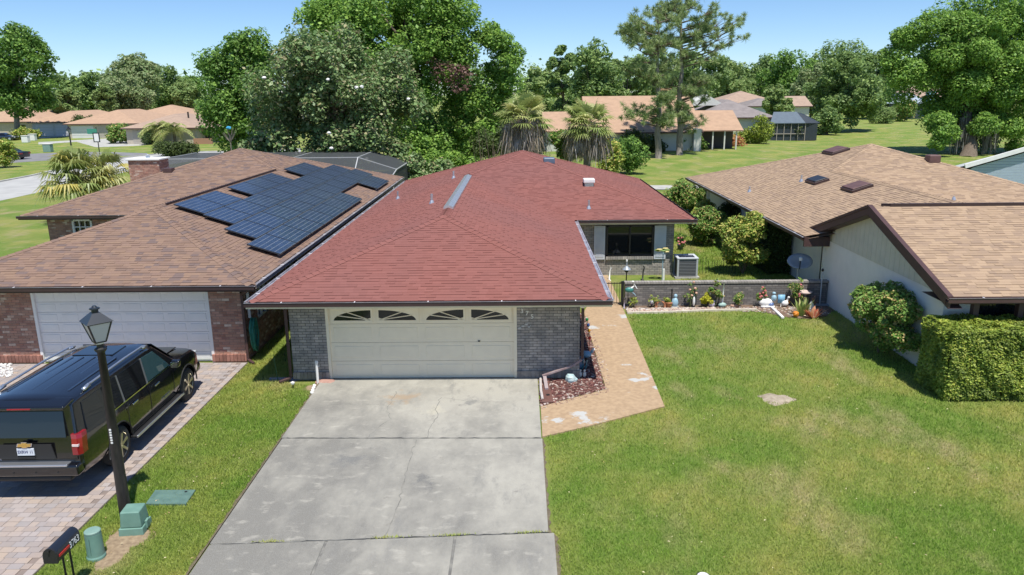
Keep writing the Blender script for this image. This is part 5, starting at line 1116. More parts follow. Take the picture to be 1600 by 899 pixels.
for (px,py,Y,k,mat_,lab) in ((880,222,58,1.0,SHRB,'low palmetto clump between the two cabbage palms'),(962,240,60,1.2,SHRY,'yellow green shrub right of the fuller cabbage palm'),(985,238,72,1.5,OAK2,'dark rounded shrub on the lawn near the shorter pine')):
    q=aty(px,py,Y); t=thing('shrub',lab,'shrub',(q.x,q.y,0)); crown('foliage',[(q.x+RNG.uniform(-.7,.7)*k,q.y+RNG.uniform(-.6,.6),max(.5*k,q.z+RNG.uniform(-1,.5)*k),k*.8,k*.8,k*.75) for _ in range(9)],5000,.2,mat_,t); build(MB().tube([(q.x,q.y,0),(q.x,q.y,1)],.06,6),'stem',BARK,t)
# fan palm left of the left house
h=aty(122,282,47); t=thing('fan_palm','low yellow green fan palm beside the left house roof','palm tree',(h.x,h.y,0)); build(MB().tube([(h.x,h.y,-.1),(h.x,h.y,1.2),h],[.3,.26,.22],10),'trunk',BARKG,t,smooth=True)
fan_palm(t,h,44,0,1.35,7,(PALMY,DEADF,PET),pet=1.5,droop=.55); fan_palm(t,h+Vector((.7,.3,-.4)),18,6,1.2,9,(PALMG,DEADF,PET),pet=1.3,droop=.6)
fan_palm(t,aty(175,268,48),16,0,1.0,11,(PALMY,DEADF,PET),pet=.9)
# ---------------- shrubs and hedges near ----------------
def boxhedge(name,label,x0,x1,y0,y1,z1,n,size,mat,rnd=.12,topc=None,cat='hedge',z0=.05):
    t=thing(name,label,cat,((x0+x1)/2,(y0+y1)/2,0)); A=[(x1-x0)*(y1-y0)*1.0,(x1-x0)*(z1-z0)*2,(y1-y0)*(z1-z0)*2]; s=sum(A); P=[];N=[]
    f=NR.random(n)*s; u=NR.random((n,3)); pos=np.empty((n,3)); nor=np.zeros((n,3))
    top=f<A[0]; fr=(f>=A[0])&(f<A[0]+A[1]); sd=f>=A[0]+A[1]
    pos[:,0]=x0+(x1-x0)*u[:,0]; pos[:,1]=y0+(y1-y0)*u[:,1]; pos[:,2]=z0+(z1-z0)*u[:,2]
    pos[top,2]=z1; nor[top,2]=1; s2=np.where(NR.random(n)<.7,-1,1); pos[fr,1]=np.where(s2[fr]<0,y0,y1); nor[fr,1]=s2[fr]; pos[sd,0]=np.where(s2[sd]<0,x0,x1); nor[sd,0]=s2[sd]
    c=np.array([(x0+x1)/2,(y0+y1)/2,(z0+z1)/2]); hs=np.array([(x1-x0)/2,(y1-y0)/2,(z1-z0)/2]); q=np.abs(pos-c)/hs; edge=np.clip(np.sort(q,axis=1)[:,1]-.8,0,1)
    w=.02*np.sin(pos[:,0]*11+pos[:,1]*9)*np.sin(pos[:,2]*10+pos[:,0]*5)+np.sin(pos[:,0]*3.1+pos[:,2]*4)*np.sin(pos[:,1]*2.7+pos[:,0]*2)*.05+np.sin(pos[:,0]*7.3)*np.cos(pos[:,2]*8+pos[:,1]*6)*.03
    pos+=nor*(w-np.abs(NR.normal(0,rnd*.5,n))+.03)[:,None]-(pos-c)*edge[:,None]*.12
    nn=nor*.6+NR.normal(size=(n,3))*.5+np.array([0,0,.8]); np_mesh('foliage',leaf_quads(pos,nn,size,.6),4,mat,t)
    core=MB().box(x0+.22,x1-.22,y0+.22,y1-.22,0,z1-.22); build(core,'dark_core',M('hedge_inner_shade',(.055,.05,.022),(.03,.032,.014),scale=12,rough=.95),t); return t  # solid box coloured dark to stand in for the shaded hedge interior
boxhedge('box_hedge','clipped yellow green box hedge in front of the right house',10.36,15.5,17.50,18.85,1.84,74000,.060,HEDG)
t=thing('shrub','rounded green shrub against the cream gable wall','shrub',(10.4,21.4,0)); cl=[]
for (x,y,z,k) in ((10.35,22.0,1.45,.50),(10.2,21.4,1.35,.52),(10.45,21.0,1.5,.52),(10.5,20.5,1.1,.55),(10.35,21.6,.85,.5),(10.5,20.9,.6,.5),(10.6,20.2,1.55,.5),(10.7,20.6,1.75,.45),(10.3,22.2,1.1,.42),(10.65,21.7,1.7,.45),(10.6,20.0,.8,.5),(10.75,21.2,1.85,.4)): cl.append((x,y,z,k,k,k*.85))
crown('foliage',cl,26000,.075,SHRB,t,shell=.6); mb=MB()
for k in range(12): c=cl[k]; mb.tube([(10.5,21.2,0),(10.45,21.2,.4),c[:3]],[.035,.028,.01],5)
build(mb,'stems',BARK,t)
def roundbush(label,px,pyb,w,h,mat,n,size,off=0,group=None,name='shrub'):
    b=at(px,pyb); t=thing(name,label,'shrub',(b.x,b.y,0),group=group); cl=clumps_in((b.x,b.y,h*.5),w,w*.9,h*.56,30,w*.44,int(px),lo=.4,squash=.85); crown('foliage',cl,n,size,mat,t,shell=.6)
    mb=MB()
    for k in range(5): mb.tube([(b.x,b.y,0),cl[k][:3]],[.04,.012],5)
    build(mb,'stems',BARK,t); return t
roundbush('big rounded golden green bush in the side yard',1160,428,1.0,2.75,SHRY,24000,.10)
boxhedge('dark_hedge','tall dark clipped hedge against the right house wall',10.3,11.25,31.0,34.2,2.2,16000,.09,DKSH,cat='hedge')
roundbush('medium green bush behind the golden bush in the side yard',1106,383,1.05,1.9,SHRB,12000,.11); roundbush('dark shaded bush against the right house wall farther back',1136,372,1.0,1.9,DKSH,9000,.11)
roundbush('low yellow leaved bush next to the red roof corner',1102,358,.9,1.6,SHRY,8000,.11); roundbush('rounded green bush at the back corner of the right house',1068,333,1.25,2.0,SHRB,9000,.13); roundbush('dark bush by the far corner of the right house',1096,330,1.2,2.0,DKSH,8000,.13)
# far shrubs
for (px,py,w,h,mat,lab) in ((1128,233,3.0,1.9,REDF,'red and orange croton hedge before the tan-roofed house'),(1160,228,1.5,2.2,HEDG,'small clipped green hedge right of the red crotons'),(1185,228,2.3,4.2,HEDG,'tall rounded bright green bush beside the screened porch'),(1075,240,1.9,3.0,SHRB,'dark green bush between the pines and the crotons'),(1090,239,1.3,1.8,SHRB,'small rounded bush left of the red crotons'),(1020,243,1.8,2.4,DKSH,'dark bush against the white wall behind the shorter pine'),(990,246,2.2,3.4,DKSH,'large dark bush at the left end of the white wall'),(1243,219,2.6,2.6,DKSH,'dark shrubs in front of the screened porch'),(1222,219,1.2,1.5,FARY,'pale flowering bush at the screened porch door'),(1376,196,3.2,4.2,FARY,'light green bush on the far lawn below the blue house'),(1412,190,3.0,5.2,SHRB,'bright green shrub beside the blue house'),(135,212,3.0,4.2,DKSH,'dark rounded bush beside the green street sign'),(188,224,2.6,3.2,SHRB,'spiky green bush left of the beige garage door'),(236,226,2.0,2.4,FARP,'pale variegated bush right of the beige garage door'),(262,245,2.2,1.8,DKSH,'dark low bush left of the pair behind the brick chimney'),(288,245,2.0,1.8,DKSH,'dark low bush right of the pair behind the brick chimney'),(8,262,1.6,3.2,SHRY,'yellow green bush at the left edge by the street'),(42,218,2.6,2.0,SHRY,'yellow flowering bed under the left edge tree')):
    roundbush(lab,px,py,w,h,mat,4500 if w<2.4 else 6500,.22 if py>225 else .3)
# pinnate palms at the left villas
def feather_palm(label,px,py,hz_,R,n,seed):
    b=at(px,py); r=random.Random(seed); t=thing('feather_palm',label,'palm tree',(b.x,b.y,0)); h=Vector((b.x,b.y,hz_)); build(MB().tube([b,h],[.25,.2],8),'trunk',BARK,t); Q=[]; rm=MB()
    for k in range(n):
        az=r.random()*6.283; el=r.uniform(-.1,1.2); P=[]
        for j in range(9):
            s=j/8; P.append(h+Vector((math.cos(az)*math.cos(el)*R*s,math.sin(az)*math.cos(el)*R*s,R*(math.sin(el)*s-.75*s*s))))
        rm.tube(P,[.03,.02,.02,.02,.015,.015,.01,.01,.005],4,cap=False); sd=Vector((-math.sin(az),math.cos(az),0))
        for j in range(1,9):
            for m_ in range(3):
                c=P[j-1].lerp(P[j],m_/3); ln=R*.28*(1-.6*j/9)
                for s in(-1,1): e=c+sd*s*ln+Vector((math.cos(az)*.2,math.sin(az)*.2,-ln*.45)); w_=Vector((math.cos(az),math.sin(az),0))*.05; Q.append((c-w_,c+w_,e+w_*.3,e-w_*.3))
    build(rm,'ribs',PET,t); np_mesh('fronds',np.array([[tuple(v) for v in q] for q in Q]).reshape(-1,3),4,PALMG,t)
feather_palm('feathery palm in a mulch ring before the right villa',274,227,2.6,3.6,34,3); feather_palm('feathery palm left of its twin before the right villa',252,226,2.9,3.4,30,4)
# ---------------- background trees ----------------
bt=[((76,140,112,176),235,FARG,'dark tree behind the villa roofs next to the left edge tree'),((118,182,104,178),215,FARG,'broad dark tree above the middle villa roof'),((166,254,80,150),205,FARP,'tall pale tree with airy top above the villas'),((158,232,115,180),190,FARP,'pale green leafy tree below the tall airy one'),((225,305,98,175),225,FARG,'wide dark tree right of the tall airy one'),((262,322,112,168),260,OAK2,'dark far tree at the left of the oak group'),((268,312,126,166),195,FARY,'small yellow green tree on the far field'),((82,122,136,176),176,FARY,'small bright green tree behind the villa apex'),((145,175,125,172),180,FARY,'pale palm like tree behind the villas'),
((812,872,96,190),205,FARY,'pale olive tree right of the big oak'),((855,905,76,185),172,FARG,'narrow dark tree left of the broad one behind the tan roof'),((882,968,66,185),152,FARG,'broad rounded dark tree behind the tan roof'),((942,1015,82,185),168,FARY,'lighter green tree behind the shorter pine'),((985,1065,66,182),195,FARG,'dark tree between the two pine crowns'),((1045,1135,74,182),180,FARG,'wide tree directly behind the taller pine'),((1105,1180,88,170),235,FARY,'olive tree above the grey roof'),((1145,1232,80,168),265,FARG,'dark tree left of the far tree line dip'),((1188,1288,84,178),245,OAK2,'deep green tree behind the screened porch'),((1265,1368,62,170),265,FARG,'tall dark dome shaped tree behind the light green tree'),((1335,1405,78,185),205,FARG,'bushy tree between the light green tree and the live oak'),((1240,1300,98,185),195,FARP,'pale tree above the screened porch'),((1195,1240,130,190),165,FARY,'small yellow green tree above the grey roof end')]
for i,(bx,Y,mt,lab) in enumerate(bt):
    e_=(bx[1]-bx[0])*.10; bx=(bx[0]-e_,bx[1]+e_,bx[2]-(7 if bx[0]>800 else 0),bx[3]+12)
    w=(bx[1]-bx[0])*Y/1182/2; tree('background_tree',lab,bx,Y,int(9000+w*600),.30+Y*.0016,mt,34,w*.30,50+i,r0=.4,lo=.3,nl=8,group='trees beyond the houses',depth=.9,squash=.9)
V=[]; C=[]
for k in range(300):
    x=NR.uniform(-330,380); Y=NR.uniform(270,340); hgt=NR.uniform(14,22); C.append((x,Y,hgt*.5,8,7,hgt*.5))
crown('distant_woodland',C,60000,1.2,FARG,None,base=(0,300,0),label='band of distant trees with haze-toned leaves along the horizon',cat='woodland',kind='stuff')
# ---------------- garden wall, gate and courtyard ----------------
gwz=aty(1000,441,26.4).z
yw=thing('garden_wall','low grey brick garden wall between the red-roofed house and the right house','wall',(7.3,26.4,0))
brick_wall(yw,(3.74,26.4,0),(1,0,0),(0,-1,0),7.25,gwz-.07,GRBR2 if 'GRBR2' in globals() else M('wall_brick',(.2,.18,.17),ramp=[(.205,.185,.172),(.175,.160,.150),(.235,.212,.195),(.155,.142,.136)],rv=.15,rough=.9,bump=.3,bscale=60),M('wall_mortar',(.075,.068,.064),(.10,.092,.086),scale=8,rough=.95),th=.2)
mb=MB(); x=3.72
while x<10.98: mb.box(x+.004,x+.098,26.37,26.62,gwz-.07,gwz); x+=.102
build(mb,'coping_bricks',M('coping_brick',(.30,.275,.25),rv=.15,rough=.9),yw,kind='stuff')
gt=thing('garden_gate','black wrought iron gate at the end of the tan walk','gate',(3.2,26.42,0))
build(MB().box(3.60,3.70,26.36,26.46,0,gwz+.03),'post',BLACK,gt); build(MB().box(2.62,2.66,26.38,26.43,0,gwz),'post',BLACK,gt)
for z in(.12,gwz-.04): build(MB().bar((2.66,26.41,z),(3.6,26.41,z),.025,.03),'rail',BLACK,gt)
for k in range(9): build(MB().tube([(2.75+.1*k,26.41,.1),(2.75+.1*k,26.41,gwz)],.009,6),'bar',BLACK,gt)
# air conditioner
q=at(1071,433); ac=thing('air_conditioner','grey outdoor air conditioner beside the wing of the red-roofed house','air conditioner',(q.x,q.y+.1,0)); H_=.88
build(MB().box(-.5,.5,-.46,.46,0,.08),'pad',CONC2,ac,local=True)
build(MB().box(-.38,.38,-.36,.36,.09,H_-.06),'coil',M('coil_dark',(.05,.053,.058),rough=.6),ac,local=True)
for sx in(-1,1):
    for sy in(-1,1): build(MB().box(sx*.39-.04,sx*.39+.04,sy*.37-.04,sy*.37+.04,.08,H_-.05),'corner_post',M('ac_grey',(.42,.44,.46),rough=.5),ac,local=True,bevel=.015)
for k in range(11): build(MB().box(-.40,.40,-.392,-.372,.12+k*.063,.145+k*.063),'louvre',M('ac_louvre',(.20,.21,.225),rough=.5),ac,local=True)
mb=MB()
for q_ in((-.44,.44,-.42,-.30),(-.44,.44,.30,.42),(-.44,-.32,-.30,.30),(.32,.44,-.30,.30)): mb.box(q_[0],q_[1],q_[2],q_[3],H_-.06,H_)
build(mb,'top_rim',M('ac_rim',(.55,.57,.60),rough=.45),ac,local=True,bevel=.01); build(MB().lathe([(.30,H_-.05),(.30,H_-.045)],(0,0,0),20),'fan_well',BLACK,ac,local=True)
mb=MB()
for k in range(5): a=k*math.pi/5; mb.bar((-.32*math.cos(a),-.32*math.sin(a),H_-.005),(.32*math.cos(a),.32*math.sin(a),H_-.005),.012)
build(mb,'fan_guard',M('guard',(.10,.11,.16),rough=.4),ac,local=True)
# satellite dish
dc=aty(1250,408,27.3); sd=thing('satellite_dish','grey satellite dish on a bent mast behind the garden wall','satellite dish',(dc.x,27.3,0))
build(MB().tube([(.05,.25,0),(.05,.25,.9),(-.02,.12,dc.z)],.028,8),'mast',M('mast_pale',(.6,.6,.6),rough=.4),sd,local=True)
n_=Vector((-.25,-.75,.60)).normalized(); ux=n_.cross(Vector((0,0,1))).normalized(); uy=ux.cross(n_); V=[];Fq=[]
for i,(rr_,dp) in enumerate(((.02,-.075),(.15,-.066),(.3,-.035),(.42,.0))):
    for k in range(24): a=k*math.pi/12; V.append(Vector((0,0,dc.z))+ux*rr_*1.05*math.cos(a)+uy*rr_*.74*math.sin(a)+n_*dp)
for i in range(3):
    for k in range(24): Fq.append((i*24+k,i*24+(k+1)%24,(i+1)*24+(k+1)%24,(i+1)*24+k))
Fq.append(tuple(range(24))); mb=MB(); mb.add(V,Fq); o=build(mb,'reflector',M('dish_grey',(.30,.33,.36),(.26,.29,.32),scale=5,rough=.4),sd,local=True,smooth=True); s_=o.modifiers.new('s','SOLIDIFY'); s_.thickness=.02
f0=Vector((0,0,dc.z))+n_*.48-uy*.16; build(MB().tube([Vector((0,0,dc.z))-uy*.33,f0],.018,6),'feed_arm',BLACK,sd,local=True); build(MB().lathe([(.05,-.05),(.06,.0),(.06,.06),(.03,.08)],f0,10),'receiver',WHITE,sd,local=True)
t=thing('pole','thin pale pole leaning at the right end of the garden wall','pole',(10.72,26.28,0)); build(MB().tube([(0,0,.05),(.02,.06,1.25)],.02,6),'shaft',M('pole_grey',(.5,.52,.54),rough=.5),t,local=True); build(MB().lathe([(.03,1.25),(.05,1.30),(.02,1.36)],(.02,.06,0),8),'head',BLACK,t,local=True); build(MB().box(-.22,.3,-.1,.1,.0,.05),'foot',M('foot_grey',(.30,.34,.37),rough=.6),t,local=True)
def bedpt(px,py):
    q=at(px,py)
    if q.y>26.12: q=aty(px,py,26.12)
    return Vector((q.x,q.y,0))
# planting and ornaments along the garden wall: (px, py of the foot)
def plant(name,label,px,py,w,h,n,size,mat,flower=None,nf=0,fs=.04):
    w*=.85; n=int(n*.7)
    b=bedpt(px,py); t=thing(name,label,'plant',(b.x,b.y,0)); cl=clumps_in((b.x,b.y,h*.6),w,w*.7,h*.45,8,w*.45,int(px*3),lo=.2,hi=.9); crown('leaves',cl,n,size,mat,t); mb=MB()
    for k in range(5): mb.tube([(b.x,b.y,.0),cl[k][:3]],[.012,.005],4)
    build(mb,'stems',M('green_stem',(.08,.10,.03),rough=.7),t)
    if flower:
        for k in range(nf): c=cl[k%len(cl)]; build(MB().blob((c[0]+RNG.uniform(-.1,.1)*w*3,c[1]-.08,c[2]+c[5]*RNG.uniform(.3,1)),fs,fs,fs*.8,6,4,.2),'flower',flower,t)
    return t
YEL=leafmat('yellow_bloom',[(.50,.38,.01),(.42,.34,.012),(.55,.42,.02),(.20,.22,.02)]); ORG=M('orange_bloom',(.65,.22,.02),rough=.6); PNK=M('pink_bloom',(.55,.17,.16),rough=.6)
plant('flowering_bush','rounded bright yellow bush in the middle of the garden wall bed',1104,474,.34,.55,2600,.05,YEL)
plant('rose_bush','tall thin rose bush right of the bright yellow bush',1117,474,.38,1.15,1100,.06,SHRB); plant('rose_bush','short leafy green rose bush left of the pink one',1150,473,.36,.65,900,.055,SHRB)
plant('rose_bush','rose bush with pink blooms near the white statue',1190,472,.30,.85,700,.055,SHRB,PNK,8,.05); plant('rose_bush','tall sparse rose bush at the right end of the wall',1247,475,.42,1.25,1300,.06,SHRB,PNK,3,.05)
plant('small_plant','thin dry looking plant right of the stork ornament',990,478,.28,.42,500,.05,SHRY); plant('small_plant','sparse leggy plant in the left of the bed',1020,478,.3,.5,350,.045,SHRY); plant('small_plant','low green plant behind the blue figure',1044,474,.22,.4,700,.05,SHRY); plant('rose_bush','thin rose bush with pale blooms left of the yellow bush',1078,475,.36,.95,600,.05,SHRB,M('peach_bloom',(.60,.35,.25),rough=.6),5,.05)
def spiky(label,px,py,n,h,mat,w=.045,spread=.35,cat='plant',name='spiky_plant'):
    b=bedpt(px,py); t=thing(name,label,cat,(b.x,b.y,0)); 
    for k in range(n):
        a=RNG.random()*6.283; s=RNG.uniform(.2,1)*spread; L_=h*RNG.uniform(.7,1.1); p0=Vector((.08*math.cos(a),.08*math.sin(a),0)); p2=p0+Vector((s*math.cos(a),s*math.sin(a),L_)); md=p0.lerp(p2,.55)+Vector((0,0,.05)); d=Vector((-math.sin(a),math.cos(a),0))*w
        mb=MB(); mb.add([p0-d*.6,p0+d*.6,md+d,md-d,p2],[(0,1,2,3),(3,2,4)]); build(mb,'leaf',mat,t,local=True)
SNAKE=leafmat('snake_plant_leaf',[(.12,.18,.045),(.20,.23,.07),(.09,.14,.035)]); BROM=leafmat('bromeliad_leaf',[(.42,.06,.03),(.34,.09,.04),(.48,.12,.06)])
spiky('snake plant clump with upright green leaves at the right bed',1252,494,26,.62,SNAKE); spiky('red bromeliad at the right tip of the garden bed',1270,497,26,.34,BROM,w=.05,spread=.42); spiky('dark spiky plant against the wall near the right end',1265,482,14,.45,leafmat('dusky_leaf',[(.14,.10,.06),(.10,.10,.05),(.2,.1,.07)]))
for (px,py,lab) in((1229,478,'upper orange marigold ball beside the blue sign'),(1243,497,'lower yellow orange marigold ball at the snake plant')):
    b=at(px,py); t=thing('marigold',lab,'flower',(b.x,b.y,0)); build(MB().blob((0,0,.14),.11,.11,.10,9,6,.15),'bloom',ORG,t,local=True); build(MB().tube([(0,0,0),(0,0,.08)],.02,5),'stem',M('green_stem',(.08,.10,.03)),t,local=True)
def orn(name,label,px,py,parts,cat='ornament'):
    b=bedpt(px,py); t=thing(name,label,cat,(b.x,b.y,.02))
    for nm,mb,mt in parts: build(mb,nm,mt,t,local=True,smooth=True)
    return t
TEAL=M('teal_paint',(.05,.22,.20),rough=.4); LBL=M('pale_blue',(.30,.46,.56),rough=.5); LAV=M('lavender',(.42,.38,.48),rough=.5); TERR=M('terracotta',(.42,.17,.08),(.34,.14,.07),scale=9,rough=.8)
orn('stork_ornament','white and teal long-necked bird ornament on a pole by the gate',985,482,[('pole',MB().tube([(-.1,0,0),(-.1,0,.55)],.014,6),BLACK),('body',MB().blob((-.06,0,.66),.16,.07,.10,10,6),TEAL),('neck',MB().tube([(.0,0,.72),(.10,0,.80),(.05,0,.93)],[.035,.026,.02],7).blob((.06,0,.96),.05,.04,.04,8,5),WHITE),('bill',MB().tube([(.07,0,.92),(.22,0,.70)],[.03,.01],6),WHITE),('wing',MB().tube([(-.02,0,.62),(.12,0,.52),(.18,0,.45)],[.025,.018,.008],6),LBL)])
orn('solar_stake','pale stake light next to the gate post',975,483,[('stake',MB().tube([(0,0,0),(0,0,.34)],.022,6),LAV),('cap',MB().lathe([(.05,.34),(.05,.37),(.01,.40)],(0,0,0),8),BLACK)])
orn('gazing_ball','small lavender gazing ball on a dark stand',1018,481,[('stand',MB().lathe([(.06,0),(.03,.08),(.05,.12)],(0,0,0),8),BLACK),('ball',MB().blob((0,0,.20),.08,.08,.08,10,7),LAV)])
orn('terracotta_arch','terracotta shell ornament among the stones',1032,481,[('arch',MB().tube([(-.17,0,0),(-.15,0,.16),(0,0,.25),(.15,0,.16),(.17,0,0)],.055,8),TERR)])
orn('terracotta_pot','orange clay pot lying right of the shell ornament',1045,480,[('pot',MB().lathe([(.09,0),(.13,.16),(.15,.2),(.12,.2)],(0,0,0),12),TERR)])
orn('girl_figure','pale blue seated figure statue before the wall',1054,480,[('body',MB().blob((0,0,.18),.14,.12,.19,9,6,.12).blob((.02,0,.42),.07,.07,.08,8,6),LBL),('base',MB().box(-.13,.13,-.1,.1,0,.06),CONC2)])
orn('dark_post','thin dark finial post behind the pale blue figure',1049,476,[('post',MB().tube([(0,0,0),(0,0,.62)],.022,6).blob((0,0,.64),.04,.04,.06,7,5),BLACK)])
orn('penguin_figure','dark standing bird statue with white breast',1084,478,[('body',MB().blob((0,0,.28),.10,.10,.28,9,7),M('charcoal',(.05,.055,.06),rough=.5)),('breast',MB().blob((-.02,-.07,.24),.05,.05,.18,8,6),WHITE),('head',MB().blob((0,0,.58),.06,.06,.07,8,5),M('charcoal',(.05,.055,.06)))])
orn('white_rabbit','small white animal statue at the foot of the yellow bush',1112,478,[('body',MB().blob((0,0,.10),.12,.08,.10,9,6,.1).blob((.08,0,.20),.05,.05,.06,8,5),LAV)])
orn('thermometer_post','white marker post with pale green foot',1128,480,[('post',MB().tube([(.0,0,.1),(.04,.05,.92)],.025,7),WHITE),('foot',MB().blob((.0,0,.08),.16,.10,.09,9,5,.15),M('pale_green',(.32,.46,.42),rough=.6))])
orn('clay_shell','flat pinkish clay shell in the bed',1147,478,[('shell',MB().blob((0,0,.05),.16,.11,.07,9,5,.15),M('pink_clay',(.46,.28,.2),rough=.8))])
orn('lamb_statue','white reclining animal statue with blue ribbon',1196,480,[('body',MB().blob((0,0,.16),.26,.13,.15,11,7,.08),WHITE),('head',MB().blob((.27,-.02,.33),.10,.09,.12,9,6).blob((.27,0,.5),.07,.07,.05,8,5),LBL),('leg',MB().box(-.2,.28,-.17,-.08,0,.07),WHITE)])
orn('blue_cup','small blue and white globe pot before the statue',1204,481,[('pot',MB().lathe([(.06,0),(.11,.08),(.09,.16)],(0,0,0),10),M('cobalt',(.10,.16,.34),rough=.3))])
orn('blue_sign','light blue card sign standing in the right bed',1220,478,[('card',MB().box(-.12,.12,-.015,.015,.14,.44),M('sky_card',(.22,.46,.66),rough=.5)),('stake',MB().tube([(0,.0,0),(0,0,.2)],.012,5),WHITE)])
orn('white_duck','white bird statue right of the blue sign',1226,479,[('body',MB().blob((0,0,.12),.13,.09,.11,9,6),WHITE),('neck',MB().tube([(.06,0,.18),(.10,0,.32)],.035,7).blob((.12,0,.34),.05,.04,.04,7,5),WHITE)])
orn('bird_bath','small pale bird bath by the wall at the right',1256,474,[('stem',MB().lathe([(.10,0),(.05,.06),(.05,.42),(.09,.46)],(0,0,0),10),CONC2),('bowl',MB().lathe([(.08,.44),(.24,.52),(.26,.56),(.22,.55),(.05,.50)],(0,0,0),14),M('bowl_pink',(.52,.42,.38),rough=.8))])
orn('shell_figure','white conch statue beside the bromeliad',1267,485,[('shell',MB().lathe([(.13,0),(.14,.08),(.07,.2),(.01,.32)],(0,0,0),10),WHITE)])
a,b=at(1205,482),at(1223,499); t=thing('white_plank','white plastic plank lying at the bend of the bed','plank',((a.x+b.x)/2,(a.y+b.y)/2,0)); build(MB().bar((a.x,a.y,.05),(b.x,b.y,.05),.10,.07),'plank',WHITE,t,bevel=.01)
# courtyard ornaments
q=at(979,436); t=thing('lantern_ornament','dark bird feeder lantern in the courtyard behind the wall','lantern',(q.x,29.6,0)); q=aty(979,424,29.6)
build(MB().tube([(q.x,29.6,0),(q.x,29.6,q.z)],.025,6),'post',BLACK,t); build(MB().lathe([(.05,0),(.09,.05),(.07,.16)],(q.x,29.6,q.z-.05),8),'cage',BLACK,t); build(MB().lathe([(.18,.12),(.17,.14),(.03,.27),(.02,.42)],(q.x,29.6,q.z-.05),10),'hood',M('hood_grey',(.26,.30,.34),rough=.4),t); build(MB().blob((q.x,29.6,q.z+.42),.035,.035,.07,7,5),'finial',WHITE,t)
q=aty(1035,425,30.2); t=thing('windmill_flower','tall metal flower spinner with green and yellow petals','ornament',(q.x,30.2,0)); tp=aty(1035,391,30.2); build(MB().tube([(q.x,30.2,0),(q.x,30.2,tp.z)],.018,6),'stem',LBL,t)
for k in range(8): a=k*.785; build(MB().blob((tp.x+.20*math.cos(a),30.2+.14*math.sin(a),tp.z+.05*math.sin(a*2)),.13,.07,.035,7,4),'petal',(M('petal_green',(.14,.22,.04),rough=.5),M('petal_yellow',(.55,.46,.18),rough=.5))[k%2],t)
build(MB().box(q.x-.04,q.x+.04,29.9,29.98,0,.55),'marker',WHITE,t)
for (px,lab,mt) in((952,'white curved bird ornament left of the feeder lantern',WHITE),(1004,'thin dark ornament right of the feeder lantern',BLACK)):
    q=aty(px,432,30.3); t=thing('yard_ornament',lab,'ornament',(q.x,30.3,0)); build(MB().tube([(0,0,0),(.02,0,.4),(.06,0,.52),(.0,0,.62)],[.03,.03,.025,.015],7),'body',mt,t,local=True,smooth=True)
    build(MB().lathe([(.08,0),(.04,.03)],(0,0,0),8),'base',mt,t,local=True)
q=aty(1063,372,30.9); t=thing('hanging_basket','hanging basket with pink flowers at the wing corner','hanging plant',(q.x,q.y,q.z)); crown('foliage',[(q.x,q.y,q.z,.25,.22,.2),(q.x+.12,q.y,q.z-.25,.16,.15,.2)],900,.06,SHRB,t)
for k in range(7): build(MB().blob((RNG.uniform(-.2,.25),-.18,RNG.uniform(-.3,.15)),.05,.05,.045,6,4),'flower',PNK,t,local=True)
build(MB().lathe([(.08,-.15),(.15,0),(.15,.02)],(0,0,0),10),'basket',BRONZE,t,local=True); build(MB().tube([(0,0,0),(-.02,.0,2.27-q.z)],.006,4),'chain',BLACK,t,local=True)
q=at(1063,391); t=thing('blue_pot','small dark blue pot on the side yard grass','pot',(q.x,q.y,0)); build(MB().lathe([(.11,0),(.16,.25),(.18,.28),(.14,.28),(.12,.2)],(0,0,0),12),'pot',M('navy_pot',(.03,.06,.11),rough=.4),t,local=True,smooth=True); build(MB().blob((0,0,.24),.12,.12,.03,8,4),'soil',MULCH,t,local=True)
t=thing('wire_fence','low fence of thin dark wire stakes in the side yard','fence',(8.1,29,0))
for k in range(13):
    q=at(1093+k*4.6,430-RNG.uniform(0,4)); h=RNG.uniform(.45,.75); build(MB().tube([(q.x,q.y,0),(q.x+RNG.uniform(-.03,.03),q.y,h)],.009,5),'stake',BLACK,t)
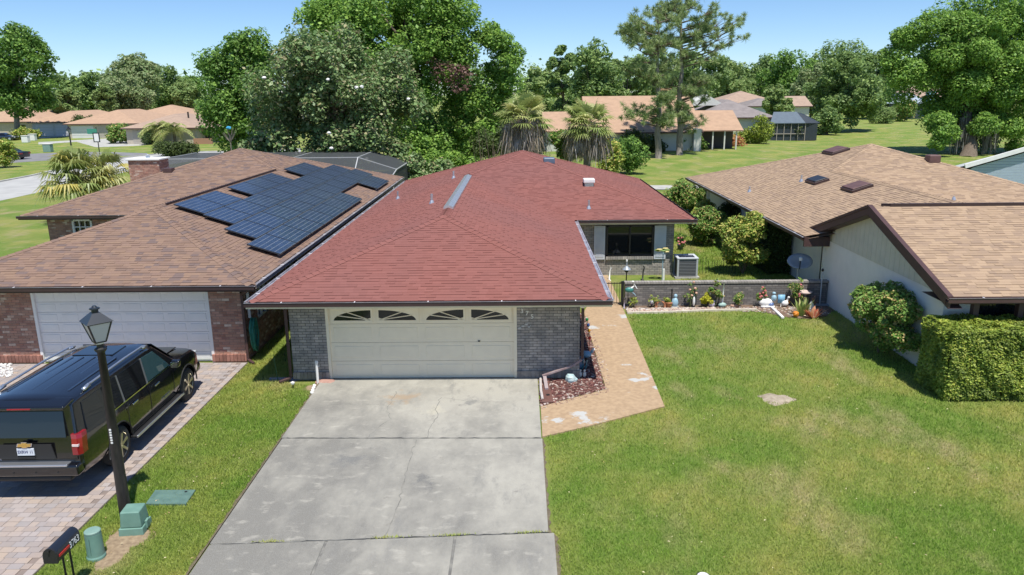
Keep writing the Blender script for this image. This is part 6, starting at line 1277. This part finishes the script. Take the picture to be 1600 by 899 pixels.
# ---------------- solar array on the left roof ----------------
def lroof(x): return LZ+PIT*(LX1-x)
CELL=M('solar_cell',(.022,.038,.085),ramp=[(.026,.044,.090),(.030,.050,.102),(.023,.040,.082)],rv=.08,rough=.32,spec=.6,coat=.25)
BACK=M('solar_grid',(.30,.34,.38),rough=.35); PFR=M('solar_frame',(.05,.055,.065),rough=.4,metal=.5)
su=1.075; sv=1.815; cosr=math.cos(math.atan(PIT)); sinr=math.sin(math.atan(PIT))
sa=thing('solar_array','dark blue solar panel array mounted on the brown shingle roof','solar array',(-9.7,33,lroof(-9.7)),rz=0)
def panel(x_lo,y0):
    ua=Vector((-cosr,0,sinr)); va=Vector((0,1,0)); nn=Vector((sinr,0,cosr)); o=Vector((x_lo,y0,lroof(x_lo)))+nn*.13; M3=Matrix((-ua,va,nn)).transposed()
    def bx(mb,u0,u1,v0,v1,h0,h1): c=o+ua*(u0+u1)/2+va*(v0+v1)/2+nn*(h0+h1)/2; mb.obox(c,((u1-u0)/2,(v1-v0)/2,(h1-h0)/2),M3)
    mb=MB(); bx(mb,.012,su-.012,.012,sv-.012,0,.03); p_=build(mb,'solar_panel',BACK,sa)
    mb=MB()
    for q in((0,su,0,.02),(0,su,sv-.02,sv),(0,.02,.02,sv-.02),(su-.02,su,.02,sv-.02)): bx(mb,*q,-.005,.036)
    build(mb,'frame',PFR,p_); mb=MB(); nu,nv=6,10; cu,cv=(su-.05)/nu,(sv-.05)/nv
    for i in range(nu):
        for j in range(nv): bx(mb,.025+i*cu+.006,.025+(i+1)*cu-.006,.025+j*cv+.006,.025+(j+1)*cv-.006,.03,.033)
    build(mb,'solar_cells',CELL,p_,kind='stuff')
    for v0 in(.3,sv-.35): mb=MB(); bx(mb,.02,su-.02,v0,v0+.04,-.05,-.006); bx(mb,.08,.14,v0-.01,v0+.05,-.13,-.05); build(mb,'rail_foot',GALV,p_)
for x_lo,segs in((-7.62,((23.25,7),(40.1,2))),(-8.655,((24.2,11),)),(-9.69,((25.12,10),)),(-10.725,((25.3,2),(30.15,3),(37.6,2)))):
    for y0,n in segs:
        for k in range(n): panel(x_lo,y0+k*1.838)
# screened enclosure behind the left house
SCR=M('screen_mesh',(.055,.062,.066),rough=.8,alpha=.72); SFR=M('screen_frame',(.42,.43,.43),rough=.5); LBY_=LBY+.05
en=thing('screen_enclosure','dark mesh pool enclosure behind the solar roof','enclosure',(-14,51,0)); ex_=[-23.5,-19.2,-14.9,-10.6,-8.1]; ztop=3.55; zt=lambda x:2.75 if x>-9 else ztop; y0,y1=LBY_+.4,LBY_+7.5
def pn(pts,nm='screen_panel'): build(MB().poly(pts),nm,SCR,en)
for a,b in zip(ex_[:-1],ex_[1:]):
    za,zb=zt(a),zt(b); pn([(a,y0,2.55),(b,y0,2.55),(b,y0+1.6,zb),(a,y0+1.6,za)]); pn([(a,y0+1.6,za),(b,y0+1.6,zb),(b,y1,zb),(a,y1,za)]); pn([(a,y1,0),(b,y1,0),(b,y1,zb),(a,y1,za)])
    build(MB().bar((a,y0+1.6,za),(b,y0+1.6,zb),.05),'cross_beam',SFR,en)
for x in(ex_[0],ex_[-1]): pn([(x,y0,0),(x,y1,0),(x,y1,zt(x)),(x,y0+1.6,zt(x)),(x,y0,2.55)])
for x in ex_:
    z_=zt(x); build(MB().bar((x,y0,2.55),(x,y0+1.6,z_),.06),'rafter',SFR,en); build(MB().bar((x,y0+1.6,z_),(x,y1,z_),.06),'beam',SFR,en); build(MB().bar((x,y1,0),(x,y1,z_),.06),'post',SFR,en); build(MB().bar((x,y0,0),(x,y0,2.55),.06),'post',SFR,en)
# ---------------- far houses ----------------
FTAN=M('far_tan_roof',(.38,.27,.19),(.32,.23,.165),scale=1.5,rough=.9,c3=(.40,.25,.16),s3=.2,bump=.2,bscale=8); FBRN=M('far_brown_roof',(.38,.275,.205),(.32,.23,.175),scale=1.3,rough=.9,bump=.2,bscale=8); FGRY=M('far_grey_roof',(.25,.22,.21),(.20,.175,.17),scale=1.3,rough=.9,bump=.2,bscale=8); FORG=M('far_orange_roof',(.43,.285,.190),(.37,.245,.165),scale=1.5,rough=.9,bump=.2,bscale=8)
BEIGE=M('beige_wall',(.50,.44,.36),(.45,.40,.33),scale=2,rough=.9); PALEW=M('pale_wall',(.62,.62,.58),(.56,.56,.53),scale=2,rough=.9); GDOOR=M('taupe_door',(.42,.38,.33),rough=.7); GDOOR2=M('grey_door',(.66,.66,.66),rough=.7); BLUW=M('blue_wall',(.22,.42,.62),(.19,.38,.57),scale=2,rough=.8)
def hipp(x0,x1,y0,y1,z,p):
    w,d=x1-x0,y1-y0; h=min(w,d)/2
    if w>=d: r=[(x0+h,y0+h,z+p*h),(x1-h,y0+h,z+p*h)]
    else: r=[(x0+h,y0+h,z+p*h),(x0+h,y1-h,z+p*h)]
    A,B,C_,D_=(x0,y0,z),(x1,y0,z),(x1,y1,z),(x0,y1,z)
    return [[A,B,r[1],r[0]],[B,C_,r[1]],[C_,D_,r[0],r[1]],[D_,A,r[0]]] if w>=d else [[A,B,r[0]],[B,C_,r[1],r[0]],[C_,D_,r[1]],[D_,A,r[0],r[1]]]
def gable(x0,x1,y0,y1,z,p):
    m_=(y0+y1)/2; h=z+p*(y1-y0)/2; return [[(x0,y0,z),(x1,y0,z),(x1,m_,h),(x0,m_,h)],[(x1,y1,z),(x0,y1,z),(x0,m_,h),(x1,m_,h)]]
def far_house(label,x0,x1,y0,y1,ez_,p,rmat,wmat,doors=(),wins=(),style='hip',oh=.6,name='house',cat='house'):
    t=thing(name,label,cat,((x0+x1)/2,(y0+y1)/2,0)); build(MB().box(x0,x1,y0,y1,0,ez_-.05),'wall',wmat,t); pl_=(hipp if style=='hip' else gable)(x0-oh,x1+oh,y0-oh,y1+oh,ez_,p); r=deck(t,pl_,rmat,th=.12)
    mb=MB()
    for a,b in(((x0-oh,y0-oh-.02,ez_-.08),(x1+oh,y0-oh-.02,ez_-.08)),((x0-oh-.02,y0-oh,ez_-.08),(x0-oh-.02,y1+oh,ez_-.08)),((x1+oh+.02,y0-oh,ez_-.08),(x1+oh+.02,y1+oh,ez_-.08))): mb.bar(a,b,.05,.18)
    build(mb,'fascia_board',PURBR,t)
    if style=='gable':
        m_=(y0+y1)/2; mb=MB()
        for x in(x0,x1-.1): mb.prism([(x,y0,ez_-.1),(x,y1,ez_-.1),(x,m_,ez_-.15+p*(y1-y0)/2)],(.1,0,0))
        build(mb,'gable_end',wmat,t)
    for (a,b,z0,z1,mt) in doors: 
        g=build(MB().box(a,b,y0-.04,y0+.02,z0,z1),'garage_door',mt,t); mb=MB()
        for k in range(1,4): mb.box(a+.05,b-.05,y0-.055,y0-.04,z0+(z1-z0)*k/4-.015,z0+(z1-z0)*k/4+.015)
        build(mb,'door_line',BEIGE,g)
    for (a,b,z0,z1) in wins: 
        w_=build(MB().box(a,b,y0-.02,y0+.02,z0,z1),'window',GLASSD,t); mb=MB()
        for q in((a-.06,b+.06,z0-.06,z0),(a-.06,b+.06,z1,z1+.06),(a-.06,a,z0,z1),(b,b+.06,z0,z1)): mb.box(q[0],q[1],y0-.05,y0,q[2],q[3])
        build(mb,'window_frame',WHITE,w_)
    return t,r
def X(px,Y): return aty(px,200,Y).x
# left villas
Y1=at(222,225.5).y; v,r=far_house('right villa with beige garage door and brown hip roof',X(196,Y1),X(306,Y1),Y1,Y1+17,2.6,.33,FBRN,BEIGE,doors=[(X(206,Y1),X(241,Y1),0,2.2,GDOOR)])
build(MB().box(X(300,Y1),X(345,Y1),Y1+3,Y1+14,0,2.4),'side_wing',BEIGE,v); build(MB().box(X(306,Y1),X(335,Y1),Y1-1.5,Y1-1.2,0,.9),'patio_wall',M('patio_brick',(.36,.2,.13),rough=.9),v); build(MB().box(X(308,Y1),X(318,Y1),Y1+2.9,Y1+3.0,.2,2.2),'patio_door',GLASSD,v)
pl_=hipp(X(285,Y1),X(352,Y1),Y1+1.5,Y1+15,2.47,.26); deck(v,pl_,FBRN,name='wing_roof')
for px,hh in((294,.9),(309,.8),(318,.9)): q=aty(px,180,Y1+6); build(MB().tube([(q.x,Y1+6,3.2),(q.x,Y1+6,5.0)],.14,6),'flue',BRONZE,r)
Y2=at(150,216).y; far_house('middle villa with two pale garage doors and orange brown roof',X(106,Y2),X(214,Y2),Y2,Y2+22,2.7,.34,FORG,BEIGE,doors=[(X(111,Y2),X(146,Y2),0,2.3,GDOOR2),(X(153,Y2),X(188,Y2),0,2.3,GDOOR)])
Y3=at(80,213).y; far_house('left villa with two grey garage doors behind the street lamp',X(48,Y3),X(128,Y3),Y3+.6,Y3+22,2.8,.36,FORG,PALEW,doors=[(X(54,Y3),X(80,Y3),0,2.3,GDOOR2),(X(84,Y3),X(104,Y3),0,2.3,GDOOR2)])
Y4=at(20,213).y+4; far_house('leftmost villa with tan roof and wide front window',X(-60,Y4),X(62,Y4),Y4,Y4+20,2.8,.33,FORG,BEIGE,wins=[(X(26,Y4),X(41,Y4),1.0,2.2)])
Y5=Y2+32; far_house('far orange roofed villa behind the middle villas',X(190,Y5),X(300,Y5),Y5,Y5+18,3.0,.3,FORG,BEIGE)
# tan roofed house behind the palms
YT=at(1010,243).y+1; t,r=far_house('tan-roofed white house behind the two pines',X(925,YT),X(1090,YT),YT,YT+17,2.75,.47,FORG,PALEW,style='gable',wins=[(X(1005,YT),X(1018,YT),.9,2.1)])
deck(t,gable(X(850,YT),X(930,YT),YT+3,YT+15,2.8,.38),FORG,name='left_wing_roof'); build(MB().box(X(856,YT),X(925,YT),YT+3.6,YT+14.4,0,2.75),'left_wing',PALEW,t)
deck(t,gable(X(1088,YT),X(1166,YT),YT+1,YT+12,2.8,.42),FORG,name='right_wing_roof'); build(MB().box(X(1094,YT),X(1160,YT),YT+4,YT+11.4,0,2.75),'right_wing',M('porch_dark',(.09,.08,.075),rough=.8),t)
mb=MB()
for k in range(4): x=X(1100,YT)+(X(1156,YT)-X(1100,YT))*k/3; mb.box(x-.08,x+.08,YT+1.2,YT+1.35,0,2.75)
build(mb,'porch_posts',PALEW,t); build(MB().box(X(1083,YT),X(1094,YT),YT-.8,YT+2,0,3.1),'chimney_base',PALEW,t)
xa,xb=X(1160,YT),X(1162,YT); build(MB().prism([(xb,YT+1.4,2.75),(xb,YT+11.6,2.75),(xb,YT+6.5,4.85)],(.1,0,0)),'gable_end',M('tan_gable',(.46,.33,.2),rough=.9),t)
xc=X(1051,YT); c0=MB().box(xc-.7,xc+.7,YT+6,YT+7.2,4.5,aty(1053,141,YT+6).z); build(c0,'chimney',M('chimney_brick',(.36,.16,.12),(.30,.13,.10),scale=5,rough=.9),t); z=aty(1053,141,YT+6).z; build(MB().box(xc-.8,xc+.8,YT+5.9,YT+7.3,z,z+.25),'chimney_cap',M('cap_tan',(.5,.3,.18),rough=.9),t)
# grey roofed house, screened porch, others
YG=128; t,r=far_house('grey-roofed house behind the right wing of the tan house',X(1095,YG),X(1205,YG),YG,YG+17,3.3,.44,FGRY,PALEW,style='hip')
q=aty(1105,150,YG+5); build(MB().prism([(q.x-3.2,YG+5,q.z-1.6),(q.x+3.2,YG+5,q.z-1.6),(q.x,YG+5,q.z+.2)],(0,6,0)),'gablet',PALEW,r)
YP=at(1235,221).y+1; SCR2=M('porch_screen',(.035,.045,.06),rough=.5,alpha=.9); t=thing('screened_porch','dark screened porch with blue grey awning roof on the far lawn','porch',(X(1237,YP),YP+3,0))
x0,x1=X(1203,YP),X(1258,YP); build(MB().prism([(x0,YP,2.6),(x1,YP,2.6),(x1-.6,YP+2.5,4.2),(x0+1.2,YP+2.5,4.2)],(0,0,.1)),'awning_roof',M('awning_blue',(.10,.135,.17),(.085,.115,.15),scale=2,rough=.6),t); build(MB().box(x0+.1,x1+2,YP+.3,YP+8,0,2.6),'screen_room',SCR2,t); build(MB().prism([(x1-.6,YP+2.5,4.2),(x1,YP,2.6),(x1+2.4,YP+.4,2.6),(x1+2.4,YP+8,3.8)],(0,0,.06)),'side_screen',SCR2,t)
for k in range(6): x=x0+.1+(x1-x0)*k/5; build(MB().box(x-.05,x+.05,YP+.16,YP+.28,0,2.6),'post',M('post_tan',(.32,.29,.26),rough=.7),t)
build(MB().box(x0+.1,x1,YP+.15,YP+.27,1.0,1.12),'rail',M('post_tan',(.32,.29,.26)),t)
far_house('white far house with pale roof above the grey-roofed house',X(1165,175),X(1228,175),175,187,4.2,.32,FGRY,M('white_blue_wall',(.6,.65,.7),rough=.8)); far_house('far brown roofed house at the tree line',X(1120,205),X(1215,205),205,222,4.5,.35,FBRN,BEIGE); far_house('small far house with tan gable among the trees',X(1228,180),X(1262,180),180,190,4.0,.4,FBRN,PALEW,style='gable')
YB=212; t,r=far_house('bright blue house glimpsed under the live oak',X(1405,YB),X(1500,YB),YB,YB+14,5.4,.4,FBRN,BLUW,wins=[(X(1452,YB),X(1456,YB),.6,3.4),(X(1462,YB),X(1467,YB),.3,3.4),(X(1471,YB),X(1476,YB),.3,3.4)]); build(MB().box(X(1440,YB),X(1450,YB),YB-2,YB,0,7.0),'corner_tower',M('bright_blue',(.35,.62,.82),rough=.7),t)
YC=200; t=thing('screened_porch','far dark pool screen left of the blue house','porch',(X(1400,YC),YC,0)); build(MB().box(X(1385,YC),X(1438,YC),YC,YC+6,0,4.0),'screen_room',SCR2,t); build(MB().prism([(X(1380,YC),YC-.5,4.0),(X(1440,YC),YC-.5,4.0),(X(1435,YC),YC+6,6.5),(X(1395,YC),YC+6,6.5)],(0,0,.2)),'roof',M('pale_blue_roof',(.33,.40,.46),rough=.6),t)
# pale blue gable house at the far right
qa=aty(1508,259,56); qb=aty(1640,221,56); t=thing('house','pale blue sided house with white rake behind the right roof','house',(qb.x,60,0)); hx=qb.x+(qb.x-qa.x); LBW=M('pale_blue_siding',(.42,.50,.58),(.40,.475,.55),scale=3,rough=.7)
mb=MB(); z_=0.1; k=0
while z_<qb.z-.2:
    zz_=min(z_+.2,qb.z-.2); f=lambda z:qa.x+.5+max(0,(z-qa.z+.25))/(qb.z-qa.z)*(qb.x-qa.x); build(MB().prism([(f(z_),56.3,z_),(2*qb.x-f(z_),56.3,z_),(2*qb.x-f(zz_),56.28,zz_-.012),(f(zz_),56.28,zz_-.012)],(0,.1,0)),'clapboard',LBW,t); z_+=.2
build(MB().box(qa.x+.6,hx-.6,56.45,57.5,0,qa.z-.6),'wall',LBW,t)
mb=MB()
for a,b in((qa,qb),(Vector((hx,56,qa.z)),qb)): mb.bar(a+Vector((0,0,-.05)),b+Vector((0,0,-.05)),.12,.3)
build(mb,'rake_board',WHITE,t); deck(t,[[qa,qb,qb+Vector((0,14,-3.4)),qa+Vector((0,14,-3.4))],[qb,Vector((hx,56,qa.z)),Vector((hx,70,qa.z-3.4)),qb+Vector((0,14,-3.4))]],M('pale_roof',(.45,.47,.48),rough=.8))
# ---------------- street things at the far left ----------------
def sedan(label,px,py,rz,col,L_=4.6):
    b=at(px,py); t=thing('parked_car',label,'car',(b.x,b.y,.0),rz=rz); PT=M('car_paint_'+col[0],col[1],rough=.2,coat=1.)
    S_=[(-L_/2,.40,.72,.80,.85),(-L_/2+.1,.28,.86,.92,.96),(-1.55,.25,.90,.95,1.0),(-1.0,.25,.90,.62,1.40),(.35,.25,.90,.62,1.42),(1.05,.25,.90,.85,.98),(L_/2-.15,.28,.86,.78,.86),(L_/2,.40,.72,.60,.66)]
    V=[];Fq=[]; 
    for y,zb,w,wt,zt in S_:
        belt=min(.95,zt-.02); h=[(0,zb),(w-.08,zb),(w,zb+.2),(w,.75),(w-.03,belt),(wt,zt-.03),(wt*.6,zt),(0,zt+.01)]; V+=[(x,y,z) for x,z in h]+[(-x,y,z) for x,z in reversed(h[1:-1])]
    R=14
    for i in range(len(S_)-1):
        for k in range(R): Fq.append((i*R+k,(i+1)*R+k,(i+1)*R+(k+1)%R,i*R+(k+1)%R))
    Fq.append(tuple(range(R))); Fq.append(tuple(reversed([(len(S_)-1)*R+k for k in range(R)]))); mb=MB(); mb.add(V,Fq); o=build(mb,'body',PT,t,local=True,smooth=True); bv=o.modifiers.new('b','BEVEL'); bv.width=.04; bv.limit_method='ANGLE'
    for s in(-1,1):
        build(MB().prism([(s*.885,-1.35,1.0),(s*.885,.85,1.0),(s*.655,.30,1.37),(s*.655,-.98,1.36)],(s*.012,0,.01)),'window',TINT,t,local=True)
        for y in(-1.4,1.4): w=build(MB().lathe([(.20,-.1),(.31,-.1),(.33,-.05),(.33,.05),(.31,.1),(.20,.1)],(s*.82,y,.33),18,axis='x'),'wheel',TYRE,t,local=True,smooth=True); build(MB().lathe([(.21,-.09*1),(.21,.105),(.05,.115)] if s>0 else [(.05,-.115),(.21,-.105),(.21,.09)],(s*.82,y,.33),14,axis='x'),'rim',SATIN,w,local=True)
        build(MB().box(min(s*.5,s*.86),max(s*.5,s*.86),-L_/2-.02,-L_/2+.15,.68,.84),'tail_lamp',REDL,t,local=True); build(MB().box(min(s*.5,s*.82),max(s*.5,s*.82),L_/2-.12,L_/2+.01,.58,.72),'headlight',WHITE,t,local=True)
    build(MB().prism([(-.78,-1.5,1.0),(.78,-1.5,1.0),(.58,-1.02,1.37),(-.58,-1.02,1.37)],(0,-.02,.012)),'rear_window',TINT,t,local=True); build(MB().prism([(-.78,1.0,1.0),(.78,1.0,1.0),(.58,.38,1.38),(-.58,.38,1.38)],(0,.02,.012)),'windscreen',TINT,t,local=True)
sedan('black car with red tail lamp parked on the street at the left edge',12,249,rad(82),('black',(.008,.008,.010)),5.4); sedan('dark blue car parked in the villa drive at the left edge',6,220,rad(-80),('navy',(.012,.02,.045)))
b=at(115,253); t=thing('street_lamp','black street lamp on the far verge above the fan palm','street lamp',tuple(b)); hh=aty(110,199,b.y).z; build(MB().tube([(0,0,0),(0,0,hh-.7)],[.12,.07],8),'post',BLACK,t,local=True); build(MB().lathe([(.08,hh-.7),(.26,hh-.28),(.26,hh-.26)],(0,0,0),6),'lantern',M('lantern_grey',(.2,.22,.24),rough=.3),t,local=True); build(MB().lathe([(.32,hh-.26),(.12,hh-.05),(.05,hh+.1)],(0,0,0),6),'roof',BLACK,t,local=True)
b=at(159,263); Yb=b.y; t=thing('street_sign','green street name sign and white sign on one dark post','street sign',tuple(b)); hh=aty(151,199,Yb).z; build(MB().tube([(0,0,0),(0,0,hh)],.05,6),'post',BLACK,t,local=True)
build(MB().box(-1.0,.05,-.05,-.02,aty(0,211,Yb).z,aty(0,203,Yb).z),'name_plate',M('sign_green',(.05,.25,.17),rough=.5),t,local=True); z0,z1=aty(155,221,Yb).z,aty(155,209,Yb).z; build(MB().box(-.42,.30,-.10,-.06,z0-.1,z1+.1),'backing',BLACK,t,local=True); build(MB().box(-.3,.2,-.12,-.10,z0,z1),'speed_plate',WHITE,t,local=True)
for (px,py,lab) in((41,223,'white bin at the kerb below the left edge tree'),(52,220,'second pale bin behind the white one'),(76,238,'pale green utility box on the far verge')): b=at(px,py); t=thing('kerb_box',lab,'bin',tuple(b)); build(MB().box(-.55,.55,-.4,.4,0,1.1),'body',WHITE if 'white' in lab else GRN2,t,local=True,bevel=.06); build(MB().box(-.6,.6,-.45,.45,1.1,1.22),'lid',PALEW,t,local=True,bevel=.04)
q=aty(265,140,330); t=thing('utility_pole','thin grey light pole far off on the field','pole',(q.x,330,0)); build(MB().tube([(0,0,0),(0,0,q.z)],.3,6),'shaft',SFR,t,local=True); build(MB().bar((0,0,q.z),(-2,0,q.z+.3),.25),'arm',SFR,t,local=True)
q=aty(358,200,62); t=thing('flag_ornament','blue bird decoration on bare branches behind the left roof','ornament',(q.x,62,0)); build(MB().tube([(0,0,0),(0,0,q.z-.5)],.05,6),'post',BARKG,t,local=True); mb=MB()
for k in range(9): a=k*.7; mb.tube([(0,0,q.z-1.2),(math.cos(a)*.6,math.sin(a)*.4,q.z-.2+.2*math.sin(k))],[.03,.01],4)
build(mb,'twigs',BARKG,t,local=True); build(MB().blob((0,-.1,q.z),.22,.12,.13,9,6,.15),'bird',M('bird_blue',(.05,.35,.60),rough=.5),t,local=True)
